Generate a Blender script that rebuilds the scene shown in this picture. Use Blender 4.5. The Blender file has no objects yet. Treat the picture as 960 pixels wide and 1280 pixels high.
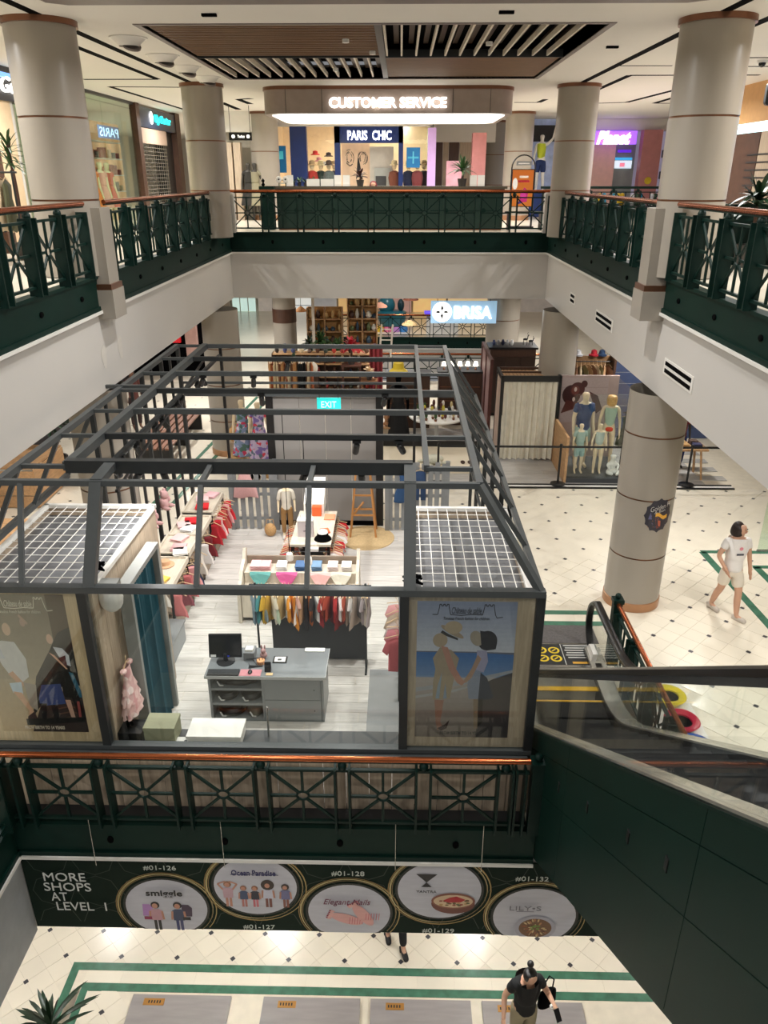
import bpy, math, random
from mathutils import Vector, Matrix
random.seed(7)
C = bpy.context.collection
SC = bpy.context.scene
R = math.radians
PI = math.pi
# ---------------------------------------------------------------- camera
# world: metres, z = 0 is the floor of the middle storey (the kiosk's), y runs away from the viewer
CZ = 6.5
cam_d = bpy.data.cameras.new('camera'); cam = bpy.data.objects.new('camera', cam_d); C.objects.link(cam)
cam.location = (0, 0, CZ); cam.rotation_euler = (R(90 - 23.63), 0, R(1.15))
cam_d.sensor_width = 36; cam_d.lens = 27.0; cam_d.clip_end = 200
SC.camera = cam
# ---------------------------------------------------------------- world, lamps, exposure
w = bpy.data.worlds.new('world'); SC.world = w; w.use_nodes = True
w.node_tree.nodes['Background'].inputs[0].default_value = (0.96, 0.97, 1.0, 1)
w.node_tree.nodes['Background'].inputs[1].default_value = 0.26
SC.view_settings.view_transform = 'Standard'; SC.view_settings.look = 'None'
SC.view_settings.exposure = -0.24; SC.view_settings.gamma = 1.0
SC.view_settings.use_curve_mapping = False
def lamp(loc, power, size=0.35, col=(1, 0.985, 0.965), kind='DISK', sy=None, rot=(0, 0, 0), spread=160):
    d = bpy.data.lights.new('ceiling_lamp', 'AREA'); d.shape = kind; d.size = size
    if sy: d.size_y = sy
    d.energy = power; d.color = col; d.spread = R(spread)
    o = bpy.data.objects.new('ceiling_lamp', d); C.objects.link(o); o.location = loc; o.rotation_euler = rot
    return o
CEIL = 8.31
for yy in (-3, 1.5, 6.0):                              # top ceiling, over and behind the viewer and along the void
    for xx in (-7.5, -2.6, 2.2, 7.2): lamp((xx, yy, CEIL - 0.02), 100)
for yy in (10.4, 19.3, 24.5):
    for xx in (-6.2, -1.9, 1.4, 5.8): lamp((xx, yy, CEIL - 0.015), 145, 0.12)
for yy in (14.6,):
    for xx in (-6.0, 5.6): lamp((xx, yy, CEIL - 0.015), 130, 0.12)
for yy in (31, 38):
    for xx in (-8, 0, 8): lamp((xx, yy, CEIL - 0.015), 160, 0.12)
for yy in (3, 8, 13, 18, 23):                          # middle storey, under the slab each side
    for xx in (-6.6, 5.9): lamp((xx, yy, 3.55), 95)
for yy in (22.5, 27, 33):
    for xx in (-5, 0, 5): lamp((xx, yy, 3.55), 95)
for yy in (7.2, 10.5, 14):                             # lowest storey
    for xx in (-5.5, -2.2, 1.5, 5): lamp((xx, yy, -1.75), 38)
for xx in (-2.5, 1.5): lamp((xx, 3.2, -1.75), 22)
for xx, yy in ((-2.9, 8.4), (-2.9, 11), (-.6, 8.4), (-.9, 11), (-2.0, 12.9)): lamp((xx, yy, 3.42), 38, .12)   # the kiosk's own track heads
# ---------------------------------------------------------------- helpers
def lin(c):
    return tuple(((v / 255) / 12.92 if v / 255 <= 0.04045 else ((v / 255 + 0.055) / 1.055) ** 2.4) for v in c)
_m = {}
def M(name, col=None, rough=0.5, metal=0.0, emit=0.0, var=0.06, scale=6.0, bump=0.0, bscale=60.0, spec=0.5, stretch=(1, 1, 1), rnd=0.0, coat=0.0):
    """procedural principled material, colour given as seen (0-255)"""
    if name in _m: return _m[name]
    m = bpy.data.materials.new(name); m.use_nodes = True; _m[name] = m
    nt = m.node_tree; n = nt.nodes; L = nt.links; b = n['Principled BSDF']
    c = lin(col)
    b.inputs['Roughness'].default_value = rough; b.inputs['Metallic'].default_value = metal
    b.inputs['Specular IOR Level'].default_value = spec; b.inputs['Coat Weight'].default_value = coat
    tc = n.new('ShaderNodeTexCoord'); mp = n.new('ShaderNodeMapping'); mp.inputs['Scale'].default_value = stretch
    L.new(tc.outputs['Object'], mp.inputs['Vector'])
    nz = n.new('ShaderNodeTexNoise'); nz.inputs['Scale'].default_value = scale; nz.inputs['Detail'].default_value = 4
    if rnd:
        oi = n.new('ShaderNodeObjectInfo'); vm = n.new('ShaderNodeVectorMath'); vm.operation = 'MULTIPLY_ADD'
        vm.inputs[1].default_value = (37, 17, 29)
        L.new(oi.outputs['Random'], vm.inputs[0]); L.new(mp.outputs[0], vm.inputs[2]); L.new(vm.outputs[0], nz.inputs['Vector'])
    else: L.new(mp.outputs[0], nz.inputs['Vector'])
    rp = n.new('ShaderNodeValToRGB')
    rp.color_ramp.elements[0].position = 0.3; rp.color_ramp.elements[1].position = 0.7
    rp.color_ramp.elements[0].color = tuple(max(0, v * (1 - var)) for v in c) + (1,)
    rp.color_ramp.elements[1].color = tuple(min(1, v * (1 + var)) for v in c) + (1,)
    L.new(nz.outputs[0], rp.inputs[0]); out = rp.outputs[0]
    if rnd:
        hs = n.new('ShaderNodeHueSaturation'); mr = n.new('ShaderNodeMapRange')
        mr.inputs[3].default_value = 1 - rnd; mr.inputs[4].default_value = 1 + rnd
        L.new(oi.outputs['Random'], mr.inputs[0]); L.new(mr.outputs[0], hs.inputs['Value']); L.new(out, hs.inputs['Color']); out = hs.outputs[0]
    L.new(out, b.inputs['Base Color'])
    if emit:
        b.inputs['Emission Color'].default_value = c + (1,); b.inputs['Emission Strength'].default_value = emit
    if bump:
        nb = n.new('ShaderNodeTexNoise'); nb.inputs['Scale'].default_value = bscale; L.new(mp.outputs[0], nb.inputs['Vector'])
        bp = n.new('ShaderNodeBump'); bp.inputs['Strength'].default_value = bump; bp.inputs['Distance'].default_value = 0.01
        L.new(nb.outputs[0], bp.inputs['Height']); L.new(bp.outputs[0], b.inputs['Normal'])
    return m
def VC(name, rough=0.6, emit=0.0, coat=0.0):
    """material that takes its colour from the face colours of the mesh (prints, patterned cloth)"""
    if name in _m: return _m[name]
    m = bpy.data.materials.new(name); m.use_nodes = True; _m[name] = m
    nt = m.node_tree; b = nt.nodes['Principled BSDF']; a = nt.nodes.new('ShaderNodeVertexColor'); a.layer_name = 'Col'
    nz = nt.nodes.new('ShaderNodeTexNoise'); nz.inputs['Scale'].default_value = 25
    hs = nt.nodes.new('ShaderNodeHueSaturation'); mr = nt.nodes.new('ShaderNodeMapRange'); mr.inputs[3].default_value = 0.88; mr.inputs[4].default_value = 1.12
    nt.links.new(nz.outputs[0], mr.inputs[0]); nt.links.new(mr.outputs[0], hs.inputs['Value']); nt.links.new(a.outputs[0], hs.inputs['Color'])
    nt.links.new(hs.outputs[0], b.inputs['Base Color']); b.inputs['Roughness'].default_value = rough; b.inputs['Coat Weight'].default_value = coat
    if emit:
        nt.links.new(a.outputs[0], b.inputs['Emission Color']); b.inputs['Emission Strength'].default_value = emit
    return m
def glass(name, tint=(0.93, 0.97, 0.95), k=1.0, base=0.0):
    if name in _m: return _m[name]
    m = bpy.data.materials.new(name); m.use_nodes = True; _m[name] = m
    nt = m.node_tree; nt.nodes.clear(); o = nt.nodes.new('ShaderNodeOutputMaterial'); mx = nt.nodes.new('ShaderNodeMixShader')
    t = nt.nodes.new('ShaderNodeBsdfTransparent'); t.inputs[0].default_value = tint + (1,)
    g = nt.nodes.new('ShaderNodeBsdfGlossy'); g.inputs['Roughness'].default_value = 0.0; g.inputs[0].default_value = (0.95, 0.98, 0.97, 1)
    lw = nt.nodes.new('ShaderNodeLayerWeight'); lw.inputs[0].default_value = 0.5
    pw = nt.nodes.new('ShaderNodeMath'); pw.operation = 'POWER'; pw.inputs[1].default_value = 5
    ml = nt.nodes.new('ShaderNodeMath'); ml.operation = 'MULTIPLY_ADD'; ml.inputs[1].default_value = 0.5 * k; ml.inputs[2].default_value = 0.025 * k + base
    nt.links.new(lw.outputs['Facing'], pw.inputs[0]); nt.links.new(pw.outputs[0], ml.inputs[0]); nt.links.new(ml.outputs[0], mx.inputs[0]); nt.links.new(t.outputs[0], mx.inputs[1]); nt.links.new(g.outputs[0], mx.inputs[2])
    nt.links.new(mx.outputs[0], o.inputs[0]); return m
def floral(name, base, spots):
    m = M(name, base, .9); nt = m.node_tree; b = nt.nodes['Principled BSDF']; vo = nt.nodes.new('ShaderNodeTexVoronoi'); vo.inputs['Scale'].default_value = 14; rp = nt.nodes.new('ShaderNodeValToRGB'); rp.color_ramp.interpolation = 'CONSTANT'
    cs = [base] + spots; e = rp.color_ramp.elements; e[0].color = lin(cs[0]) + (1,); e[1].position = .5; e[1].color = lin(cs[1]) + (1,)
    for i, c in enumerate(cs[2:]): x = e.new(.62 + i * .12); x.color = lin(c) + (1,)
    tc = nt.nodes.new('ShaderNodeTexCoord'); nt.links.new(tc.outputs['Object'], vo.inputs['Vector']); sp = nt.nodes.new('ShaderNodeSeparateColor'); nt.links.new(vo.outputs['Color'], sp.inputs[0]); nt.links.new(sp.outputs[0], rp.inputs[0]); nt.links.new(rp.outputs[0], b.inputs['Base Color']); return m
class MB:
    def __init__(s): s.v = []; s.f = []; s.c = []; s.col = None
    def add(s, vs, fs):
        k = len(s.v); s.v += [tuple(p) for p in vs]; s.f += [tuple(k + i for i in f) for f in fs]; s.c += [s.col] * len(fs); return s
    def box(s, x0, x1, y0, y1, z0, z1):
        return s.add([(x, y, z) for z in (z0, z1) for x, y in ((x0, y0), (x1, y0), (x1, y1), (x0, y1))],
                     [(3, 2, 1, 0), (4, 5, 6, 7), (0, 1, 5, 4), (1, 2, 6, 5), (2, 3, 7, 6), (3, 0, 4, 7)])
    def beam(s, p, q, w, h, up=None):
        p = Vector(p); q = Vector(q); d = (q - p).normalized(); u = Vector(up) if up else (Vector((0, 1, 0)) if abs(d.z) > 0.99 else Vector((0, 0, 1)))
        a = d.cross(u).normalized(); b = a.cross(d).normalized()
        return s.add([e + a * i * w / 2 + b * j * h / 2 for e in (p, q) for i, j in ((-1, -1), (1, -1), (1, 1), (-1, 1))],
                     [(3, 2, 1, 0), (4, 5, 6, 7), (0, 1, 5, 4), (1, 2, 6, 5), (2, 3, 7, 6), (3, 0, 4, 7)])
    def tube(s, pts, r, n=8, cap=True):
        pts = [Vector(p) for p in pts]; rs = r if isinstance(r, (list, tuple)) else [r] * len(pts); vs = []; prev = None
        for i, p in enumerate(pts):
            d = (pts[min(i + 1, len(pts) - 1)] - pts[max(i - 1, 0)]).normalized()
            if prev is None: prev = d.cross(Vector((0.3, 0.2, 1)) if abs(d.z) < 0.9 else Vector((1, 0, 0))).normalized()
            a = (prev - d * prev.dot(d)).normalized(); b = d.cross(a); prev = a
            vs += [p + (a * math.cos(2 * PI * k / n) + b * math.sin(2 * PI * k / n)) * rs[i] for k in range(n)]
        fs = [(i * n + k, i * n + (k + 1) % n, (i + 1) * n + (k + 1) % n, (i + 1) * n + k) for i in range(len(pts) - 1) for k in range(n)]
        if cap: fs += [tuple(range(n - 1, -1, -1)), tuple((len(pts) - 1) * n + k for k in range(n))]
        return s.add(vs, fs)
    def rod(s, p, q, r, n=8): return s.tube([p, q], r, n)
    def lathe(s, prof, c=(0, 0, 0), n=20, cap=True, sx=1, sy=1):
        vs = [(c[0] + r * sx * math.cos(2 * PI * k / n), c[1] + r * sy * math.sin(2 * PI * k / n), c[2] + z) for r, z in prof for k in range(n)]
        fs = [(i * n + k, i * n + (k + 1) % n, (i + 1) * n + (k + 1) % n, (i + 1) * n + k) for i in range(len(prof) - 1) for k in range(n)]
        if cap: fs += [tuple(range(n - 1, -1, -1)), tuple((len(prof) - 1) * n + k for k in range(n))]
        return s.add(vs, fs)
    def prism(s, pts, vec):
        n = len(pts); v = Vector(vec); a = [Vector(p) for p in pts]
        return s.add(a + [p + v for p in a], [tuple(range(n - 1, -1, -1)), tuple(range(n, 2 * n))] + [(i, (i + 1) % n, n + (i + 1) % n, n + i) for i in range(n)])
    def ell(s, c, r, n=10, m=6):
        if not isinstance(r, (tuple, list)): r = (r, r, r)
        vs = [(c[0], c[1], c[2] - r[2])]
        for j in range(1, m):
            t = PI * j / m
            vs += [(c[0] + r[0] * math.sin(t) * math.cos(2 * PI * k / n), c[1] + r[1] * math.sin(t) * math.sin(2 * PI * k / n), c[2] - r[2] * math.cos(t)) for k in range(n)]
        vs.append((c[0], c[1], c[2] + r[2])); e = len(vs) - 1
        fs = [(0, 1 + (k + 1) % n, 1 + k) for k in range(n)] + [(1 + j * n + k, 1 + j * n + (k + 1) % n, 1 + (j + 1) * n + (k + 1) % n, 1 + (j + 1) * n + k) for j in range(m - 2) for k in range(n)]
        fs += [(e, 1 + (m - 2) * n + k, 1 + (m - 2) * n + (k + 1) % n) for k in range(n)]
        return s.add(vs, fs)
    def face(s, pts): return s.add(pts, [tuple(range(len(pts)))])
    def mesh(s, name, mat=None, smooth=False):
        me = bpy.data.meshes.new(name); me.from_pydata(s.v, [], s.f)
        if any(c is not None for c in s.c):
            ca = me.color_attributes.new('Col', 'FLOAT_COLOR', 'CORNER'); dat = []
            for poly, c in zip(me.polygons, s.c):
                q = lin(c or (200, 200, 200)); dat += [q[0], q[1], q[2], 1.0] * len(poly.vertices)
            ca.data.foreach_set('color', dat)
        if smooth:
            me.polygons.foreach_set('use_smooth', [True] * len(me.polygons)); me.set_sharp_from_angle(angle=R(40))
        if mat: me.materials.append(mat)
        return me
    def build(s, name, mat, parent=None, smooth=False, loc=(0, 0, 0), rot=(0, 0, 0)):
        o = bpy.data.objects.new(name, s.mesh(name, mat, smooth)); C.objects.link(o); o.parent = parent; o.location = loc; o.rotation_euler = rot
        return o
def inst(name, me, parent=None, loc=(0, 0, 0), rot=(0, 0, 0), scale=(1, 1, 1)):
    o = bpy.data.objects.new(name, me); C.objects.link(o); o.parent = parent; o.location = loc; o.rotation_euler = rot; o.scale = scale
    return o
def thing(name, label, cat, loc=(0, 0, 0), rz=0, group=None):
    o = bpy.data.objects.new(name, None); C.objects.link(o); o.location = loc; o.rotation_euler = (0, 0, rz); o.empty_display_size = 0.1
    return tag(o, label, cat, group)
def tag(o, label, cat, group=None):
    o['label'] = label; o['category'] = cat
    if group: o['group'] = group
    return o
def struct(o): o['kind'] = 'structure'; return o
def stuff(o, label=None, cat=None):
    o['kind'] = 'stuff'
    if label: o['label'] = label
    if cat: o['category'] = cat
    return o
def dup(o, loc=None, rz=None, label=None, group=None, parent=None, scale=None):
    c = o.copy(); C.objects.link(c)
    if parent: c.parent = parent
    if loc is not None: c.location = loc
    if rz is not None: c.rotation_euler = (0, 0, rz)
    if scale: c.scale = scale
    if label: c['label'] = label
    if group: c['group'] = group
    for ch in list(o.children): dup(ch, parent=c)
    return c
ORD = 'first second third fourth fifth sixth seventh eighth ninth tenth eleventh twelfth thirteenth fourteenth fifteenth sixteenth seventeenth eighteenth nineteenth twentieth'.split()
ORD += ['twenty-' + o for o in ORD[:9]] + ['thirtieth'] + ['thirty-' + o for o in ORD[:9]] + ['fortieth']
def nth(k): return ORD[k]
def text(s, name, mat, parent, c, width, height, rot=(PI / 2, 0, 0), depth=0.01, shear=0, gap=1.0, bold=0.0):
    cu = bpy.data.curves.new('t', 'FONT'); cu.body = s; cu.extrude = 0.5; cu.shear = shear; cu.space_character = gap; cu.offset = bold; cu.resolution_u = 3
    to = bpy.data.objects.new('t', cu); C.objects.link(to)
    me = bpy.data.meshes.new_from_object(to.evaluated_get(bpy.context.evaluated_depsgraph_get()))
    bpy.data.objects.remove(to)
    xs = [v.co.x for v in me.vertices]; ys = [v.co.y for v in me.vertices]
    x0, x1, y0, y1 = min(xs), max(xs), min(ys), max(ys)
    for v in me.vertices:
        v.co = ((v.co.x - (x0 + x1) / 2) * width / (x1 - x0), (v.co.y - (y0 + y1) / 2) * height / (y1 - y0), v.co.z * depth * 2)
    me.materials.clear(); me.materials.append(mat); me.name = name
    return inst(name, me, parent, c, rot)
def skin(name, nodes, edges, mat, parent=None, sub=1, loc=(0, 0, 0), rot=(0, 0, 0)):
    """continuous body: nodes {key: ((x,y,z), r)}; the first node is the root"""
    ks = list(nodes); me = bpy.data.meshes.new(name)
    me.from_pydata([nodes[k][0] for k in ks], [(ks.index(a), ks.index(b)) for a, b in edges], [])
    me.materials.append(mat); o = bpy.data.objects.new(name, me); C.objects.link(o); o.parent = parent; o.location = loc; o.rotation_euler = rot
    md = o.modifiers.new('skin', 'SKIN'); md.use_smooth_shade = True
    sv = me.skin_vertices[0].data
    for i, k in enumerate(ks):
        r = nodes[k][1]; sv[i].radius = (r, r) if not isinstance(r, tuple) else r; sv[i].use_root = (i == 0)
    if sub: sm = o.modifiers.new('sub', 'SUBSURF'); sm.levels = sub; sm.render_levels = sub
    return o
def bake(o):
    """turn modifiers into a plain mesh so that copies can share it"""
    bpy.context.view_layer.update()
    me = bpy.data.meshes.new_from_object(o.evaluated_get(bpy.context.evaluated_depsgraph_get()))
    o.modifiers.clear(); o.data = me; return o
# ---- materials
cream = M('cream_paint', (206, 202, 196), 0.55, var=0.02, scale=0.6)
ceilm = M('ceiling_paint', (226, 222, 214), 0.7, var=0.02, scale=0.5)
colm = M('column_cladding', (158, 150, 138), 0.32, var=0.025, scale=0.8)
white = M('white_paint', (232, 229, 222), 0.5, var=0.02)
bronze = M('bronze_band', (128, 88, 66), 0.3, metal=0.7)
green = M('dark_green_paint', (8, 36, 30), 0.45, var=0.12, scale=3, spec=.22)
greenb = M('green_beam_paint', (7, 38, 31), 0.5, var=0.1, scale=2, spec=.18)
black = M('black_metal', (18, 18, 19), 0.4)
blackm = M('black_matt', (5, 5, 6), 0.9, spec=.05)
copper = M('copper_rail', (168, 92, 54), 0.22, metal=0.85, var=0.1, scale=4)
steel = M('brushed_steel', (190, 190, 188), 0.25, metal=0.95, stretch=(1, 30, 30))
frame = M('grey_steel_paint', (70, 74, 75), 0.4, var=0.05, scale=10)
framed = M('dark_grey_frame', (38, 41, 42), 0.4, var=0.06, scale=10)
laminate = M('grey_oak_laminate', (176, 158, 136), 0.55, var=0.16, scale=5, stretch=(7, 7, 0.6), rnd=0.08, bump=0.05)
plankm = M('pale_grey_floorboard', (208, 203, 196), 0.5, var=0.13, scale=4, stretch=(0.8, 9, 1), rnd=0.06)
oak = M('warm_oak', (186, 146, 104), 0.5, var=0.16, scale=4, stretch=(6, 1, 6), rnd=0.06)
brown = M('dark_walnut', (74, 48, 34), 0.5, var=0.2, scale=5, stretch=(6, 1, 1), rnd=0.1)
tilem = M('cream_floor_tile', (232, 223, 204), 0.22, var=0.03, scale=2, rnd=0.02)
grout = M('floor_grout', (222, 212, 192), 0.4)
inset = M('dark_inset_tile', (58, 56, 60), 0.3)
gtile = M('green_marble_band', (66, 112, 90), 0.25, var=0.2, scale=7)
greyp = M('grey_paint', (128, 130, 130), 0.5, var=0.05)
dgrey = M('charcoal_panel', (66, 68, 70), 0.6, var=0.06)
printm = VC('printed_film', 0.35); cloth = VC('dyed_cloth', 0.9); plastic = VC('coloured_plastic', 0.4)
skinm = M('skin', (206, 160, 132), 0.5, var=0.05); hairm = M('black_hair', (22, 17, 16), 0.45, var=0.3, scale=40, bump=0.3)
manq = M('ivory_mannequin', (226, 206, 172), 0.45, var=0.03)
clear = glass('clear_glass', (.97, .985, .975), k=1.2); clear2 = glass('kiosk_glass', (0.95, 0.97, 0.96), k=1.3, base=0.0); greeng = glass('green_tinted_glass', (0.84, 0.93, 0.87), 1.3, 0.01)
leaf = M('green_leaf', (52, 84, 40), 0.5, var=0.35, scale=14); leafd = M('dark_leaf', (26, 50, 28), 0.45, var=0.35, scale=14)
soil = M('potting_soil', (48, 36, 28), 0.9)
paper = M('white_card', (238, 236, 230), 0.6, var=0.02)
SLOTS = [([(-4.46, 7), (-4.46, 18.3)], .09), ([(-4.98, 11), (-4.98, 17.8), (-6.5, 17.8)], .09), ([(-4.9, 19.35), (-6.45, 19.2), (-6.45, 25.6)], .08), ([(-4.83, 23.2), (-4.83, 25.6)], .12),
         ([(-3.83, 22.1), (-4.2, 22.3), (-4.14, 23.7)], .12), ([(3.9, 7), (3.82, 18.6)], .09), ([(4.58, 7), (4.6, 13.1)], .1), ([(7, 17.33), (5.38, 17.33), (4.47, 17.33), (4.48, 20.2)], .09), ([(4.84, 15.9), (3.9, 15.88)], .05),
         ([(8, 20.09), (6.28, 20.09), (6.04, 23.4), (5.28, 23.66)], .1), ([(8, 21.85), (6.85, 21.85), (6.87, 23.69), (8, 23.7)], .1), ([(3.03, 23.36), (3.68, 23.38), (3.71, 22.44)], .1), ([(5.7, 14.9), (7.5, 14.9)], .06), ([(6.1, 16.03), (8.5, 16.04)], .06)]
NOZ = [(-3.91, 12.68), (-3.91, 14.43), (-3.89, 15.83), (-3.88, 17.41)]
# ---------------------------------------------------------------- the setting
XL, XR, YB = -4.31, 3.73, 20.4          # the void of the upper storey
def rect(name, x0, x1, y0, y1, z0, z1, m, **k): return struct(MB().box(x0, x1, y0, y1, z0, z1).build(name, m, **k))
# floors
L3 = 5.2; L1 = -4.45
fl2 = rect('floor', -14, 1.5, 6.3, 26.2, -0.43, -0.006, grout)
rect('floor', 1.5, 3.2, 8.84, 26.2, -0.43, -0.006, grout); rect('floor', 3.2, 14, -2, 26.2, -0.43, -0.006, grout); rect('floor', -14, -3.2, 26.2, 46, -.43, -.006, tilem); rect('floor', -3.2, 14, 34, 46, -.43, 0, tilem); rect('floor', 5, 14, 26.2, 34, -.43, -.006, tilem)
lip_later = True; rect('floor', -14, -4.3, -2, 6.3, -0.43, -0.006, grout)
fl1 = rect('floor', -14, 14, -2, 30, L1 - 0.3, L1 - 0.006, grout)
fl3 = rect('floor', -14, XL, -2, YB, L3 - 0.4, L3, tilem); rect('floor', XR, 14, -2, YB, L3 - 0.4, L3, tilem); rect('floor', -14, 14, YB, 46, L3 - 0.4, L3, tilem)
def tiles(parent, ok, x0, x1, y0, y1, ox, oy, diag, z, near, limit=290):
    """square tiles laid on the diagonal; the nearest are parts, the rest one joined part"""
    h = diag / 2; g = 0.0035; me = MB(); a = h - g
    me.add([(a, 0, 0), (0, a, 0), (-a, 0, 0), (0, -a, 0), (a, 0, -0.006), (0, a, -0.006), (-a, 0, -0.006), (0, -a, -0.006)], [(0, 1, 2, 3), (0, 4, 5, 1), (1, 5, 6, 2), (2, 6, 7, 3), (3, 7, 4, 0)])
    me = me.mesh('tile', tilem); pts = []; dots = MB()
    for i in range(int((x0 - ox) / h) - 2, int((x1 - ox) / h) + 2):
        for j in range(int((y0 - oy) / h) - 2, int((y1 - oy) / h) + 2):
            x, y = ox + i * h, oy + j * h
            if not (x0 < x < x1 and y0 < y < y1): continue
            if (i + j) % 2:
                if ok(x, y): pts.append((x, y))
            elif i % 2 == 0 and (i + j) % 4 == 0 and ok(x, y):
                d = 0.036; dots.add([(x, y - d * 1.25, z + .0012), (x + d * 1.25, y, z + .0012), (x, y + d * 1.25, z + .0012), (x - d * 1.25, y, z + .0012)], [(0, 1, 2, 3)])
    pts.sort(key=near)
    for x, y in pts[:limit]: inst('tile', me, parent, (x, y, z))
    if len(pts) > limit:
        r = MB()
        for x, y in pts[limit:]: r.add([(x + a, y, z), (x, y + a, z), (x - a, y, z), (x, y - a, z)], [(0, 1, 2, 3)])
        stuff(r.build('distant_tiles', tilem, parent))
    stuff(dots.build('inset_dots', inset, parent))
def l2ok(x, y):
    if -4.15 < x < 1.5 and y < 14.3: return False
    if x < 3.5 and y < 11.1: return False
    if x > 3.0 and x < 4.15 and y < 9: return False
    if y > 16.2 and x > -3.2: return False
    if y > 14.1 and -5 < x < 3.2 and y > 16: return False
    return math.hypot(x - 3.9, y - 11.3) > 0.52
tiles(fl2, l2ok, -12, 13.4, 6.5, 26, 4.81, 11.04, 0.855 / 2 * 1.0, 0.0, lambda p: math.hypot(p[0] - 5, p[1] - 10), 290)
def l1ok(x, y): return y > 7.89 or (x < -4.83 and y > 5.6) or (y < 7.33 and (x < -3.85))
tiles(fl1, l1ok, -7, 5, 6.0, 10, -4.18, 7.963, 0.4275, L1, lambda p: math.hypot(p[0], p[1] - 7.5), 290)
# green bands and straight cream tiles, lowest floor
bands = [(-4.87, 5, 7.74, 7.86), (-4.61, 5, 7.42, 7.54), (-4.87, -4.75, 5.6, 7.74), (-4.61, -4.5, 5.6, 7.42)]
for x0, x1, y0, y1 in bands: MB().box(x0, x1, y0, y1, L1 - .006, L1 + .001).build('green_band', gtile, fl1)
for k in range(18): MB().box(-4.61 + k * .55, -4.61 + k * .55 + .543, 7.545, 7.735, L1 - .006, L1).build('tile', tilem, fl1)
for k in range(3): MB().box(-4.745, -4.615, 5.9 + k * .55, 5.9 + k * .55 + .543, L1 - .006, L1).build('tile', tilem, fl1)
# green bands on the kiosk floor: behind the escalator landing, round the second well, by the left columns
for x0, x1, y0, y1 in [(1.5, 3.3, 10.78, 10.9), (1.5, 3.3, 10.45, 10.57)]: MB().box(x0, x1, y0, y1, -.006, .0015).build('green_band', gtile, fl2)
MB().box(3.21, 3.52, 9.2, 11.1, -.006, -.0005).build('tile', tilem, fl2)
for k in range(4): MB().box(1.5 + k * .45, 1.945 + k * .45, 10.575, 10.775, -.006, 0).build('tile', tilem, fl2)
def gb(p, q, w=.12):
    MB().beam((p[0], p[1], -.002), (q[0], q[1], -.002), w, .007).build('green_band', gtile, fl2)
gb((5.72, 13.1), (9.5, 13.1)); gb((5.75, 13.1), (5.93, 9.2), .14); gb((6.45, 12.5), (9.5, 12.5)); gb((6.5, 12.5), (6.65, 9.2), .14)
gb((-5.3, 15.2), (-4.55, 24), .1); gb((-4.9, 15.0), (-4.15, 24), .1)
# slabs and fascias: upper storey
def fascia(name, x0, x1, y0, y1, side):
    z0, z1 = 3.6, 4.72
    o = rect(name, x0, x1, y0, y1, z0, z1, cream)
    return o
rect('wall_left', -14, XL, -2, YB, 3.6, 4.72, cream); rect('wall_right', XR, 14, -2, YB, 3.6, 4.72, cream); rect('wall_back', -14, 14, YB, 46, 3.6, 4.72, cream)
def lip(p, q, z, n):
    """green beam with its lower lip and the pale ledge under it; n points into the void"""
    nx, ny = n
    def seg(d0, d1, z0, z1, m, nm):
        (x0, y0), (x1, y1) = p, q
        xs = sorted([x0 + nx * d0, x1 + nx * d1]); ys = sorted([y0 + ny * d0, y1 + ny * d1])
        if nx: xs = sorted([x0 + nx * d0, x0 + nx * d1])
        if ny: ys = sorted([y0 + ny * d0, y0 + ny * d1])
        return MB().box(xs[0], xs[1], ys[0], ys[1], z0, z1)
    g = seg(-.1, .03, z - .46, z + .01, greenb, 'x').build('trim_beam', greenb); struct(g)
    seg(.03, .055, z - .46, z - .40, greenb, 'x').build('beam_lip', greenb, g); seg(.03, .055, z - .03, z + .012, greenb, 'x').build('beam_top_lip', greenb, g)
    w = seg(-.1, .075, z - .50, z - .461, white, 'x').build('trim_ledge', white); struct(w)
    L = math.hypot(q[0] - p[0], q[1] - p[1]); k = 1.1
    dm = MB().lathe([(0.001, 0), (.05, 0), (.05, .012), (.035, .02), (.001, .02)], n=12, sx=.7).mesh('rivet', blackm)
    while k < L:
        t = k / L; x = p[0] + (q[0] - p[0]) * t + nx * .03; y = p[1] + (q[1] - p[1]) * t + ny * .03
        inst('rivet', dm, g, (x, y, z - .22), (PI / 2 if ny else 0, (PI / 2) * (1 if nx > 0 else -1) if nx else 0, 0)); k += 1.27
lip((XL, -2), (XL, YB), L3, (1, 0)); lip((XR, -2), (XR, YB), L3, (-1, 0)); lip((XL, YB), (XR, YB), L3, (0, -1))
# middle slab edge towards the near well, with the deep green beam and white ledge over the banner
lip((-4.25, 6.3), (1.52, 6.3), 0, (0, -1)); lip((-4.25, -2), (-4.25, 6.3), 0, (1, 0))
lip((-3.2, 34), (5, 34), 0, (0, -1)); rect('wall_back', -3.2, 5, 34.02, 34.3, -1.7, -.43, cream)
rect('wall_front', -14, 8, 6.33, 12, -1.70, -0.43, cream); rect('wall_left', -14, -4.27, -2, 6.33, -1.70, -.43, white)
rect('wall_right', 3.22, 14, -2, 6.33, -1.70, -.43, cream)
MB().box(-4.262, -4.25, 1, 6.3, -1.72, -.6).build('wall_panel', M('grey_wall_paint', (160, 163, 164), .6))['kind'] = 'structure'
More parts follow.
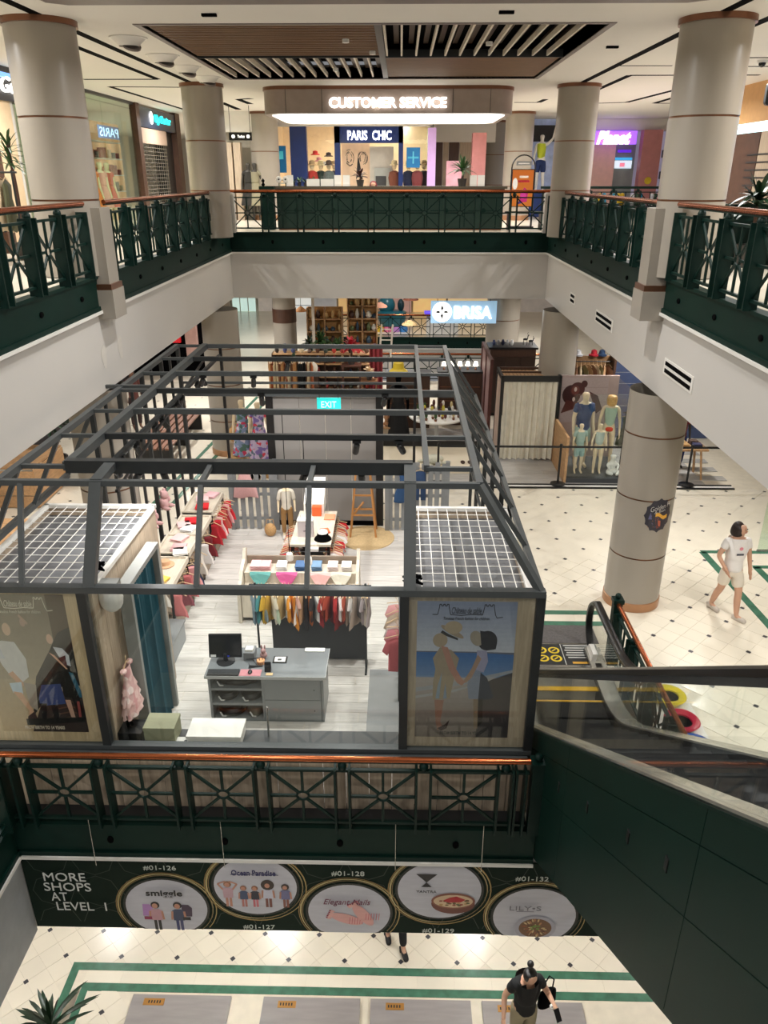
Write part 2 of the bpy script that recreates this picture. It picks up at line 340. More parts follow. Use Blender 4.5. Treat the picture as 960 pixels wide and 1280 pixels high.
# columns
def column(x, y, z0, z1, label, r=.44, bands=(1.0, 2.0), base=True, cat='column', top=True):
    t = thing('column', label, cat, (x, y, z0)); H = z1 - z0; zs = [0] + [b for b in bands if b < H] + [H]
    for a, b in zip(zs, zs[1:]):
        MB().lathe([(r, a + .012), (r, b - .012)], n=40, cap=False).build('cladding', colm, t, True)
        if b < H: MB().lathe([(r - .008, b - .014), (r - .008, b + .014)], n=40, cap=False).build('joint_band', bronze, t, True)
    if z0 > 4: MB().lathe([(r + .03, H - .07), (r + .03, H)], n=40).build('collar', bronze, t, True)
    if base: MB().lathe([(r + .015, 0), (r + .015, .14), (r, .15)], n=40).build('base_ring', M('bronze_base', (176, 132, 98), .3, metal=.5), t, True)
    return t
column(-4.62, 11.35, L3, CEIL, 'round cream column on the upper left railing, nearest the viewer', base=False)
column(3.95, 11.35, L3, CEIL, 'round cream column on the upper right railing, nearest the viewer', base=False)
column(-4.30, 18.7, L3, CEIL, 'round cream column at the far end of the upper left railing', base=False)
column(3.84, 18.95, L3, CEIL, 'round cream column at the far end of the upper right railing', base=False)
column(-4.28, 26.6, L3, CEIL, 'round column left of the customer service counter, behind it')
column(3.68, 26.7, L3, CEIL, 'round column behind the orange poster stand')
column(3.3, 31, L3, CEIL, 'wide grey column just behind the right end of the service counter', r=.62)
for x, y, s in ((-4.62, 11.35, 1), (3.95, 11.35, -1)):          # the flat piers under the two near columns
    o = struct(MB().box(min(x, x + s * .52), max(x, x + s * .52), y - .2, y + .2, 4.64, 6.1).build('trim_pier', colm)); ed = XL if s > 0 else XR
    MB().box(min(x, x + s * .55), max(x, x + s * .55), y - .23, y + .23, 5.02, 5.10).build('pier_band', bronze, o)
    MB().box(min(x, x + s * .56), max(x, x + s * .56), y - .24, y + .24, 4.62, 5.02).build('pier_foot', colm, o)
column(-4.62, 11.35, 0, 3.6, 'round cream column left of the kiosk, beneath the fascia')
column(3.9, 11.3, 0, 3.6, 'round cream column with a dark hotdog sticker, right of the kiosk', bands=(.95, 1.95, 2.95))
column(-4.33, 18.7, 0, 3.6, 'beige column behind the back left corner of the kiosk', bands=(.9, 1.8, 2.7))
column(3.85, 18.7, 0, 3.6, 'smooth cream column behind the curtained booth', bands=(.3,))
column(3.25, 24.6, 0, 3.6, 'grey column beside the glowing flower shop sign', r=.52, bands=(2.4,))
cb_ = column(-3.62, 24.5, 0, 3.6, 'pale grey column with a broad brown stripe, behind the clothes rack', r=.36, bands=(1.2,)); MB().lathe([(.372, 2.3), (.372, 2.72)], n=40).build('brown_stripe', brown, cb_, True)
# piers and far walls of the storeys
rect('wall_back', -14, 14, 45.6, 46, L3, CEIL, cream); rect('wall_back', -14, 14, 45.6, 46, -.4, 3.6, cream)
rect('wall_right', 13.6, 14, 0, 46, -.4, CEIL, cream); rect('wall_left', -14, -13.6, 0, 46, -.4, CEIL, cream)
# ceiling of the top storey with the recessed slatted panel
X0, X1, Y0, Y1, YM, XM = -3.42, 2.68, 11.68, 17.75, 14.78, -.32
ce = rect('ceiling', -14, X0, -4, 46, CEIL, CEIL + .2, ceilm); rect('ceiling', X1, 14, -4, 46, CEIL, CEIL + .2, ceilm); rect('ceiling', X0, X1, -4, Y0, CEIL, CEIL + .2, ceilm); rect('ceiling', X0, X1, Y1, 46, CEIL, CEIL + .2, ceilm)
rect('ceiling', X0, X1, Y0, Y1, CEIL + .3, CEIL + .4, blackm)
sp = thing('ceiling_slat_panel', 'recessed ceiling panel of brown wooden slats over the void', 'ceiling panel', (0, 0, CEIL))
slm = M('slat_wood', (112, 80, 50), .5, var=.15, scale=4, stretch=(1, 1, 8), rnd=.05); sld = M('slat_dark_wood', (62, 44, 30), .5, var=.15); slw = M('slat_lit_edge', (224, 214, 198), .5)  # the pale slat colour stands for light along the slat edges
rim = M('grey_rim', (122, 112, 108), .5)
for x0, x1, y0, y1 in ((X0 - .08, X1 + .08, Y0 - .08, Y0), (X0 - .08, X1 + .08, Y1, Y1 + .08), (X0 - .08, X0, Y0, Y1), (X1, X1 + .08, Y0, Y1)): MB().box(x0, x1, y0, y1, -.012, .24).build('rim', rim, sp)
n = 22
for k in range(n): y = Y0 + .06 + k * (YM - Y0 - .1) / n; MB().box(X0 + .02, XM, y, y + .075, .02, .10).build('slat', slm, sp)
n = 30
for k in range(n): y = YM + .05 + k * (Y1 - YM - .1) / n; MB().box(XM, X1 - .02, y, y + .075, .02, .10).build('slat', slm, sp)
n = 12
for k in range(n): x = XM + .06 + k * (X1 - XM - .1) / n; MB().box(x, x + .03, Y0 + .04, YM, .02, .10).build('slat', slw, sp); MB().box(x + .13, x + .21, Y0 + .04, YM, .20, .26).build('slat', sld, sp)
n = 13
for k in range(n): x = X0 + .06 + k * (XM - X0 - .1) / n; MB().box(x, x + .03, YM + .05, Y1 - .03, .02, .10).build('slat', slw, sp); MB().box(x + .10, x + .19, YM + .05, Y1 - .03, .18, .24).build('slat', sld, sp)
MB().box(XM - .05, XM + .05, Y0, Y1, .0, .12).build('centre_rail', black, sp); MB().box(X0, X1, YM - .0, YM + .05, .0, .12).build('cross_rail', framed, sp)
for x, y in ((XM - .5, 13), (XM - .15, 14.2), (XM - .9, 16.3), (1.3, 13.3)): MB().lathe([(.05, -.03), (.05, .02)], (x, y, 0), 12).build('spotlight', white, sp)
# black slots in the ceiling
def slot(pts, wd=.09):
    m = MB()
    for p, q in zip(pts, pts[1:]): m.beam((p[0], p[1], CEIL - .001), (q[0], q[1], CEIL - .001), wd * 1.5, .004)
    m.build('slot', blackm, ce)
for s in SLOTS: slot(*s)
# near soffit edge
sf = MB(); a = [(-4.0, 10.1), (-3.8, 10.25)] + [(3.2, 10.25), (3.4, 10.1), (3.4, 7.5), (-4.0, 7.5)]
struct(sf.prism([(x, y, CEIL - .03) for x, y in a], (0, 0, .03)).build('trim_soffit', rim))
# round swivelling air nozzles along the left of the panel
for k, (x, y) in enumerate(NOZ):
    t = thing('ceiling_nozzle', 'round white swivel nozzle in the ceiling, ' + nth(k) + ' from the viewer', 'nozzle', (x, y, CEIL), 0, 'ceiling nozzles left of the slatted panel')
    MB().lathe([(.27, -.015), (.27, 0)], n=28).build('trim_ring', white, t); MB().lathe([(.14, -.11), (.2, -.05), (.24, -.015)], n=24, cap=False).build('shroud', white, t, True)
    MB().lathe([(.125, -.03), (.13, 0)], n=20).build('dark_throat', rim, t, loc=(.05, -.02, -.10), rot=(R(24), R(18), 0))
for k, (x, y, s) in enumerate(((-2.35, 10.95, 'left'), (1.25, 10.85, 'right'), (3.2, 13.6, 'far right'))):
    tag(MB().box(x - .09, x + .09, y - .035, y + .035, CEIL - .03, CEIL).build('ceiling_sensor', blackm), 'small black slot vent in the near ceiling, ' + s + ' one', 'vent')
# air grilles in the right fascia, stains on the left
for k, (y0, y1, z) in enumerate(((16.85, 17.35, 4.08), (13.7, 14.95, 4.08), (9.65, 10.8, 4.06))):
    t = thing('air_grille', 'slotted air grille in the right fascia, ' + ('farthest', 'middle', 'nearest')[k] + ' one', 'grille', (XR, 0, 0), 0, 'air grilles in the fascia')
    MB().box(-.012, 0, y0, y1, z - .11, z + .11).build('plate', white, t)
    for d in (-.05, .05): MB().box(-.016, -.011, y0 + .06, y1 - .06, z + d - .028, z + d + .028).build('slot', blackm, t)
for y, dz in ((11.1, 0), (11.8, .05)):
    pa = M('touch_up_paint', (214, 209, 200), .6); MB().prism([(XL + .003, y + dy * .8, 4.1 + z * .8) for dy, z in ((-.12, .1), (.02, .2), (.13, .12), (.1, -.08), (.03, -.25), (-.06, -.22), (-.13, -.02))], (.001, 0, 0)).build('paint_patch', pa, fl3)
# ---------------------------------------------------------------- railings
RB = .852; RX0 = .715 - 5.5 * RB
def panel_mesh(w, z0, z1, t=.028, d=.026):
    m = MB(); zc = (z0 + z1) / 2; r = .055
    for a in (0, PI / 2, PI, 3 * PI / 2): m.beam((r * math.cos(a), 0, zc + r * math.sin(a)), ((w / 2) * math.cos(a), 0, zc + (z1 - z0) / 2 * math.sin(a)), t, d, up=(0, 1, 0))
    for sx in (-1, 1):
        for sz in (-1, 1):
            m.beam((sx * r * .7, 0, zc + sz * r * .7), (sx * w / 2, 0, zc + sz * (z1 - z0) / 2), t * .9, d, up=(0, 1, 0))
    m.tube([(math.cos(2 * PI * k / 16) * r * 1.15, 0, zc + math.sin(2 * PI * k / 16) * r) for k in range(17)], .014, 6)
    return m.mesh('lattice_panel', green)
PM = panel_mesh(.70, .12, .80)
PLT = MB().box(-.012, .012, -.075, .075, .0, .86).mesh('upright_plate', green)
KNB = MB().ell((0, 0, .875), (.05, .05, .055), 10, 6).mesh('knob', green, True)
def railing(p, q, z, label, n, handrail=copper, plate_dx=.075, tails=(0, 0)):
    """n bays from p to q"""
    p = Vector(p); q = Vector(q); L = (q - p).length; a = math.atan2(q.y - p.y, q.x - p.x)
    t = thing('railing', label, 'railing', (p.x, p.y, z), a); b = L / n
    ta, tb = tails; MB().rod((-ta, 0, .96), (L + tb, 0, .96), .032, 12).build('handrail', handrail, t, True)
    MB().box(-ta, L + tb, -.02, .02, .80, .83).build('top_bar', green, t); MB().box(-ta, L + tb, -.02, .02, .09, .12).build('bottom_bar', green, t)
    MB().box(0, L, -.014, .014, .915, .93).build('rail_bracket', green, t)
    s = (b - .15) / .70
    for k in range(n):
        inst('lattice_panel', PM, t, ((k + .5) * b, 0, 0), scale=(s, 1, 1))
    for x in ((-ta + .04,) if ta else ()) + ((L + tb * .45, L + tb - .04) if tb else ()): inst('upright_plate', PLT, t, (x, 0, 0))
    for k in range(n + 1):
        for dx in (-plate_dx, plate_dx):
            if (k == 0 and dx < 0 and not ta) or (k == n and dx > 0 and not tb): continue
            inst('upright_plate', PLT, t, (k * b + dx, 0, 0))
        if 0 < k < n or (k == 0 and ta) or (k == n and tb): inst('knob', KNB, t, (k * b, 0, 0))
    return t
def newel(x, y, z, label, h=1.1):
    t = thing('newel_post', label, 'post', (x, y, z))
    MB().box(-.06, .06, -.06, .06, 0, h - .08).build('shaft', green, t); MB().box(-.075, .075, -.075, .075, h - .08, h - .02).build('cap', green, t); MB().ell((0, 0, h + .02), .045, 10, 6).build('ball', green, t, True)
    return t
railing((XL + .06, 1.6, 0), (XL + .06, 10.95, 0), L3, 'green iron railing along the upper left edge, nearest stretch', 11)
railing((XL + .06, 11.75, 0), (XL + .06, YB - .05, 0), L3, 'green iron railing along the upper left edge, far stretch', 10)
railing((XR - .06, 10.95, 0), (XR - .06, 1.6, 0), L3, 'green iron railing along the upper right edge, nearest stretch', 11)
railing((XR - .06, YB - .05, 0), (XR - .06, 11.75, 0), L3, 'green iron railing along the upper right edge, far stretch', 10)
railing((XL + .06, YB, 0), (XR - .06, YB, 0), L3, 'green iron railing across the far upper edge, before the service counter', 9)
for x in (XL + .1, XR - .1): struct(MB().box(x - .1, x + .1, YB - .1, YB + .1, L3, L3 + .93).build('trim_pier', cream))
railing((RX0, 6.26, 0), (RX0 + 6 * RB, 6.26, 0), 0, 'green iron railing with copper handrail in front of the kiosk', 6, tails=(RX0 + 4.2, 1.39 - RX0 - 6 * RB))
MB().box(-4.25, 1.42, 6.34, 6.6, 0, .03).build('base_plate', black, fl2)
newel(1.47, 6.26, 0, 'green square post at the right end of the railing before the kiosk', 1.0)
railing((-4.2, 1.2, 0), (-4.2, 6.2, 0), 0, 'green iron railing on the left edge of the lower well', 6)
railing((3.12, 9.45, 0), (3.12, 2.3, 0), 0, 'green railing with copper handrail beyond the escalator', 9)
newel(3.12, 9.52, 0, 'green post with a ball at the end of the escalator railing', 1.05)
railing((-3.1, 34.06, 0), (5.0, 34.06, 0), 0, 'far railing across the second well, before the teal ride', 9)
railing((-1.2, 26.1, 0), (5.0, 26.1, 0), 0, 'railing on the near side of the second well, behind the dark cabinets', 7)
railing((4.6, 27.5, 0), (9.4, 27.5, 0), L3, 'dark railing before the pink columns on the upper right', 6, handrail=green)
# clear wires that hold the banner
for k, x in enumerate((-3.34, -1.9, .0, 1.55 - .6)):
    tag(MB().rod((x, 6.235, .1), (x, 6.215, -.56), .0035, 5).build('banner_wire', steel), 'thin wire holding the hanging banner, ' + nth(k) + ' from the left', 'wire', 'banner wires')
# ---------------------------------------------------------------- the kiosk
KX0, KX1, KY = -4.55, 1.42, 6.65; ZE, ZT = 2.73, 3.645; SILL = .80
kf = struct(MB().box(-4.1, 1.42, 6.62, 14.15, -.004, .006).build('floor', grout))
pb = MB().box(-.597, .597, -.097, .097, 0, .008).mesh('floorboard', plankm)
y = 6.72; r_ = 0
while y < 14.1:
    x = -4.1 + (.6 if r_ % 2 else 0) + random.uniform(-.1, .1)
    while x < 1.5:
        a, b = max(x - .6, -4.1), min(x + .6, 1.42)
        if b - a > .1: inst('floorboard', pb, kf, ((a + b) / 2, y, .006), scale=((b - a) / 1.2, 1, 1))
        x += 1.2
    y += .2; r_ += 1
fl3b = struct(MB().box(-.2, 7.4, 16.5, 24, -.004, .004).build('floor', grout))
pb2 = MB().box(-.597, .597, -.147, .147, 0, .006).mesh('floorboard', M('cool_grey_floorboard', (178, 174, 168), .45, var=.14, scale=4, stretch=(.8, 8, 1), rnd=.08))
for j in range(14):
    for i in range(6): inst('floorboard', pb2, fl3b, (.45 + i * 1.2 + (.6 if j % 2 else 0) - .0, 16.66 + j * .3, .004))
for k, yy in enumerate((16.28, 16.47)):
    MB().box(-.6, 7.6, yy - .025, yy + .025, 0, .03).build('edging_strip', black, fl3b)
MB().box(-.6, 7.6, 16.3, 16.45, 0, .012).build('threshold', white, fl3b)
ks = thing('kiosk', 'grey steel-framed kiosk shop with glazed front and open gabled roof', 'shop kiosk', (0, 0, 0))
W = .07
def fb(p, q, w=W, h=W, m=frame, n='frame_bar'): return MB().beam(p, q, w, h).build(n, m, ks)
XPL, XPR = -3.16, .07
# front: eave beam, sill beam, posts
fb((KX0, KY, ZE), (KX1 + .04, KY, ZE), .09, .07, n='eave_beam'); fb((KX0, KY, SILL - .035), (KX1 + .04, KY, SILL - .035), .09, .06, n='sill_beam'); fb((KX0, KY - .03, SILL - .07), (KX1, KY - .03, SILL - .07), .05, .02, steel, n='sill_trim')
for x in (XPL, XPR, KX1): MB().box(x - .045, x + .045, KY - .04, KY + .04, 0, ZE).build('post', framed, ks)
MB().box(KX0 - .04, KX0 + .04, KY - .04, KY + .04, 0, ZE).build('post', framed, ks)
# front plinth of upright boards
bd = MB().box(-.122, .122, -.012, .012, .02, SILL - .08).mesh('board', laminate)
x = KX0 + .13
while x < KX1: inst('board', bd, ks, (x, 6.53, 0)); x += .25
MB().box(KX0, KX1, 6.52, 6.55, 0, .03).build('kick_board', black, ks); MB().box(KX0, KX1, 6.515, KY - .03, SILL - .085, SILL - .06).build('sill_shelf', frame, ks)
# roof: first steep pitch, then the flat
ROOFX = [-4.08, -3.07, -2.0, -.90, .12, .82]
YT = 7.21; YM_ = 7.68
fb((-4.08, YT, ZT), (.82, YT, ZT), .06, .06, n='roof_beam')
MB().box(-3.56, .15, YM_ - .05, YM_ + .05, ZT - .06, ZT + .08).build('roof_beam', framed, ks)
for x in (-3.07, .12): fb((x, KY, ZE), (x, YT, ZT), .12, .08, n='rafter'); fb((x, YT, ZT), (x, YM_, ZT + .03), .12, .08, n='rafter')
for x in (-2.0, -.90): fb((x, KY, ZE), (x, YT, ZT), .05, .05, n='rafter'); fb((x, YT, ZT), (x, YM_, ZT + .03), .05, .05, n='rafter')
fb((KX1, KY, ZE), (.82, YT, ZT), n='hip_rafter'); fb((KX0, KY, ZE), (-4.08, YT, ZT), n='hip_rafter')
fb((-3.75, KY, ZE), (-3.85, YT, ZT), .05, .05, n='rafter')
NY = [7.68, 8.74, 9.80, 10.86, 11.92, 12.98, 14.05]
for x in (-4.08, .82): fb((x, YT, ZT), (x, 14.05, ZT), n='roof_edge')
fb((-3.56, YM_, ZT), (-3.56, 14.05, ZT), .09, .10, n='roof_edge'); fb((.30, YM_, ZT), (.30, 14.05, ZT), .06, .08, n='roof_edge')
for k, y in enumerate(NY):
    if k: fb((-3.56, y, ZT), (.30, y, ZT), .06, .07, framed if k % 2 else frame, n='cross_beam')
    fb((-4.08, y, ZT), (-3.56, y, ZT), .045, .045, n='cross_beam'); fb((.30, y, ZT), (.82, y, ZT), .045, .045, n='cross_beam')
    fb((.82, y, ZT), (KX1, y, ZE), .05, .05, n='rafter')
    if y < 9.5: fb((-4.08, y, ZT), (KX0, y, ZE), .05, .05, n='rafter')
    if y > 9: MB().box(-4.11, -4.05, y - .03, y + .03, 0, ZT).build('post', framed, ks)
for y in (10.3, 11.4, 12.4, 13.5): MB().box(-4.10, -4.06, y - .02, y + .02, 0, ZT).build('post', framed, ks)
fb((-4.08, 9.8, ZT), (KX0, 9.8, ZE), .05, .05, n='rafter')
for y in (10.33, 11.39, 12.45): fb((.82, y, ZT), (KX1, y + .5, ZE), .04, .04, n='brace')
fb((KX1, KY, ZE), (KX1, 14.1, ZE), .06, .07, n='side_eave'); fb((KX0, KY, ZE), (KX0, 9.8, ZE), .06, .07, n='side_eave'); fb((-4.08, 9.8, ZE), (-4.08, 14.1, ZE), .05, .05, n='side_eave')
fb((KX1, 9.0, 1.25), (KX1, 14.1, 1.25), .04, .04, n='side_rail'); fb((KX1, 9.0, .08), (KX1, 14.1, .08), .05, .06, n='side_rail')
for y in (9.0, 9.8, 10.86, 11.92, 12.98, 14.08): MB().box(KX1 - .03, KX1 + .03, y - .03, y + .03, 0, ZE).build('post', framed, ks)
fb((-3.07, YM_ + .02, 3.35), (-3.56, 14.0, 3.45), .03, .03, black, n='lighting_track')
fb((-3.3, YM_, 3.48), (-3.3, 14.0, 3.48), .05, .05, framed, n='lighting_track')
# long purlins inside, raised bar over the left eave
fb((-4.5, 11.0, ZT + .02), (-3.56, 11.0, ZT + .02), .05, .05, n='outrigger'); fb((-4.5, 11.0, ZT), (-4.5, 11.0, ZT + .28), .07, .07, n='outrigger')
# rear portal: backdrop between black posts, header
fb((-4.08, 14.1, ZE), (KX1, 14.1, ZE), .06, .07, n='rear_beam'); fb((-4.08, 14.1, 2.95), (.3, 14.1, 2.95), .04, .04, n='rear_beam')
for x in (-4.08, -3.3, .3, KX1): fb((x, 14.1, 0), (x, 14.1, ZT if x < 1 else ZE), .05, .05, black, n='post')
for x in (-2.47, -.37): MB().box(x - .07, x + .07, 14.13, 14.27, 0, 2.72).build('post', black, ks)
mesh_m = M('grey_scrim', (136, 132, 128), .5, var=.05, scale=1.2)
for k in range(4): MB().box(-2.40 + k * .495, -2.40 + k * .495 + .488, 14.18, 14.2, .1, 2.66).build('backdrop_panel', mesh_m, ks)
MB().box(-2.45, -.4, 14.15, 14.22, 0, .1).build('backdrop_plinth', blackm, ks)
# track heads
def spot(x, y, z, a):
    t = MB(); 
    h = MB().box(-.05, .05, -.03, .03, -.02, .03).build('adapter', black, ks, loc=(x, y, z))
    MB().lathe([(.035, -.16), (.04, -.14), (.04, -.02), (.02, 0)], n=10).build('spot_head', black, h, True, loc=(0, 0, -.03), rot=(R(25), a, 0))
random.seed(3)
for y in (8.3, 8.55, 9.1, 9.35, 9.9, 10.2, 11.0, 11.3, 12.2, 12.6): spot(-3.3, y, 3.44, random.uniform(-.5, .5))
for x, y in ((-2.8, 7.75), (-2.55, 7.75), (-1.0, 7.75), (-.4, 7.75), (-.5, 8.74), (0, 8.74), (-2.3, 11.92), (-3.1, 11.92), (-2.0, 10.86), (-1.9, 12.98), (-.2, 10.86)): spot(x, y, ZT - .05, random.uniform(-.6, .6))
# hanging flex with pale lamp holders
for k, (x, y, zb) in enumerate(((-1.55, 9.8, 1.55), (-1.18, 9.0, 1.9))):
    t = thing('pendant_socket', 'white lamp holder on a thin black flex, ' + ('left', 'right')[k] + ' of two inside the kiosk', 'pendant', (x, y, 0), 0, 'pendants inside the kiosk')
    MB().rod((0, 0, zb), (0, 0, ZT - .04), .005, 5).build('flex', blackm, t); MB().lathe([(.05, -.1), (.055, -.05), (.045, 0), (.015, .02)], (0, 0, zb), 12).build('holder', white, t, True)
# glazing
for x0, x1, n in ((XPL + .05, XPR - .05, 'front_pane'), (XPR + .05, KX1 - .05, 'poster_pane'), (KX0 + .05, XPL - .05, 'poster_pane')):
    MB().box(x0, x1, KY - .012, KY - .004, SILL, ZE - .03).build(n, clear2, ks)
MB().box(KX1 - .005, KX1 + .003, KY + .05, 8.95, .1, ZE - .04).build('side_pane', clear, ks)
# fitting rooms: boarded boxes with lattice tops
def fitting(x0, x1, name, label):
    t = thing(name, label, 'fitting room', (0, 0, 0)); y0, y1 = KY + .1, 8.93
    bw = .24
    for xx in (x0, x1):
        n = int((y1 - y0) / bw)
        for k in range(n): MB().box(xx - .015, xx + .015, y0 + k * (y1 - y0) / n + .002, y0 + (k + 1) * (y1 - y0) / n - .002, .02, 2.62).build('wall_board', laminate, t)
    n = int((x1 - x0) / bw)
    for k in range(n): MB().box(x0 + k * (x1 - x0) / n + .002, x0 + (k + 1) * (x1 - x0) / n - .002, y1 - .015, y1 + .015, .02, 2.62).build('wall_board', laminate, t)
    MB().box(x0, x1, y0 + .1, y1 - .02, 2.50, 2.52).build('dark_inside_sheet', M('dark_inside_grey', (104, 105, 107), .7), t)  # sheet added for the dark inside seen through the lattice
    for a, b, c, d in ((x0 - .03, x1 + .03, y0 + .04, y0 + .12), (x0 - .03, x1 + .03, y1 - .03, y1 + .03), (x0 - .03, x0 + .03, y0 + .1, y1), (x1 - .03, x1 + .03, y0 + .1, y1)): MB().box(a, b, c, d, 2.62, 2.665).build('top_trim', white, t)
    for k in range(1, 10): xx = x0 + (x1 - x0) * k / 10; MB().box(xx - .0045, xx + .0045, y0 + .1, y1, 2.640, 2.646).build('lattice_bar', white, t)
    for k in range(1, 12): yy = y0 + .12 + (y1 - y0 - .12) * k / 12; MB().box(x0, x1, yy - .0045, yy + .0045, 2.634, 2.640).build('lattice_bar', white, t)
    MB().box(x0, x1, y0 + .0, y0 + .03, .02, 2.62).build('wall_back', M('poster_backing', (150, 134, 114), .6), t)
    return t
fitting(.13, 1.34, 'fitting_room', 'boarded fitting room with a white lattice top behind the seaside couple poster')
fl_ = fitting(-4.48, -3.12, 'fitting_room', 'boarded fitting room with a white lattice top behind the family poster')
# posters -----------------------------------------------------------------
def frame_boards(x0, x1, z0, z1, px0, px1, pz0, pz1, m, parent):
    y = KY + .03
    for a, b, c, d in ((x0, x1, pz1, z1), (x0, x1, z0, pz0), (x0, px0, pz0, pz1), (px1, x1, pz0, pz1)): MB().box(a, b, y - .015, y + .015, c, d).build('frame_board', m, parent)
class Print:
    """flat print: coloured shapes laid over one another, u right and v up from 0 to 1"""
    def __init__(s, x0, x1, z0, z1, y, dy=-.0001): s.a = (x0, x1, z0, z1); s.y = y; s.dy = dy; s.k = 0; s.m = MB()
    def p(s, u, v): return (s.a[0] + (s.a[1] - s.a[0]) * u, s.y + s.dy * s.k, s.a[2] + (s.a[3] - s.a[2]) * v)
    def poly(s, col, *uv): s.m.col = col; s.k += 1; s.m.face([s.p(*q) for q in uv]); return s
    def rect(s, col, u0, u1, v0, v1): return s.poly(col, (u0, v0), (u1, v0), (u1, v1), (u0, v1))
    def el(s, col, u, v, a, b, n=20, rot=0): return s.poly(col, *[(u + a * math.cos(t) * math.cos(rot) - b * math.sin(t) * math.sin(rot), v + a * math.cos(t) * math.sin(rot) + b * math.sin(t) * math.cos(rot)) for t in [2 * PI * k / n for k in range(n)]])
    def line(s, col, wd, *uv):
        for (a, b), (c, d) in zip(uv, uv[1:]):
            L = math.hypot(c - a, d - b) or 1; nx, ny = -(d - b) / L * wd, (c - a) / L * wd * .78; s.m.col = col; s.k += 1; s.m.face([s.p(a + nx, b + ny), s.p(a - nx, b - ny), s.p(c - nx, d - ny), s.p(c + nx, d + ny)]); s.k -= 1
        s.k += 1; return s
    def grad(s, c0, c1, v0, v1, n=12, u0=0, u1=1):
        for i in range(n):
            f = i / (n - 1); s.m.col = tuple(c0[j] * (1 - f) + c1[j] * f for j in range(3)); a = v0 + (v1 - v0) * i / n; b = v0 + (v1 - v0) * (i + 1) / n; s.m.face([s.p(u0, a), s.p(u1, a), s.p(u1, b), s.p(u0, b)])
        s.k += 1; return s
castle = lambda x, y, w, h: [(x - w * .9, y), (x - w * .5, y), (x - w * .36, y + h * .8), (x - w * .36, y + h), (x - w * .22, y + h), (x - w * .22, y + h * .85), (x - w * .07, y + h * .85), (x - w * .07, y + h), (x + w * .07, y + h), (x + w * .07, y + h * .85), (x + w * .22, y + h * .85), (x + w * .22, y + h), (x + w * .36, y + h), (x + w * .36, y + h * .8), (x + w * .5, y)]
def header(P, col, ink, parent):
    P.line(col, .004, *castle(.27, .91, .13, .07)); P.line(col, .004, *castle(.72, .91, .13, .07)); P.line(col, .0035, (.335, .91), (.44, .905), (.55, .912), (.655, .91)); P.line(col, .0035, (.785, .91), (.80, .89), (.86, .895))
    a = P.a; cx = a[0] + (a[1] - a[0]) * .495; y = P.y - .006
    text('Château de sable', 'lettering', ink, parent, (cx, y, a[2] + (a[3] - a[2]) * .94), (a[1] - a[0]) * .30, .075, depth=.001, shear=.25)
    text('Timeless French fashion for children', 'lettering', ink, parent, (cx, y, a[2] + (a[3] - a[2]) * .885), (a[1] - a[0]) * .46, .035, depth=.001, shear=.2)
def foot(P, ink, parent):
    a = P.a; text('FROM BIRTH TO 14 YEARS', 'lettering', ink, parent, (a[0] + (a[1] - a[0]) * .5, P.y - .006, a[2] + (a[3] - a[2]) * .035), (a[1] - a[0]) * .46, .045, depth=.001, bold=.02)
pr = thing('poster', 'seaside poster of two children in sun hats holding hands, right of the kiosk front', 'poster', (0, 0, 0))
PX0, PX1, PZ0, PZ1 = .20, 1.20, .93, 2.62
frame_boards(XPR + .045, KX1 - .045, SILL, ZE - .035, PX0, PX1, PZ0, PZ1, laminate, pr)
P = Print(PX0, PX1, PZ0, PZ1, KY + .012)
P.grad((186, 188, 198), (130, 138, 162), .63, 1).grad((116, 138, 172), (50, 98, 156), .42, .645).grad((118, 106, 98), (164, 154, 150), 0, .46)
P.poly((96, 98, 112), (0, .645), (.3, .642), (.7, .64), (1, .63), (1, .645), (.6, .65), (0, .652))
P.poly((150, 152, 158), (0, .38), (.5, .44), (1, .52), (1, .50), (.6, .42), (0, .35)).poly((160, 158, 160), (0, .32), (.4, .37), (.7, .42), (.4, .35), (0, .30)).poly((62, 56, 58), (.66, 0), (1, 0), (1, .50), (.8, .45), (.66, .40))
# left child: hat, hair, arm, dress, legs
P.poly((150, 134, 112), (.17, .60), (.24, .68), (.36, .66), (.44, .60), (.41, .50), (.38, .38), (.36, .30), (.18, .29), (.18, .42), (.20, .52))
P.poly((126, 144, 160), (.23, .40), (.27, .50), (.25, .30), (.21, .30)).poly((120, 136, 156), (.31, .42), (.33, .30), (.29, .30))
P.el((160, 142, 118), .24, .73, .075, .05).el((150, 132, 110), .36, .79, .125, .022, rot=-.35).el((166, 148, 122), .37, .82, .09, .045).poly((40, 34, 30), (.26, .80), (.32, .775), (.42, .745), (.42, .73), (.30, .76), (.24, .785))
P.poly((170, 122, 104), (.25, .69), (.32, .68), (.40, .54), (.48, .45), (.52, .43), (.48, .40), (.43, .42), (.34, .52)).poly((150, 108, 92), (.20, .29), (.30, .29), (.27, .12), (.30, .08), (.24, .05), (.22, .12)).poly((60, 40, 40), (.24, .07), (.32, .10), (.37, .14), (.34, .07), (.28, .05))
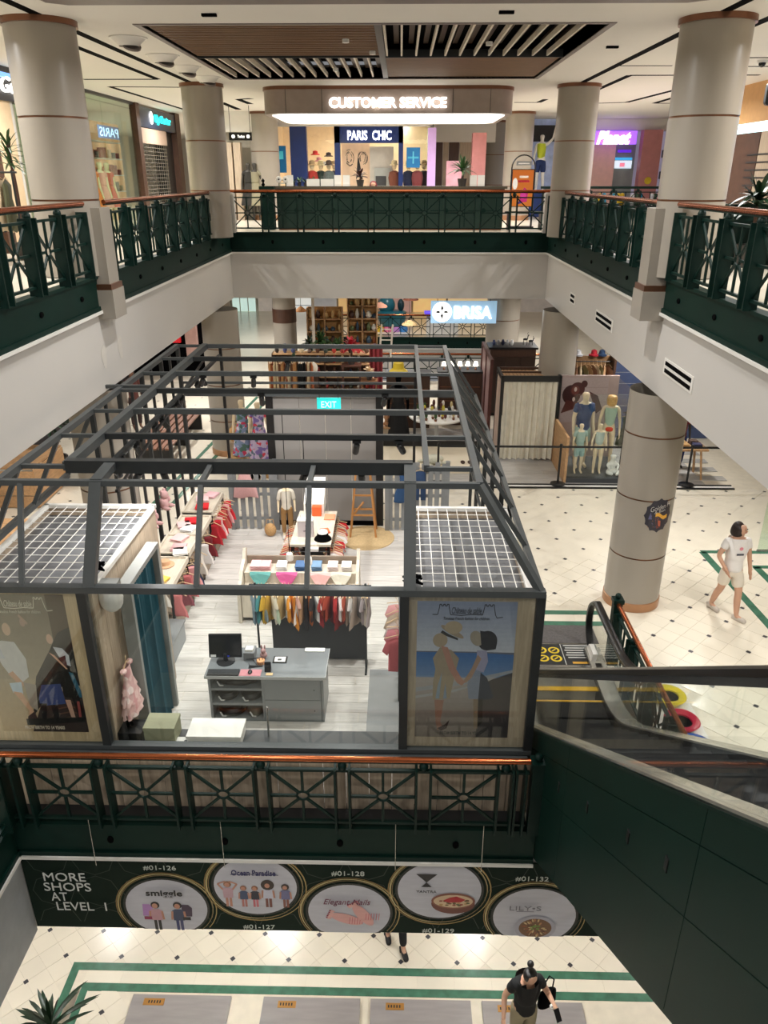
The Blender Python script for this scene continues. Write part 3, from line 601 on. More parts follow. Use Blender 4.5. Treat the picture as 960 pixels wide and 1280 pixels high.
# right child
P.poly((126, 134, 152), (.56, .52), (.66, .55), (.70, .44), (.70, .30), (.56, .30), (.54, .40)).poly((38, 46, 66), (.67, .50), (.74, .46), (.82, .32), (.79, .30), (.66, .29)).poly((150, 146, 172), (.62, .66), (.72, .66), (.74, .58), (.70, .50), (.62, .52))
P.poly((160, 128, 106), (.63, .63), (.67, .60), (.58, .46), (.52, .42), (.50, .44), (.57, .52)).el((34, 28, 28), .72, .73, .10, .07).el((150, 138, 122), .61, .745, .07, .05, rot=-.4).poly((24, 20, 22), (.64, .80), (.74, .79), (.82, .72), (.81, .67), (.72, .66), (.66, .70)).poly((132, 112, 92), (.61, .30), (.66, .30), (.67, .07), (.63, .07)).poly((40, 34, 32), (.67, .30), (.71, .30), (.72, .12), (.67, .08))
header(P, (34, 32, 38), M('ink_dark', (30, 28, 36), .5), pr); foot(P, M('ink_grey', (70, 66, 66), .5), pr)
P.m.build('print', printm, pr)
pl = thing('poster', 'beach poster of a family dressed in white and blue, left of the kiosk front', 'poster', (0, 0, 0))
lam2 = M('pale_pine_board', (196, 172, 136), .55, var=.14, scale=5, stretch=(8, 8, .7), rnd=.05)
PX0, PX1, PZ0, PZ1 = -4.30, -3.36, .93, 2.65
frame_boards(KX0 + .01, XPL - .045, SILL, ZE - .035, PX0, PX1, PZ0, PZ1, lam2, pl)
P = Print(PX0, PX1, PZ0, PZ1, KY + .012)
P.grad((176, 150, 114), (162, 148, 126), 0, .45).grad((152, 140, 120), (130, 120, 104), .40, 1)
P.poly((84, 68, 52), (.80, 1), (1, 1), (1, .55), (.80, .68)).poly((24, 22, 24), (.86, .74), (1, .78), (1, .36), (.70, .34), (.42, .14), (.38, .10), (.52, .42), (.74, .62)).poly((58, 46, 44), (.35, 0), (1, 0), (1, .30), (.72, .32), (.5, .20))
for k in range(6): P.line((92, 66, 54), .006, (.70, .10 + k * .04), (.85, .12 + k * .04), (.98, .09 + k * .04))
# man in white shirt, bare legs
P.el((206, 176, 150), .305, .76, .045, .045).poly((196, 194, 192), (.10, .64), (.22, .68), (.36, .67), (.45, .55), (.44, .42), (.36, .38), (.24, .42), (.17, .50)).poly((186, 188, 194), (.02, .66), (.16, .68), (.22, .55), (.10, .55)).poly((190, 150, 124), (.21, .44), (.27, .46), (.38, .36), (.33, .34)).poly((176, 192, 204), (.20, .37), (.34, .38), (.33, .29), (.22, .30)).poly((198, 156, 128), (.22, .31), (.32, .30), (.42, .14), (.42, .11), (.33, .11), (.36, .16)).poly((150, 140, 130), (.36, .38), (.50, .36), (.46, .16), (.38, .20))
# boy in blue shorts, woman with white top, black and blue skirt
P.poly((52, 68, 120), (.56, .36), (.78, .37), (.80, .22), (.50, .20), (.50, .26)).poly((22, 20, 24), (.50, .22), (.58, .22), (.54, .10), (.49, .10)).poly((24, 22, 26), (.62, .21), (.70, .21), (.68, .09), (.63, .10)).el((206, 170, 146), .76, .695, .035, .035).poly((196, 198, 206), (.78, .64), (.88, .63), (.94, .58), (.94, .50), (.86, .52)).poly((84, 34, 40), (.82, .56), (.90, .58), (.90, .48)).poly((16, 14, 16), (.78, .50), (.90, .50), (.98, .36), (.96, .26), (.80, .27)).poly((40, 96, 120), (.90, .46), (.95, .45), (1, .32), (1, .27), (.97, .27)).poly((206, 160, 136), (.72, .60), (.78, .58), (.90, .48), (.88, .48)).poly((20, 16, 18), (.88, .27), (.97, .27), (1, .10), (.92, .10)).poly((150, 74, 70), (.93, .24), (.96, .24), (.95, .10), (.92, .10)).poly((190, 150, 130), (.80, .25), (.86, .25), (.88, .10), (.83, .12))
P.el((184, 156, 140), .50, .81, .03, .03).line((186, 158, 138), .012, (.47, .86), (.55, .80)).poly((60, 34, 34), (.33, .12), (.42, .16), (.44, .08), (.30, .07))
P.poly((30, 28, 28), (.30, .10), (.98, .12), (.98, .08), (.30, .05))
header(P, (226, 218, 200), M('ink_cream', (232, 224, 206), .5), pl); foot(P, M('ink_cream2', (214, 200, 180), .5), pl)
P.m.build('print', printm, pl)
# ---------------------------------------------------------------- goods and fittings inside the kiosk
def garment_mesh(kind, w=.34, h=.42, t=.035, col=None):
    """in the YZ plane, hung from the origin; returns the cloth mesh"""
    m = MB(); m.col = col; z0 = -.10
    if kind == 'top': P = [(-.06, 0), (-.5, -.10), (-.72, -.42), (-.56, -.50), (-.40, -.30), (-.42, -1), (.42, -1), (.40, -.30), (.56, -.50), (.72, -.42), (.5, -.10), (.06, 0)]
    elif kind == 'dress': P = [(-.10, 0), (-.30, -.04), (-.28, -.34), (-.55, -.72), (-.62, -1), (-.2, -.96), (.25, -1.02), (.62, -.98), (.55, -.70), (.28, -.34), (.30, -.04), (.10, 0)]
    elif kind == 'trousers': P = [(-.38, 0), (-.46, -.5), (-.44, -1), (-.08, -1), (0, -.42), (.08, -1), (.44, -1), (.46, -.5), (.38, 0)]
    else: P = [(-.40, 0), (-.5, -.45), (-.46, -.98), (-.1, -1.03), (.2, -.97), (.46, -1), (.5, -.5), (.40, 0)]
    pts = [(a * w, z0 + b * h) for a, b in P]; n = len(pts)
    inner = [(a * .8, z0 - h * .5 + (z + h * .5 - z0) * .86) for a, z in pts]
    vs = []; 
    for i, (a, z) in enumerate(inner): vs.append((-t / 2 * (1 + .5 * ((i * 7) % 3 - 1) * .5), a, z))
    for a, z in pts: vs.append((0, a, z))
    for i, (a, z) in enumerate(inner): vs.append((t / 2 * (1 + .5 * ((i * 5) % 3 - 1) * .5), a, z))
    fs = [tuple(range(n)), tuple(range(3 * n - 1, 2 * n - 1, -1))] + [(i, n + i, n + (i + 1) % n, (i + 1) % n) for i in range(n)] + [(n + i, 2 * n + i, 2 * n + (i + 1) % n, n + (i + 1) % n) for i in range(n)]
    m.add(vs, fs); return m
HG = MB().tube([(0, 0, 0), (0, .02, .02), (0, .03, 0), (0, 0, -.03), (0, 0, -.06)], .004, 5).tube([(0, -.15, -.12), (0, 0, -.065), (0, .15, -.12)], .007, 5).mesh('hanger', M('pale_wood_hanger', (206, 176, 136), .5))
def garment(name, label, kind, col, loc, rz=0, w=.34, h=.42, t=.035, group=None, hanger=True):
    o = thing(name, label, 'clothes', loc, rz, group)
    g = garment_mesh(kind, w, h, t, col).build('cloth', cloth, o, True)
    if hanger: inst('hanger', HG, o)
    return o
def rack(name, label, x0, x1, y, zr, m=framed, legs=True, depth=.36):
    t = thing(name, label, 'clothes rail', (0, 0, 0))
    MB().rod((x0 - .08, y, zr), (x1 + .08, y, zr), .014).build('rail', m, t, True)
    for x in (x0, x1):
        MB().rod((x, y, .0), (x, y, zr + .03), .016).build('upright', m, t, True); MB().beam((x, y - depth / 2, .02), (x, y + depth / 2, .02), .03, .03).build('foot', m, t)
    return t
tag(rack('clothes_rail', 'dark metal clothes rail of childrens clothes behind the till desk', -1.96, -.44, 9.22, 1.36), 'long dark clothes rail behind the till desk', 'clothes rail')
pb_ = tag(MB().box(-1.80, -.46, 9.42, 9.50, 0.03, .72).build('rail_back_panel', dgrey), 'low charcoal panel behind the long clothes rail', 'panel')  # its charcoal also paints in the shade under the hanging clothes
seq = [('slate blue', (128, 148, 158), 'top', .50), ('grey', (120, 130, 136), 'trousers', .5), ('teal', (70, 136, 140), 'top', .46), ('grey blue', (150, 164, 168), 'dress', .44), ('mustard', (206, 164, 52), 'top', .48), ('mustard', (198, 156, 60), 'trousers', .5), ('cream', (222, 214, 192), 'top', .42), ('pale green', (190, 206, 180), 'dress', .46), ('cream', (226, 218, 200), 'trousers', .5), ('olive tan', (176, 150, 100), 'top', .44), ('white', (232, 230, 224), 'top', .42), ('orange', (226, 150, 44), 'top', .46), ('orange', (222, 140, 40), 'dress', .56), ('dusty pink', (214, 170, 156), 'top', .42), ('white', (234, 228, 220), 'dress', .48), ('tan', (196, 150, 110), 'trousers', .48), ('black', (34, 30, 30), 'dress', .56), ('rust', (176, 96, 50), 'trousers', .5), ('black', (40, 34, 34), 'top', .44), ('white', (236, 232, 226), 'top', .46), ('dark red', (140, 34, 36), 'dress', .52), ('dark red', (150, 38, 40), 'top', .50), ('brick', (170, 74, 50), 'top', .42), ('brick', (164, 66, 44), 'top', .44), ('maroon', (92, 26, 30), 'dress', .54), ('red', (178, 44, 44), 'top', .46), ('white', (236, 234, 230), 'top', .42), ('maroon', (118, 38, 36), 'dress', .56), ('rust', (180, 84, 62), 'top', .42), ('taupe', (150, 132, 118), 'trousers', .5), ('white', (230, 226, 222), 'top', .46), ('taupe', (168, 150, 136), 'dress', .56), ('grey', (120, 112, 108), 'top', .42), ('beige', (196, 182, 166), 'trousers', .52), ('lilac grey', (168, 158, 160), 'top', .48), ('lilac grey', (178, 166, 166), 'dress', .5)]
random.seed(5)
for k, (cn, c, kd, h) in enumerate(seq):
    garment('hanging_garment', cn + ' childs garment, ' + nth(k) + ' from the left on the rail behind the till', kd, c, (-2.0 + k * 1.6 / 35, 9.22 + random.uniform(-.01, .01), 1.36), R(random.uniform(-32, 32)), w=random.uniform(.28, .34), h=h * .95, t=.045, group='childrens clothes on the long rail')
# till desk
t = thing('till_desk', 'grey till desk with open shelves and two drawers inside the kiosk', 'desk', (-2.40, 8.02, 0))
gp = M('grey_desk_paint', (132, 136, 138), .35, var=.03); gpd = M('desk_top_laminate', (122, 126, 128), .25, var=.03)
MB().box(-.03, 1.50, -.03, .62, .69, .725).build('desktop', gpd, t)
MB().box(-.03, 1.50, -.035, -.03, .685, .73).build('top_edge', M('pale_edge', (190, 192, 192), .4), t); MB().box(1.50, 1.505, -.03, .62, .685, .73).build('top_edge', _m['pale_edge'], t)
for x in (0, .68, 1.44): MB().box(x, x + .03, 0, .58, .02, .69).build('side_panel', gp, t)
MB().box(0, 1.47, .56, .59, .02, .69).build('rear_panel', gp, t); MB().box(0, 1.47, 0, .58, 0, .03).build('bottom_panel', gp, t)
MB().box(.03, .68, .54, .56, .03, .69).build('dark_back', blackm, t)  # black sheet painting in the dark inside of the open shelves
for z in (.48, .25): MB().box(.03, .68, .01, .56, z, z + .035).build('shelf', gp, t)
for z0, z1 in ((.04, .35), (.36, .67)):
    d = MB().box(.715, 1.435, -.012, .01, z0, z1).build('drawer', gp, t); MB().lathe([(.006, 0), (.006, .01)], n=8).build('knob', black, d, loc=(1.35, -.012, (z0 + z1) / 2), rot=(PI / 2, 0, 0))
for k, (x, z, w_, h, c, lb) in enumerate(((.06, .515, .56, .10, (14, 14, 15), 'black cash drawer in the top shelf of the till desk'), (.06, .285, .28, .10, (20, 20, 21), 'black folded bag on the middle left of the till desk shelves'), (.37, .285, .28, .09, (22, 21, 21), 'black folded bag on the middle right of the till desk shelves'), (.06, .035, .36, .10, (18, 18, 19), 'stack of black bags at the bottom of the till desk'), (.45, .035, .2, .11, (104, 100, 88), 'olive folded bag at the bottom right of the till desk shelves'))):
    o = thing('stored_bag', lb, 'bag', (-2.40, 8.02, 0)); m = MB(); m.col = c
    m.lathe([(.42, 0), (.5, .25), (.5, .7), (.40, 1)], n=12); m.v = [(x + w_ / 2 + a * w_, .18 + b * .28, z + q * h) for a, b, q in m.v]; m.build('body', plastic, o, True)
    m = MB(); m.col = (220, 220, 218); m.tube([(x + .05, .04, z + h * .8), (x + .09, .0, z + h * .5), (x + .12, .04, z + .02)], .01, 6).build('strap', plastic, o)
# computer, keyboard, mouse, phone...
o = thing('monitor', 'black till monitor standing on the left of the till desk', 'monitor', (-2.22, 8.32, .725))
MB().lathe([(.12, 0), (.12, .012), (.03, .02), (.025, .12)], n=16).build('stand', black, o); b_ = MB().box(-.21, .21, -.02, .02, .06, .37).build('housing', black, o, rot=(R(-14), 0, R(2)))
MB().box(-.195, .195, -.024, -.021, .09, .355).build('screen', M('screen_glass', (10, 11, 14), .12), b_); MB().box(-.19, -.12, -.026, -.024, .07, .10).build('sticker', paper, b_); MB().box(.0, .05, -.026, -.024, .072, .086).build('blue_logo', M('blue_badge', (40, 60, 190), .4, emit=.5), b_)
o = thing('keyboard', 'black keyboard in front of the till monitor', 'keyboard', (-2.20, 8.06, .725), R(1)); MB().box(-.20, .20, -.065, .065, 0, .018).build('case', black, o)
km = MB().box(-.0085, .0085, -.008, .008, 0, .006).mesh('key', dgrey)
for i in range(18):
    for j in range(5): inst('key', km, o, (-.187 + i * .022, -.048 + j * .022, .018))
tag(MB().box(-1.99, -1.72, 8.0, 8.14, .726, .731).build('mouse_mat', M('pink_mat', (196, 132, 138), .8)), 'pink mouse mat beside the keyboard', 'mat')
o = thing('mouse', 'black computer mouse on the pink mat', 'mouse', (-1.86, 8.07, .731)); MB().ell((0, 0, .012), (.028, .045, .016), 12, 8).build('shell', black, o, True); MB().rod((0, .045, .012), (-.05, .2, .004), .003, 5).build('lead', black, o)
o = thing('card_reader', 'black upright card reader on the till desk', 'card reader', (-1.64, 8.12, .726)); MB().prism([(-.04, -.03, 0), (-.04, .03, 0), (-.04, .015, .13), (-.04, .0, .13)], (.08, 0, 0)).build('body', black, o); MB().box(-.03, .03, -.026, -.018, .05, .11).build('display', M('screen_glass', (10, 11, 14)), o)
tag(MB().box(-1.655, -1.57, 8.02, 8.07, .726, .732).build('memo_note', M('yellow_note', (222, 190, 140), .7)), 'small yellow note on the till desk edge', 'note')
o = thing('receipt_printer', 'white and black receipt printer behind the till monitor', 'printer', (-1.92, 8.42, .726)); MB().box(-.07, .07, -.09, .09, 0, .12).build('body', greyp, o); MB().box(-.05, .05, -.06, .04, .12, .15).build('lid', white, o)
for k in range(4):
    pts = [(-1.98 + .03 * k, 8.35, .74), (-1.86 + .04 * k, 8.26 + .02 * k, .80), (-1.78 + .02 * k, 8.20, .735), (-1.9, 8.16 + .02 * k, .733)]
    tag(MB().tube(pts, .005, 5).build('cable', black), 'black cable looping behind the till monitor, ' + nth(k) + ' loop', 'cable', 'till cables')
o = thing('toy_bunny', 'dusty pink soft toy by the till printer', 'toy', (-1.74, 8.40, .726)); m = M('dusty_pink_plush', (196, 156, 154), .9); MB().ell((0, 0, .05), (.05, .04, .05)).build('body', m, o, True); MB().ell((0, -.01, .12), .035).build('head', m, o, True)
for s in (-1, 1): MB().ell((s * .02, 0, .17), (.012, .01, .035), 8, 5).build('ear', m, o, True)
tag(MB().lathe([(.05, 0), (.055, .05), (.05, .055)], (-1.76, 8.28, .726), 16).build('tape_dispenser', M('orange_plastic', (222, 160, 110), .5)), 'small orange pot on the till desk', 'pot')
o = thing('picture_frame', 'small black framed card lying on the till desk', 'picture frame', (-1.52, 8.36, .726)); MB().box(-.09, .09, -.07, .07, 0, .012).build('frame', black, o); MB().box(-.07, .07, -.055, .055, .012, .014).build('card', paper, o); MB().box(-.03, .02, -.03, .01, .014, .0145).build('print', dgrey, o)
tag(MB().box(-1.22, -.96, 8.55, 8.63, .726, .74).build('white_tray', paper), 'slim white tray on the back edge of the till desk', 'tray')
# window ledge
tag(MB().box(-3.08, .02, 6.72, 7.06, .62, .66).build('window_ledge', dgrey), 'long charcoal ledge inside the front window', 'ledge')
o = thing('storage_box', 'large white lidded box on the window ledge', 'box', (-2.02, 6.89, .66)); MB().box(-.29, .29, -.15, .15, 0, .14).build('box_body', paper, o); MB().box(-.305, .305, -.16, .16, .13, .17).build('lid', white, o)
o = thing('carton', 'olive shoe box at the left of the window ledge', 'box', (-2.64, 6.92, .66)); c_ = M('olive_card', (150, 150, 122), .7); MB().box(-.17, .17, -.13, .13, 0, .20).build('box_body', c_, o); MB().box(-.175, .175, -.135, .135, .19, .23).build('lid', c_, o)
o = thing('black_case', 'black case in the corner of the window ledge', 'case', (-2.97, 6.90, .66)); MB().box(-.13, .13, -.12, .12, 0, .16).build('body', black, o); MB().tube([(-.05, 0, .16), (-.04, 0, .3), (.0, 0, .18)], .018).build('handle', blackm, o)
o = thing('card_tray', 'white card with a black dot on the window ledge', 'card', (-2.38, 6.82, .66)); MB().box(-.1, .1, -.07, .07, 0, .03).build('card', paper, o); MB().lathe([(.02, 0), (.02, .004)], (.02, 0, .03), 12).build('dot', black, o)
tag(MB().rod((-1.45, 6.95, .66), (-1.45, 6.98, 1.05), .012).build('chrome_stand', steel), 'thin chrome stand on the window ledge', 'stand')
# teal curtain at the fitting room opening
def curtain(m, p, q, z0, z1, n=40, amp=.03, folds=7):
    p = Vector(p); q = Vector(q); d = (q - p); nrm = Vector((-d.y, d.x, 0)).normalized(); vs = []
    for j in range(6):
        z = z1 + (z0 - z1) * j / 5
        for i in range(n + 1):
            s = i / n; a = amp * (.5 + .5 * j / 5) * (math.sin(s * folds * 2 * PI) + .4 * math.sin(s * folds * 4.7 * PI + j * .3)); v = p + d * s + nrm * a; vs.append((v.x, v.y, z))
    m.add(vs, [(j * (n + 1) + i, j * (n + 1) + i + 1, (j + 1) * (n + 1) + i + 1, (j + 1) * (n + 1) + i) for j in range(5) for i in range(n)]); return m
t = thing('fitting_curtain', 'dark teal curtain hanging in the left fitting room doorway', 'curtain', (0, 0, 0))
curtain(MB(), (-2.98, 7.42, 0), (-2.98, 8.25, 0), .05, 2.28).build('drape', M('teal_cloth', (24, 78, 92), .8, var=.1), t, True)
MB().rod((-2.98, 7.36, 2.3), (-2.98, 8.32, 2.3), .014).build('rod', steel, t)
dk = M('pale_grey_board', (140, 142, 138), .5)
t = thing('doorway_frame', 'grey board frame around the teal curtain', 'door frame', (0, 0, 0))
MB().box(-3.06, -2.92, 7.30, 7.36, .02, 2.42).build('jamb', dk, t); MB().box(-3.06, -2.92, 8.30, 8.36, .02, 2.42).build('jamb', dk, t); MB().box(-3.06, -2.92, 7.36, 8.30, 2.36, 2.42).build('head_board', dk, t)
t = thing('hanging_dress', 'pale pink frilly dress hanging on the boards left of the teal curtain', 'clothes', (-3.01, 7.08, 1.62)); pkm = floral('pink_print_cloth', (226, 190, 184), [(206, 150, 150), (236, 214, 208), (214, 170, 166)]); inst('hanger', HG, t)
def frill(m, r0, r1, z0, z1, n=28, amp=.12, fl=9, sx=.45):
    vs = []
    for q in range(4):
        f = q / 3; r = r0 + (r1 - r0) * f; vs += [(r * sx * (1 + amp * f * math.sin(fl * 2 * PI * k / n)) * math.cos(2 * PI * k / n), r * (1 + amp * f * math.sin(fl * 2 * PI * k / n)) * math.sin(2 * PI * k / n), z0 + (z1 - z0) * f) for k in range(n)]
    return m.add(vs, [(q * n + k, q * n + (k + 1) % n, (q + 1) * n + (k + 1) % n, (q + 1) * n + k) for q in range(3) for k in range(n)])
frill(MB(), .07, .10, -.10, -.30, amp=.02).build('bodice', pkm, t, True)
for q, (a, b, z0, z1) in enumerate(((.09, .15, -.27, -.42), (.12, .19, -.39, -.55), (.15, .22, -.52, -.70))): frill(MB(), a, b, z0, z1).build('frill_tier', pkm, t, True)
for sy in (-1, 1): MB().ell((0, sy * .10, -.12), (.04, .05, .03), 8, 5).build('sleeve', pkm, t, True)
MB().box(-2.96, -2.90, 6.9, 6.95, 2.3, 2.45)
o = thing('dome_fitting', 'white dome shaped bag hanging inside the left window corner', 'bag', (-3.0, 6.95, 2.45)); MB().ell((0, 0, 0), (.13, .1, .16), 14, 8).build('body', white, o, True); MB().box(-.1, .1, -.07, .07, .14, .2).build('top_block', dk, o)
# left display tables
bone = M('driftwood_board', (204, 194, 176), .55, var=.12, scale=4, stretch=(6, 1, 1)); oakg = M('weathered_oak', (150, 134, 116), .55, var=.15, scale=4, stretch=(1, 6, 1))
def folded(name, label, col, x, y, z, sx=.13, sy=.11, h=.05, rz=0, n=2, cat='clothes'):
    o = thing(name, label, cat, (x, y, z), rz)
    for k in range(n):
        m = MB(); m.col = tuple(max(0, c - 14 * k) for c in col)
        m.lathe([(.86, 0), (1, .25), (1, .7), (.88, 1)], n=4); a = PI / 4
        m.v = [((p[0] * math.cos(a) - p[1] * math.sin(a)) * sx * 1.35, (p[0] * math.sin(a) + p[1] * math.cos(a)) * sy * 1.35, (n - 1 - k) * h / n + p[2] * h / n) for p in m.v]
        m.build('folded_layer', cloth, o, True, rot=(0, 0, R(4 * k)))
    return o
U = [(9.98, 10.94), (11.0, 11.72), (11.78, 12.58), (12.66, 13.62)]
for k, (a, b) in enumerate(U):
    t = thing('display_table', 'pale tray-topped display table along the left side, ' + nth(k) + ' from the front', 'table', (-3.64, (a + b) / 2, 0), 0, 'display tables along the left side'); L = (b - a) / 2; z = .88 + .03 * (k % 2)
    MB().box(-.26, .26, -L, L, z - .03, z).build('tray_floor', bone, t)
    for x0, x1, y0, y1 in ((-.28, -.25, -L, L), (.25, .28, -L, L), (-.25, .25, -L, -L + .03), (-.25, .25, L - .03, L)): MB().box(x0, x1, y0, y1, z - .06, z + .03).build('tray_rim', bone, t)
    for sx in (-1, 1):
        for sy in (-1, 1): MB().box(sx * .25 - .02, sx * .25 + .02, sy * (L - .03) - .02, sy * (L - .03) + .02, 0, z - .05).build('leg', framed, t)
    MB().box(-.25, .25, -L + .02, L - .02, .40, .43).build('shelf', oakg, t); MB().box(-.27, .27, -L, L, .06, .28).build('crate', oakg, t)
items = [('tan straw hat', (206, 164, 128), -3.66, 10.68), ('yellow folded shirt', (232, 200, 90), -3.60, 10.14), ('white lace cloth', (226, 222, 214), -3.74, 10.4), ('pale pink folded dress', (226, 184, 182), -3.66, 11.55), ('pink folded blouse', (220, 172, 172), -3.58, 11.2), ('white card', (236, 234, 228), -3.52, 11.05), ('white folded shirt', (232, 230, 226), -3.62, 12.0), ('red folded dress', (206, 30, 42), -3.66, 12.32), ('pale pink folded top', (228, 190, 188), -3.74, 12.15), ('red folded shirt', (214, 34, 40), -3.6, 12.9), ('pale pink folded trousers', (230, 196, 194), -3.68, 13.25), ('pink patterned cloth', (224, 180, 184), -3.56, 13.45)]
for nme, c, x, y in items:
    z = .885 + (.03 if 11 < y < 11.75 or y > 12.62 else 0)
    if 'hat' in nme:
        o = thing('straw_hat', nme + ' on the nearest left display table', 'hat', (x, y, z)); m = MB(); m.col = c; m.lathe([(.14, 0), (.145, .01), (.08, .015), (.075, .08), (.03, .095)], n=20).build('hat_body', cloth, o, True); MB().lathe([(.079, .02), (.078, .04)], n=20, cap=False).build('hat_band', white, o)
    else: folded('folded_garment', nme + ' lying on a left display table', c, x, y, z, .12, .13, .05, random.uniform(-.4, .4))
random.seed(9)
k = 0
for y0, y1, cs in ((12.7, 13.6, [('red', (198, 34, 44)), ('pink', (214, 150, 150)), ('dark red', (150, 36, 44)), ('brick', (178, 84, 70)), ('red', (196, 40, 44)), ('pale pink', (222, 180, 176)), ('crimson', (176, 30, 40))]), (12.0, 12.5, [('crimson', (170, 32, 42)), ('maroon', (110, 30, 36))]), (11.0, 11.7, [('pale grey', (206, 200, 196)), ('cream', (226, 216, 204)), ('navy', (40, 48, 70))]), (10.0, 10.9, [('striped pink', (212, 150, 148)), ('rose', (198, 110, 112)), ('plum', (130, 66, 76)), ('rose', (206, 120, 120))])):
    for i, (cn, c) in enumerate(cs):
        garment('hanging_garment', cn + ' garment hanging under the left display tables, ' + nth(k) + ' from the back', 'dress', c, (-3.30, y1 - (y1 - y0) * i / max(1, len(cs) - 1), .86), R(90 + random.uniform(-20, 20)), w=.24, h=.40, t=.05, group='clothes hanging by the left display tables'); k += 1
t = thing('plinth', 'long low grey plinth left of the till desk', 'plinth', (0, 0, 0)); MB().box(-3.62, -3.22, 8.75, 9.9, .02, .34).build('plinth_body', gp, t); MB().box(-3.64, -3.20, 8.73, 9.92, .34, .37).build('plinth_top', greyp, t)
rk = thing('wall_rail', 'short clothes rail above the grey plinth', 'clothes rail', (0, 0, 0)); MB().rod((-3.45, 8.75, 1.28), (-3.45, 9.8, 1.28), .014).build('rail', framed, rk); MB().rod((-3.45, 9.8, .37), (-3.45, 9.8, 1.28), .014).build('upright', framed, rk); MB().rod((-3.45, 8.75, .37), (-3.45, 8.75, 1.28), .014).build('upright', framed, rk)
for i, (cn, c, h) in enumerate((('pink patterned', (206, 150, 150), .62), ('rose red', (180, 60, 74), .72), ('pale blue', (176, 190, 198), .5), ('white', (230, 228, 222), .46), ('grey blue', (150, 164, 172), .5), ('cream', (222, 212, 200), .42))):
    garment('hanging_garment', cn + ' childs dress on the short rail above the grey plinth', 'dress', c, (-3.45, 8.82 + i * .16, 1.28), R(random.uniform(60, 120) if i < 2 else random.uniform(50, 90)), w=.3, h=h, t=.06, group='clothes over the grey plinth')
# grey picket panels
fm = M('grey_picket_paint', (128, 130, 130), .55, var=.08)
def fence(x0, x1, y, h, label, along='x', n=None, cap=False):
    t = thing('picket_panel', label, 'fence panel', (x0, y, 0), 0 if along == 'x' else PI / 2); L = x1 - x0; n = n or int(L / .13)
    for z in (.22, h * .52, h - .18): MB().box(0, L, .02, .045, z, z + .06).build('fence_rail', fm, t)
    for k in range(n): x = L * (k + .5) / n; MB().box(x - .045, x + .045, -.01, .02, .04, h + .03 * ((k * 5) % 3)).build('picket', fm, t)
    for x in (0, L):
        MB().box(x - .04, x + .04, -.03, .05, 0, h + .08).build('fence_post', fm, t)
        if cap: MB().box(x - .05, x + .05, -.04, .06, h + .08, h + .11).build('post_cap', white, t)
fence(-3.28, -2.40, 13.9, 1.42, 'grey picket panel at the back of the kiosk, left of the scrim'); fence(-.22, .95, 13.9, 1.40, 'grey picket panel at the back of the kiosk, right of the stool')
for k, (a, b) in enumerate(((9.98, 11.0), (11.08, 12.1), (12.18, 13.5))): fence(a, b, 0, 1.16, 'low grey picket panel behind the left display tables, ' + nth(k) + ' from the front', 'y', cap=True).__class__ if False else None
for o in [o for o in bpy.data.objects if o.name.startswith('picket_panel') and 'low grey' in (o.get('label') or '')]:
    o.location = (-3.98, o.location.x, 0)
garment('hanging_dress', 'pink checked dress on the grey picket panel at the back', 'dress', (206, 160, 158), (-2.98, 13.84, 1.52), PI / 2, w=.40, h=.70, t=.05)
garment('hanging_dress', 'dark blue dress on the right grey picket panel at the back', 'dress', (44, 76, 116), (.12, 13.84, 1.40), PI / 2, w=.34, h=.66, t=.05)
garment('hanging_garment', 'navy trousers on the right grey picket panel at the back', 'trousers', (40, 62, 96), (.42, 13.84, 1.40), PI / 2, w=.26, h=.60, t=.05)
# draped goods left of tables (soft pink toys on the fence)
for k, (y, z) in enumerate(((11.3, 1.26), (12.0, 1.28))):
    o = thing('soft_toy', 'pink plush toy sitting on the left picket panels, ' + ('nearer', 'farther')[k] + ' one', 'toy', (-4.0, y, z), R(80), 'plush toys on the left fence'); m = _m['dusty_pink_plush']
    MB().ell((0, 0, .10), (.10, .08, .12)).build('body', m, o, True); MB().ell((0, -.02, .26), .075).build('head', m, o, True)
    for s in (-1, 1): MB().ell((s * .05, 0, .33), .03, 8, 5).build('ear', m, o, True); MB().ell((s * .08, -.08, .04), (.035, .08, .035), 8, 5).build('leg', m, o, True); MB().ell((s * .10, -.03, .15), (.03, .05, .06), 8, 5).build('arm', m, o, True)
# tiered bench display
t = thing('tiered_display', 'pale wooden two-tier display with curved ends, middle of the kiosk', 'display stand', (0, 0, 0))
MB().box(-2.44, -.66, 10.76, 11.10, .69, .72).build('upper_shelf', bone, t); MB().box(-2.44, -.66, 10.42, 10.76, .51, .54).build('lower_shelf', bone, t); MB().box(-2.44, -.66, 10.76, 10.79, .54, .69).build('riser_board', bone, t); MB().box(-2.44, -.66, 11.08, 11.11, .05, .86).build('back_board', oakg, t); MB().box(-2.44, -.66, 10.42, 10.44, .10, .51).build('front_board', bone, t)
for x in (-2.5, -.66): MB().prism([(x, 10.38, 0), (x, 11.12, 0), (x, 11.14, .98), (x, 11.06, 1.0), (x, 10.96, .86), (x, 10.72, .78), (x, 10.6, .66), (x, 10.40, .60)], (.05, 0, 0)).build('end_panel', bone, t)
for k, (cn, c, x) in enumerate((('pale pink', (230, 186, 186), -2.28), ('pink', (226, 178, 178), -2.12), ('white', (238, 236, 230), -1.86), ('blue denim', (76, 106, 146), -1.56), ('pale denim', (116, 146, 174), -1.30), ('white and pink', (236, 220, 214), -1.04), ('cream', (236, 230, 222), -.82))):
    folded('folded_stack', cn + ' folded clothes on the upper tier, ' + nth(k) + ' from the left', c, x, 10.93, .72, .085, .12, .09, 0, 3)
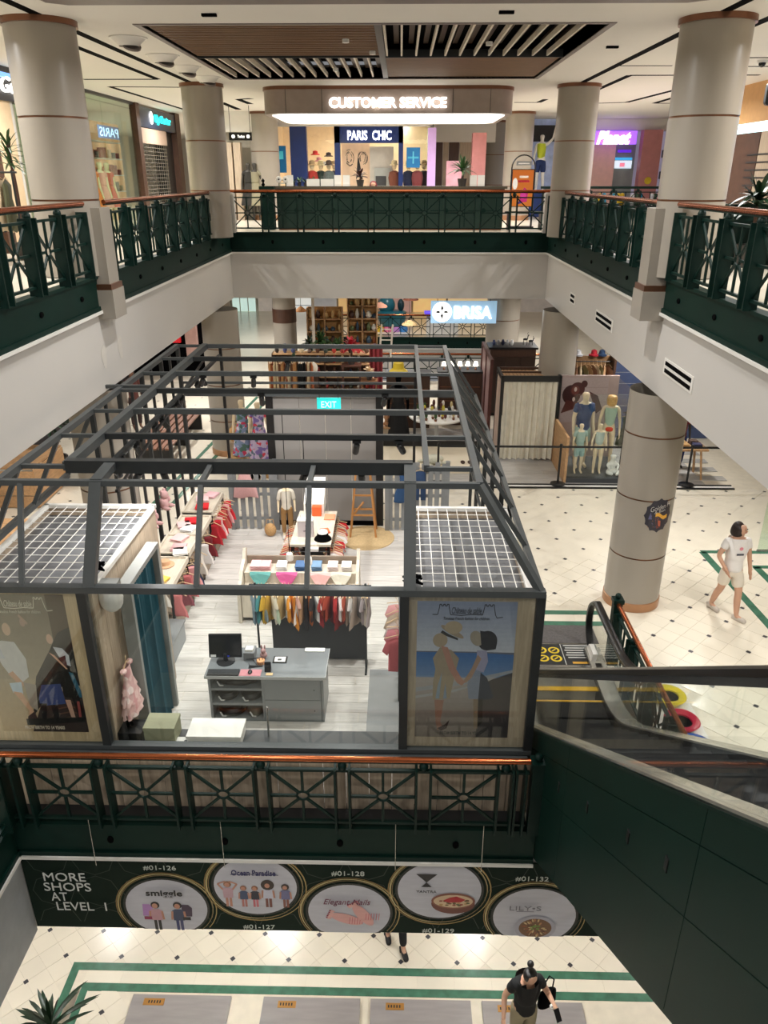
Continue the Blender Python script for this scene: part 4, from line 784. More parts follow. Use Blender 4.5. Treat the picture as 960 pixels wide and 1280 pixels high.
for k, (cn, c, x) in enumerate((('teal', (96, 156, 150), -2.18), ('magenta pink', (196, 90, 140), -1.76), ('pale pink', (222, 178, 172), -1.22), ('cream', (216, 212, 194), -.90))):
    m = MB(); m.col = c; w_ = .17
    m.prism([(x - w_, 10.745, .735), (x + w_, 10.745, .735), (x + w_ * .95, 10.70, .70), (x + w_ * .6, 10.68, .60), (x + w_ * .3, 10.66, .545), (x - w_ * .3, 10.66, .545), (x - w_ * .6, 10.68, .60), (x - w_ * .95, 10.70, .70)], (0, .012, .004))
    tag(m.build('draped_top', cloth), cn + ' top draped between the tiers, ' + nth(k) + ' from the left', 'clothes', 'tops draped between the tiers')
for k, (cn, c, x) in enumerate((('pale green', (206, 214, 200), -2.2), ('bright pink', (220, 110, 160), -1.75), ('pale pink', (230, 180, 176), -1.25), ('white', (232, 230, 222), -.9))): folded('folded_garment', cn + ' folded garment on the lower tier, ' + nth(k) + ' from the left', c, x, 10.58, .54, .10, .10, .03, 0, 1)
# centre table
t = thing('display_table', 'pale central display table with clothes hung along its sides', 'table', (-1.45, 12.1, 0))
MB().box(-.34, .34, -.70, .70, .87, .91).build('tabletop', bone, t); MB().box(-.30, .30, -.64, .64, .04, .40).build('base', dgrey, t)
for sx in (-1, 1):
    for sy in (-1, 1): MB().box(sx * .30 - .025, sx * .30 + .025, sy * .66 - .025, sy * .66 + .025, 0, .87).build('leg', black, t)
    MB().rod((sx * .36, -.66, .82), (sx * .36, .66, .82), .01).build('side_rail', framed, t)
MB().rod((-.3, -.74, .80), (.3, -.74, .80), .01).build('side_rail', framed, t); MB().box(-.06, -.02, -.76, -.70, .4, .86).build('drop_tube', white, t); MB().box(-.06, .14, -.78, -.70, .82, .87).build('drop_tube', white, t)
random.seed(12); L_ = [('red', (196, 40, 44)), ('white', (232, 228, 222)), ('brick', (176, 70, 56)), ('cream', (224, 210, 194)), ('pale pink', (226, 190, 184)), ('grey', (150, 146, 146)), ('white', (230, 226, 222)), ('rust', (190, 96, 70))]
for s, nm in ((-1, 'left'), (1, 'right')):
    for k in range(14 if s > 0 else 12):
        cn, c = L_[(k * (3 if s > 0 else 5) + (0 if s < 0 else 1)) % 8]
        garment('hanging_garment', cn + ' garment on the ' + nm + ' side of the centre table, ' + nth(k) + ' from the front', 'top', c, (-1.45 + s * .38, 11.45 + k * .095, .83), R(90 + random.uniform(-25, 25)), w=.26, h=.34, t=.04, group='clothes along the ' + nm + ' of the centre table')
for x, cn, c, h in ((-1.72, 'bright red', (208, 32, 42), .36), (-1.60, 'crimson', (190, 30, 40), .34), (-1.2, 'dusty pink', (214, 148, 148), .32)): garment('hanging_garment', cn + ' top hanging on the near end of the centre table', 'top', c, (x, 11.32, .80), PI / 2 + .2, w=.30, h=h, t=.06)
t = thing('display_riser', 'white sloping riser at the far end of the centre table', 'stand', (-1.5, 12.9, .0)); MB().prism([(-.2, -.22, .91), (-.2, .3, .91), (-.2, .3, 1.42), (-.2, -.22, 1.10)], (.36, 0, 0)).build('riser', paper, t)
MB().box(-.17, -.13, .2, .24, 0, .91).build('leg', white, t)
o = thing('orange_box', 'bright orange box on the white riser', 'box', (-1.46, 12.62, .91)); MB().box(-.08, .08, -.06, .06, 0, .16).build('box_body', M('orange_card', (230, 96, 44), .6), o); MB().box(-.082, .082, -.062, .062, .15, .17).build('lid', _m['orange_card'], o)
folded('folded_garment', 'coral folded top on the back of the centre table', (236, 150, 112), -1.22, 12.5, .91, .1, .12, .03, 0, 1); folded('folded_garment', 'orange folded bib on the centre table beside the black hat', (228, 110, 70), -1.25, 11.9, .91, .08, .09, .04, .3, 1)
o = thing('gift_bag', 'pale grey gift bag with a dark logo at the front of the centre table', 'bag', (-1.56, 11.75, .91)); gb_ = M('mauve_grey_card', (188, 178, 178), .6); MB().box(-.13, .13, -.07, .07, 0, .30).build('bag_body', gb_, o); MB().box(-.135, .135, -.075, .075, .29, .31).build('bag_rim', paper, o)
text('J', 'logo', M('logo_purple', (66, 40, 62), .5), o, (0, -.074, .17), .07, .12, depth=.001)
for s in (-.05, .05): MB().tube([(s - .03, s, .30), (s - .02, s, .40), (s + .02, s, .40), (s + .03, s, .30)], .006, 5).build('handle', white, o)
o = thing('black_hat', 'black and white bucket hat at the front right of the centre table', 'hat', (-1.26, 11.62, .91)); MB().lathe([(.15, 0), (.14, .02), (.10, .06), (.09, .12)], n=18).build('brim', blackm, o, True); MB().lathe([(.09, .12), (.08, .15), (.03, .17)], n=18).build('crown', white, o, True)
# wooden trestle stool and round rug
tag(MB().lathe([(.55, 0), (.55, .012)], (-.62, 13.55, .014), 32).build('round_rug', M('jute_rug', (204, 176, 130), .9, var=.1, scale=30, bump=.3)), 'round jute rug under the wooden trestle', 'rug')
t = thing('wooden_trestle', 'tall wooden trestle ladder standing on the jute rug', 'trestle', (-.68, 13.75, .026)); wd = M('honey_wood', (176, 122, 68), .45, var=.12, scale=6, stretch=(1, 1, .2))
for sx in (-1, 1):
    for sy in (-1, 1): MB().beam((sx * .25, sy * .2, 0), (sx * .13, sy * .06, 1.35), .035, .035).build('leg', wd, t)
MB().beam((-.20, -.15, .45), (.20, -.15, .45), .03, .03).build('rung', wd, t); MB().beam((-.17, -.11, .85), (.17, -.11, .85), .03, .03).build('rung', wd, t); MB().beam((-.2, .15, .45), (.2, .15, .45), .03, .03).build('rung', wd, t); MB().beam((-.19, -.15, .45), (0, .1, .62), .03, .03).build('rung', wd, t); MB().box(-.17, .17, -.1, .1, 1.35, 1.39).build('top_board', wd, t)
o = thing('stuffed_bag', 'tan woven pouch at the left of the picket panel by the mannequin', 'bag', (-2.5, 13.6, .012)); MB().ell((0, 0, .14), (.12, .08, .14)).build('body', M('wicker', (190, 150, 100), .8, var=.25, scale=60, bump=.4), o, True); MB().tube([(-.08, 0, .24), (-.06, 0, .36), (.06, 0, .36), (.08, 0, .24)], .008, 5).build('handle', _m['wicker'], o)
# things at the right edge of the front window
rk = thing('wall_rail', 'short clothes rail against the right fitting room boards', 'clothes rail', (0, 0, 0)); MB().rod((.03, 7.9, 1.42), (.03, 8.9, 1.42), .012).build('rail', framed, rk); MB().rod((.03, 8.9, 0.02), (.03, 8.9, 1.42), .014).build('upright', framed, rk); MB().rod((.03, 7.9, .02), (.03, 7.9, 1.42), .014).build('upright', framed, rk)
for i, (cn, c) in enumerate((('coral pink', (214, 110, 116)), ('rose', (206, 130, 136)), ('white', (232, 224, 218)), ('beige', (200, 180, 160)), ('pink', (222, 160, 160)))): garment('hanging_garment', cn + ' childs garment on the right wall rail, ' + nth(i) + ' from the front', 'top', c, (.0, 8.0 + i * .2, 1.42), R(random.uniform(60, 110)), w=.26, h=.5, t=.05, group='clothes on the right wall rail')
t = thing('plinth', 'grey plinth along the right side by the front window', 'plinth', (0, 0, 0)); MB().box(-.34, .08, 7.3, 8.55, .02, .42).build('plinth_body', gp, t); MB().box(-.36, .1, 7.28, 8.57, .42, .45).build('plinth_top', greyp, t)
# white case on the window sill right of the desk and small tags at the roof post
for x, y, z, lb in ((-3.12, 6.98, 2.82, 'black tangled cable on the left roof post'), (.16, 6.9, 2.74, 'black tangled cable at the corner of the right lattice top')):
    m = MB(); pts = [(x + .09 * math.cos(k * 1.9) * (1 + .3 * math.sin(k)), y + .05 * math.sin(k * 1.9), z + .05 * math.sin(k * 1.3)) for k in range(16)]
    tag(m.tube(pts, .014, 6).build('cable_bundle', blackm), lb, 'cable')
# exit sign over the back of the kiosk
t = thing('exit_sign', 'teal hanging exit sign above the back of the kiosk', 'sign', (-1.12, 11.92, 3.06)); tealm = M('exit_teal', (40, 196, 190), .5, emit=.9)
MB().box(-.19, .19, -.02, .02, 0, .20).build('sign_box', tealm, t); text('EXIT', 'lettering', M('exit_letters', (190, 250, 244), .5, emit=1.2), t, (0, -.024, .10), .24, .10)
for x in (-.15, .15): MB().rod((x, 0, .2), (x, 0, .56), .006, 5).build('hanger_rod', black, t)
# ---------------------------------------------------------------- escalator from the upper storey down to the kiosk's floor
S = .708; ES0 = 8.0                                   # slope and the y where the incline meets the lower landing
def deck_z(y): return .09 + max(0, ES0 - y) * S + (0 if y < ES0 - .5 or y > ES0 + .5 else .02)
es = thing('escalator', 'escalator with clear glass sides and dark green cladding descending to the kiosk floor', 'escalator', (0, 0, 0))
YT_ = -1.2
def prof(dz, y0=9.7, y1=YT_, smooth=True, steps=10):
    """polyline of the balustrade profile, dz above the deck"""
    r = [(y0, .09 + dz)]
    for k in range(9):
        t = k / 8; a = ES0 + .55 * (1 - 2 * t); 
        r.append((a, .09 + dz + S * .55 * t * t * 1.0))
    r.append((y1, .09 + dz + S * (ES0 - y1))); return r
def ribbon(x0, x1, pts, h, name, m):
    v = []; n = len(pts)
    for y, z in pts: v += [(x0, y, z), (x1, y, z), (x1, y, z - h), (x0, y, z - h)]
    f = [(4 * i + a, 4 * i + (a + 1) % 4, 4 * i + 4 + (a + 1) % 4, 4 * i + 4 + a) for i in range(n - 1) for a in range(4)] + [(3, 2, 1, 0), tuple(4 * (n - 1) + a for a in range(4))]
    return MB().add(v, f).build(name, m, es)
deckm = M('steel_deck', (196, 192, 182), .25, metal=.6, var=.15, scale=3, stretch=(1, .3, 1)); rubber = M('handrail_rubber', (14, 13, 14), .28)
skirtm = M('skirt_panel', (62, 62, 62), .25, metal=.6)
for side, (a, b, g) in (('near', (1.56, 1.72, 1.60)), ('far', (2.78, 3.0, 2.89))):
    ribbon(a, b, prof(0), .05, 'deck', deckm)
    inner = b if side == 'near' else a
    ribbon(inner - .01, inner + .01, prof(-.02), .34, 'skirt', skirtm)
    # glass, panel by panel
    pts = prof(0); top = prof(.74)
    ys = [9.6, 8.55] + [7.6 - 1.15 * k for k in range(8)]
    def zz(y, d):
        P_ = prof(d)
        for (y0, z0), (y1, z1) in zip(P_, P_[1:]):
            if y1 <= y <= y0: return z0 + (z1 - z0) * (y0 - y) / (y0 - y1)
        return P_[-1][1]
    for y0, y1 in zip(ys, ys[1:]):
        sub = [y0 + (y1 - y0) * i / 4 for i in range(5)]
        o = [(g - .006, y, zz(y, 0)) for y in sub] + [(g - .006, y, zz(y, .72)) for y in reversed(sub)]
        MB().prism(o, (.012, 0, 0)).build('glass_panel', clear, es)
    o = [(g - .006, 9.6, .09), (g - .006, 9.6, .79)] + [(g - .006, 9.6 + .35 * math.sin(PI * k / 10), .44 + .35 * math.cos(PI * k / 10)) for k in range(11)]
    MB().prism(o, (.012, 0, 0)).build('glass_panel', clear, es)
    # handrail with its round newel end
    hp = [(g, 9.0, .03 + .06), (g, 9.4, .06)] + [(g, 9.6 + .40 * math.sin(PI * k / 12), .45 - .39 * math.cos(PI * k / 12)) for k in range(1, 12)] + [(g, y, z) for y, z in prof(.76)]
    m = MB(); hh = []
    vs = []
    for i, p in enumerate(hp):
        p0 = Vector(hp[max(0, i - 1)]); p1 = Vector(hp[min(len(hp) - 1, i + 1)]); d = (p1 - p0).normalized(); n_ = Vector((1, 0, 0)).cross(d).normalized(); p = Vector(p)
        for ax, an in ((-.045, -.022), (-.052, .014), (-.03, .03), (.03, .03), (.052, .014), (.045, -.022)): vs.append(p + Vector((ax, 0, 0)) - n_ * an)
    n = len(hp); m.add(vs, [(6 * i + a_, 6 * i + (a_ + 1) % 6, 6 * i + 6 + (a_ + 1) % 6, 6 * i + 6 + a_) for i in range(n - 1) for a_ in range(6)] + [tuple(range(5, -1, -1)), tuple(6 * (n - 1) + q for q in range(6))])
    m.build('handrail', rubber, es, True)
    ribbon(g - .028, g + .028, prof(.735), .055, 'rail_profile', skirtm)
    MB().prism([(a + .02, 9.35, .09), (a + .04, 9.72, .09), (a + .04, 9.62, .20), (a + .04, 9.35, .20)], (.07, 0, 0)).build('inlet_cap', white, es)
# under-rail shade of the near balustrade: clips seen below the handrail
# truss cladding
def clad(x, y0, y1, f0, f1, name='cladding', m=greenb, w=.02):
    n = 3; a = [(x, y, f0(y)) for y in (y0, y1)]; b_ = [(x, y, f1(y)) for y in (y1, y0)]
    return MB().prism(a + b_, (w, 0, 0)).build(name, m, es)
top = lambda y: .07 + S * (ES0 - y); j1 = lambda y: top(y) - .27; j2 = lambda y: top(y) - .78; bot = lambda y: 4.35 - .755 * y
gl = M('green_cladding', (8, 38, 31), .5, var=.08, scale=1.2, spec=.18)
for f0, f1 in ((top, lambda y: j1(y) + .008), (j1, lambda y: j2(y) + .008), (j2, bot)):
    for k, (y0, y1) in enumerate(((7.9, 5.4), (5.393, 2.9), (2.893, .4), (.393, YT_))): clad(1.53, y0, y1, f0, f1)
clad(2.99, 7.9, YT_, top, bot, m=gl)
MB().add([(1.53, 7.9, bot(7.9)), (3.01, 7.9, bot(7.9)), (3.01, YT_, bot(YT_)), (1.53, YT_, bot(YT_)), (1.53, 7.9, bot(7.9) - .03), (3.01, 7.9, bot(7.9) - .03), (3.01, YT_, bot(YT_) - .03), (1.53, YT_, bot(YT_) - .03)], [(0, 1, 2, 3), (7, 6, 5, 4), (0, 4, 5, 1), (2, 6, 7, 3), (1, 5, 6, 2), (3, 7, 4, 0)]).build('soffit_cladding', gl, es)
MB().prism([(1.53, 7.9, .06), (1.53, 8.9, .0), (1.53, 8.9, -1.5), (1.53, 7.9, bot(7.9))], (.02, 0, 0)).build('cladding', greenb, es)
MB().prism([(1.525, 7.9, top(7.9)), (1.525, YT_, top(YT_)), (1.525, YT_, top(YT_) - .02), (1.525, 7.9, top(7.9) - .02)], (.04, 0, 0)).build('cladding_cap', green, es)
for k, y in enumerate((5.6, 4.7, 3.8, 3.2)):
    for d in (.52,): MB().box(1.522, 1.53, y - .02, y + .02, top(y) - d - .05, top(y) - d + .05).build('bolt', black, es)
# steps
step = M('step_tread', (48, 48, 50), .35, metal=.5, stretch=(60, 1, 1), var=.3, scale=4); yel = M('yellow_line', (226, 176, 36), .5)
y, z = 8.5, .0
smm = MB().box(1.74, 2.77, -.2, .2, -.02, 0).mesh('step', step)
sr = MB().box(1.74, 2.77, .19, .2, -.22, 0).mesh('step_riser', step); ln = MB().box(1.74, 2.77, .165, .2, 0, .002).mesh('step_line', yel)
zc = 0
for k in range(30):
    y = 8.33 - .283 * k if k > 1 else 8.35 - .36 * k; zc = 0 if k < 2 else (.06 if k == 2 else zc + .2)
    if y < YT_: break
    s_ = inst('step', smm, es, (0, y, zc)); inst('step_riser', sr, s_); 
    if k < 1: inst('step_line', ln, s_)
MB().box(1.74, 2.77, 8.75, 8.84, .0, .012).build('comb', yel, es); MB().box(1.79, 2.78, 8.53, 8.56, -.03, .0).build('comb_edge', steel, es)
lp = M('landing_steel', (138, 134, 128), .35, metal=.6, var=.12, scale=9)
MB().box(1.5, 3.05, 8.84, 9.30, -.01, .008).build('comb_plate', lp, es)
n_ = M('anti_slip_black', (40, 40, 40), .6, var=.2, scale=30)
MB().box(1.60, 3.0, 9.30, 9.36, -.01, .009).build('steel_strip', steel, es)
mt = MB().box(1.60, 3.0, 9.36, 9.90, -.01, .010).build('warning_plate', n_, es)
ym = M('warning_yellow', (236, 204, 48), .5); wm = M('warning_white', (214, 214, 208), .5)
for i in range(2):
    for j in range(2):
        MB().lathe([(.085, .010), (.085, .012)], (2.15 + i * .19, 9.52 + j * .21, 0), 20).build('pictogram_disc', ym, mt)
        MB().lathe([(.055, .012), (.055, .013)], (2.15 + i * .19, 9.52 + j * .21, 0), 20).build('pictogram_ring', n_, mt); MB().beam((2.12 + i * .19, 9.49 + j * .21, .0135), (2.18 + i * .19, 9.55 + j * .21, .0135), .02, .001).build('pictogram_mark', ym, mt)
for j in range(6): MB().box(2.50 + .02 * (j % 2), 2.93 - .04 * (j % 3), 9.845 - .062 * j, 9.86 - .062 * j + .012, .010, .0115).build('text_line', wm, mt)
MB().box(2.56, 2.90, 9.39, 9.44, .010, .0115).build('yellow_bar', M('amber', (216, 164, 60), .5), mt); MB().box(2.455, 2.465, 9.36, 9.9, .010, .0115).build('divider_line', wm, mt)
tag(MB().box(1.58, 3.06, 9.93, 10.44, .0, .008).build('door_mat', M('grey_carpet', (96, 92, 90), .9, var=.2, scale=30)), 'dark grey mat beyond the escalator landing', 'mat')
# round coloured seats on a white board beyond the escalator rail
t = thing('seat_platform', 'white display board holding the coloured ring seats', 'platform', (3.62, 8.2, 0)); MB().box(-.30, .30, -1.6, .75, 0, .04).build('platform_board', white, t)
for k, (cn, c, y) in enumerate((('yellow', (226, 204, 40), .40), ('crimson', (196, 34, 66), -.12), ('blue', (34, 82, 168), -.60), ('green', (40, 140, 80), -1.08))):
    o = thing('ring_seat', cn + ' round hollow plastic bowl on the white board', 'bowl', (3.64, 8.2 + y - .1, .04)); pm = M(cn + '_gloss', c, .2, coat=.5)
    MB().lathe([(.15, 0), (.21, .08), (.225, .11), (.21, .125), (.13, .10), (.11, .03)], n=28, cap=False).build('bowl', pm, o, True); MB().lathe([(.125, .075), (.125, .08)], n=24).build('dark_pad', blackm, o)
# ---------------------------------------------------------------- people and mannequins
def sk(H, j=None, fingers=True, slim=1.0):
    """skeleton of a standing figure facing -y, height H; j overrides joint positions (in units of a 1.7 m figure)"""
    P = dict(pelvis=(0, 0, .92), waist=(0, 0, 1.08), chest=(0, 0, 1.27), collar=(0, .005, 1.41), neck=(0, 0, 1.48), jaw=(0, -.02, 1.555), head=(0, -.005, 1.62), crown=(0, .005, 1.675),
             shL=(.16, 0, 1.385), elL=(.215, .02, 1.10), wrL=(.225, -.06, .86), shR=(-.16, 0, 1.385), elR=(-.215, .02, 1.10), wrR=(-.225, -.06, .86),
             hiL=(.085, 0, .87), knL=(.095, -.01, .48), anL=(.095, .02, .085), toL=(.11, -.13, .03), hiR=(-.085, 0, .87), knR=(-.095, -.01, .48), anR=(-.095, .02, .085), toR=(-.11, -.13, .03))
    if j: P.update(j)
    V = {k: Vector(v) for k, v in P.items() if k != 'face'}
    Rr = dict(pelvis=.12, waist=.105, chest=.12, collar=.07, neck=.048, jaw=.062, head=.082, crown=.06, shL=.052, shR=.052, elL=.037, elR=.037, wrL=.025, wrR=.025, hiL=.085, hiR=.085, knL=.055, knR=.055, anL=.036, anR=.036, toL=.03, toR=.03)
    E = [('pelvis', 'waist'), ('waist', 'chest'), ('chest', 'collar'), ('collar', 'neck'), ('neck', 'jaw'), ('jaw', 'head'), ('head', 'crown'), ('collar', 'shL'), ('shL', 'elL'), ('elL', 'wrL'), ('collar', 'shR'), ('shR', 'elR'), ('elR', 'wrR'),
         ('pelvis', 'hiL'), ('pelvis', 'hiR')]
    N = {k: (V[k], Rr[k] * slim) for k in V}
    for s in 'LR':
        c = V['kn' + s].lerp(V['an' + s], .35) + Vector((0, .02, 0)); N['ca' + s] = (c, .055 * slim); th = V['hi' + s].lerp(V['kn' + s], .45); N['th' + s] = (th, .075 * slim)
        E += [('hi' + s, 'th' + s), ('th' + s, 'kn' + s), ('kn' + s, 'ca' + s), ('ca' + s, 'an' + s), ('an' + s, 'to' + s)]
        d = (V['wr' + s] - V['el' + s]).normalized(); pl = V['wr' + s] + d * .07; N['pa' + s] = (pl, .030 * slim); E.append(('wr' + s, 'pa' + s))
        side = Vector((0, 1, 0)); side = (side - d * side.dot(d)).normalized(); inward = d.cross(side) * (1 if s == 'L' else -1)
        if fingers:
            for q, (o, L) in enumerate(((-.030, .065), (-.010, .078), (.010, .073), (.028, .058))):
                b = pl + d * .03 + side * o; m_ = b + d * L * .55; e = m_ + d * L * .4 - inward * L * .2 * (1 if s == 'L' else 1)
                N['f%d%s' % (q, s)] = (b, .010); N['g%d%s' % (q, s)] = (m_, .0085); N['h%d%s' % (q, s)] = (e, .007)
                E += [('pa' + s, 'f%d%s' % (q, s)), ('f%d%s' % (q, s), 'g%d%s' % (q, s)), ('g%d%s' % (q, s), 'h%d%s' % (q, s))]
            b = V['wr' + s] + d * .03 - side * .03; e = b + d * .045 - side * .02; N['t0' + s] = (b, .012); N['t1' + s] = (e, .0095); E += [('wr' + s, 't0' + s), ('t0' + s, 't1' + s)]
    f = H / 1.7
    return {k: (tuple(p * f), r * f) for k, (p, r) in N.items()}, E
def figure(name, label, cat, H, loc, rz, mat, j=None, clothes=(), hair=None, shoes=None, fingers=True, slim=1.0, face=False):
    t = thing(name, label, cat, loc, rz); N, E = sk(H, j, fingers, slim); f = H / 1.7
    skin('body', N, E, mat, t, 2)
    g = lambda k: Vector(N[k][0])
    f_ = f; f = f * slim * 1.05
    for cl in clothes:
        kind, col, nm = cl[:3]; m = col if not isinstance(col, tuple) else M(nm + '_%d_%d_%d' % col, col, .85, var=.05)
        if kind in ('tee', 'shirt'):
            ln_ = .55 if kind == 'tee' else .98
            C_ = {'chest': (g('chest'), .140 * f), 'waist': (g('waist'), .128 * f), 'hip': (g('pelvis') + Vector((0, 0, .0)), .138 * f), 'hem': (g('pelvis') - Vector((0, 0, .07 * f)), .140 * f), 'collar': (g('collar'), .085 * f), 'nk': (g('collar').lerp(g('neck'), .45), .062 * f)}
            ed = [('chest', 'waist'), ('waist', 'hip'), ('hip', 'hem'), ('chest', 'collar'), ('collar', 'nk')]
            for s in 'LR':
                C_['sh' + s] = (g('sh' + s) , .066 * f); e = g('sh' + s).lerp(g('el' + s), ln_); C_['sl' + s] = (e, .058 * f); ed += [('collar', 'sh' + s), ('sh' + s, 'sl' + s)]
            skin(nm, C_, ed, m, t, 2)
        elif kind in ('shorts', 'trousers', 'briefs'):
            C_ = {'top': (g('waist').lerp(g('pelvis'), .6), .124 * f), 'pelvis': (g('pelvis') - Vector((0, 0, .02 * f)), .132 * f)}; ed = [('top', 'pelvis')]
            if kind == 'briefs': C_['b'] = (g('pelvis') - Vector((0, 0, .09 * f)), .11 * f); ed.append(('pelvis', 'b'))
            else:
                for s in 'LR':
                    C_['a' + s] = (g('hi' + s) - Vector((0, 0, .04 * f)), .100 * f); C_['b' + s] = (g('hi' + s).lerp(g('kn' + s), .82), .088 * f); ed += [('pelvis', 'a' + s), ('a' + s, 'b' + s)]
                    if kind == 'trousers': C_['b' + s] = (g('kn' + s), .072 * f); C_['c' + s] = (g('an' + s) + Vector((0, 0, .05 * f)), .055 * f); ed.append(('b' + s, 'c' + s))
            skin(nm, C_, ed, m, t, 2)
        elif kind == 'dress':
            ln_ = cl[3] if len(cl) > 3 else .5; z = g('pelvis').lerp((g('anL') + g('anR')) / 2, ln_)
            C_ = {'chest': (g('chest'), .135 * f), 'waist': (g('waist'), .118 * f), 'collar': (g('collar'), .08 * f)}
            ed = [('chest', 'waist'), ('chest', 'collar')]; zw = g('waist').z; n_ = 24; vs = []
            for q in range(5):
                u = q / 4; rr_ = (.118 + .13 * u ** .7) * f; vs += [(rr_ * (1 + .09 * u * math.sin(6 * 2 * PI * k / n_)) * math.cos(2 * PI * k / n_), rr_ * .85 * (1 + .09 * u * math.sin(6 * 2 * PI * k / n_)) * math.sin(2 * PI * k / n_), zw + .02 + (z.z - zw) * u) for k in range(n_)]
            MB().add(vs, [(q * n_ + k, q * n_ + (k + 1) % n_, (q + 1) * n_ + (k + 1) % n_, (q + 1) * n_ + k) for q in range(4) for k in range(n_)]).build('skirt', m, t, True)
            for s in 'LR': C_['sh' + s] = (g('sh' + s), .062 * f); C_['sl' + s] = (g('sh' + s).lerp(g('el' + s), .35), .055 * f); ed += [('collar', 'sh' + s), ('sh' + s, 'sl' + s)]
            skin(nm, C_, ed, m, t, 2)
        elif kind == 'sleeveless':
            skin(nm, {'chest': (g('chest'), .136 * f), 'waist': (g('waist'), .120 * f), 'hip': (g('pelvis') + Vector((0, 0, .03 * f)), .126 * f), 'collar': (g('collar') - Vector((0, 0, .02 * f)), .085 * f), 'sL': (g('shL') * .8 + g('collar') * .2, .06 * f), 'sR': (g('shR') * .8 + g('collar') * .2, .06 * f)}, [('chest', 'waist'), ('waist', 'hip'), ('chest', 'collar'), ('collar', 'sL'), ('collar', 'sR')], m, t, 2)
    f = f_; h = g('head'); cr = g('crown')
    if hair:
        kind, col = hair; m = M(kind + '_hair_%d_%d_%d' % col, col, .5, var=.3, scale=40, bump=.3); up = (g('crown') - g('jaw')).normalized(); bk = Vector((0, 1, 0)) if j is None or 'face' not in j else -Vector(j['face'])
        if kind == 'bob': skin('hair', {'a': (cr - bk * .035 * f + up * .0, .104 * f), 'b': (h + bk * .05 * f + up * .01, .122 * f), 'c': (g('jaw') + bk * .07 * f, .122 * f), 'd': (g('neck') + bk * .04 * f - up * .02, .115 * f)}, [('a', 'b'), ('b', 'c'), ('c', 'd')], m, t, 2)
        elif kind == 'bun':
            skin('hair', {'a': (cr + bk * .02 * f, .078 * f), 'b': (h + bk * .02 * f, .104 * f), 'c': (g('jaw') + bk * .04 * f, .095 * f), 'd': (g('neck') + bk * .03 * f, .07 * f)}, [('a', 'b'), ('b', 'c'), ('c', 'd')], m, t, 2); bq = cr + up * .055 * f + bk * .06 * f; MB().ell(tuple(bq), .045 * f, 12, 8).build('hair_bun', m, t, True)
        elif kind == 'long': skin('hair', {'a': (cr, .095 * f), 'b': (h + bk * .01 * f, .125 * f), 'c': (g('neck') + bk * .02 * f, .12 * f), 'd': (g('collar') + bk * .02 * f, .10 * f)}, [('a', 'b'), ('b', 'c'), ('c', 'd')], m, t, 2)
        else: skin('hair', {'a': (cr + bk * .01 * f, .074 * f), 'b': (h + bk * .03 * f, .088 * f)}, [('a', 'b')], m, t, 2)
    if face:
        fd = Vector(j['face']) if j and 'face' in j else Vector((0, -1, 0)); sd = fd.cross(Vector((0, 0, 1))).normalized()
        o = MB().ell(tuple(h + fd * .088 * f - Vector((0, 0, .025 * f))), (.013 * f, .016 * f, .022 * f), 8, 6).build('nose', mat, t, True)
        for s in (-1, 1):
            MB().ell(tuple(h + fd * .078 * f + sd * s * .03 * f), (.011 * f, .008 * f, .007 * f), 8, 6).build('eye', M('dark_eye', (40, 28, 24), .3), t, True)
            if not (hair and hair[0] == 'bob'): MB().ell(tuple(h + sd * s * .082 * f - Vector((0, 0, .02 * f))), (.012 * f, .02 * f, .028 * f), 8, 6).build('ear', mat, t, True)
        MB().ell(tuple(h + fd * .080 * f - Vector((0, 0, .055 * f))), (.022 * f, .008 * f, .007 * f), 8, 6).build('mouth', M('lips', (170, 92, 88), .4), t, True)
    if shoes:
        m = M('shoe_%d_%d_%d' % shoes, shoes, .6)
        for s in 'LR': skin('shoe', {'a': (g('an' + s) - Vector((0, 0, .028 * f)), .050 * f), 'b': (g('to' + s), .050 * f), 'c': (g('to' + s) + Vector((0, -.04, -.004)) * f, .036 * f), 'h': (g('an' + s) + Vector((0, .035, -.045)) * f, .042 * f)}, [('a', 'b'), ('b', 'c'), ('a', 'h')], m, t, 1)
    return t
# woman in white walking to the right of the column, stride along +x, seen from her front left
w_ = figure('person', 'woman with dark bob in white t-shirt and shorts walking across the tiled floor', 'person', 1.62, (5.27, 10.83, 0), R(4), skinm,
    j=dict(face=(.62, -.78, 0), anL=(.13, -.17, .07), toL=(.21, -.29, .03), knL=(.12, -.12, .48), anR=(-.13, .22, .10), toR=(-.07, .08, .03), knR=(-.10, .06, .49), jaw=(.012, -.03, 1.555), head=(.01, -.02, 1.62), elL=(.25, .02, 1.12), wrL=(.28, -.04, .87), elR=(-.27, .02, 1.12), wrR=(-.18, -.12, .93)),
    clothes=(('tee', (236, 232, 228), 'white_tshirt'), ('shorts', (232, 222, 206), 'white_shorts')), hair=('bob', (34, 20, 18)), shoes=(196, 186, 174), face=True, slim=1.12)
MB().box(-.06, .05, -.152, -.146, 1.14, 1.17).build('print', M('dark_print', (70, 70, 80), .6), w_); MB().lathe([(.03, 0), (.03, .003)], n=10).build('print', M('pink_print', (222, 140, 150), .6), w_, loc=(0, -.142, 1.25), rot=(PI / 2, 0, 0))
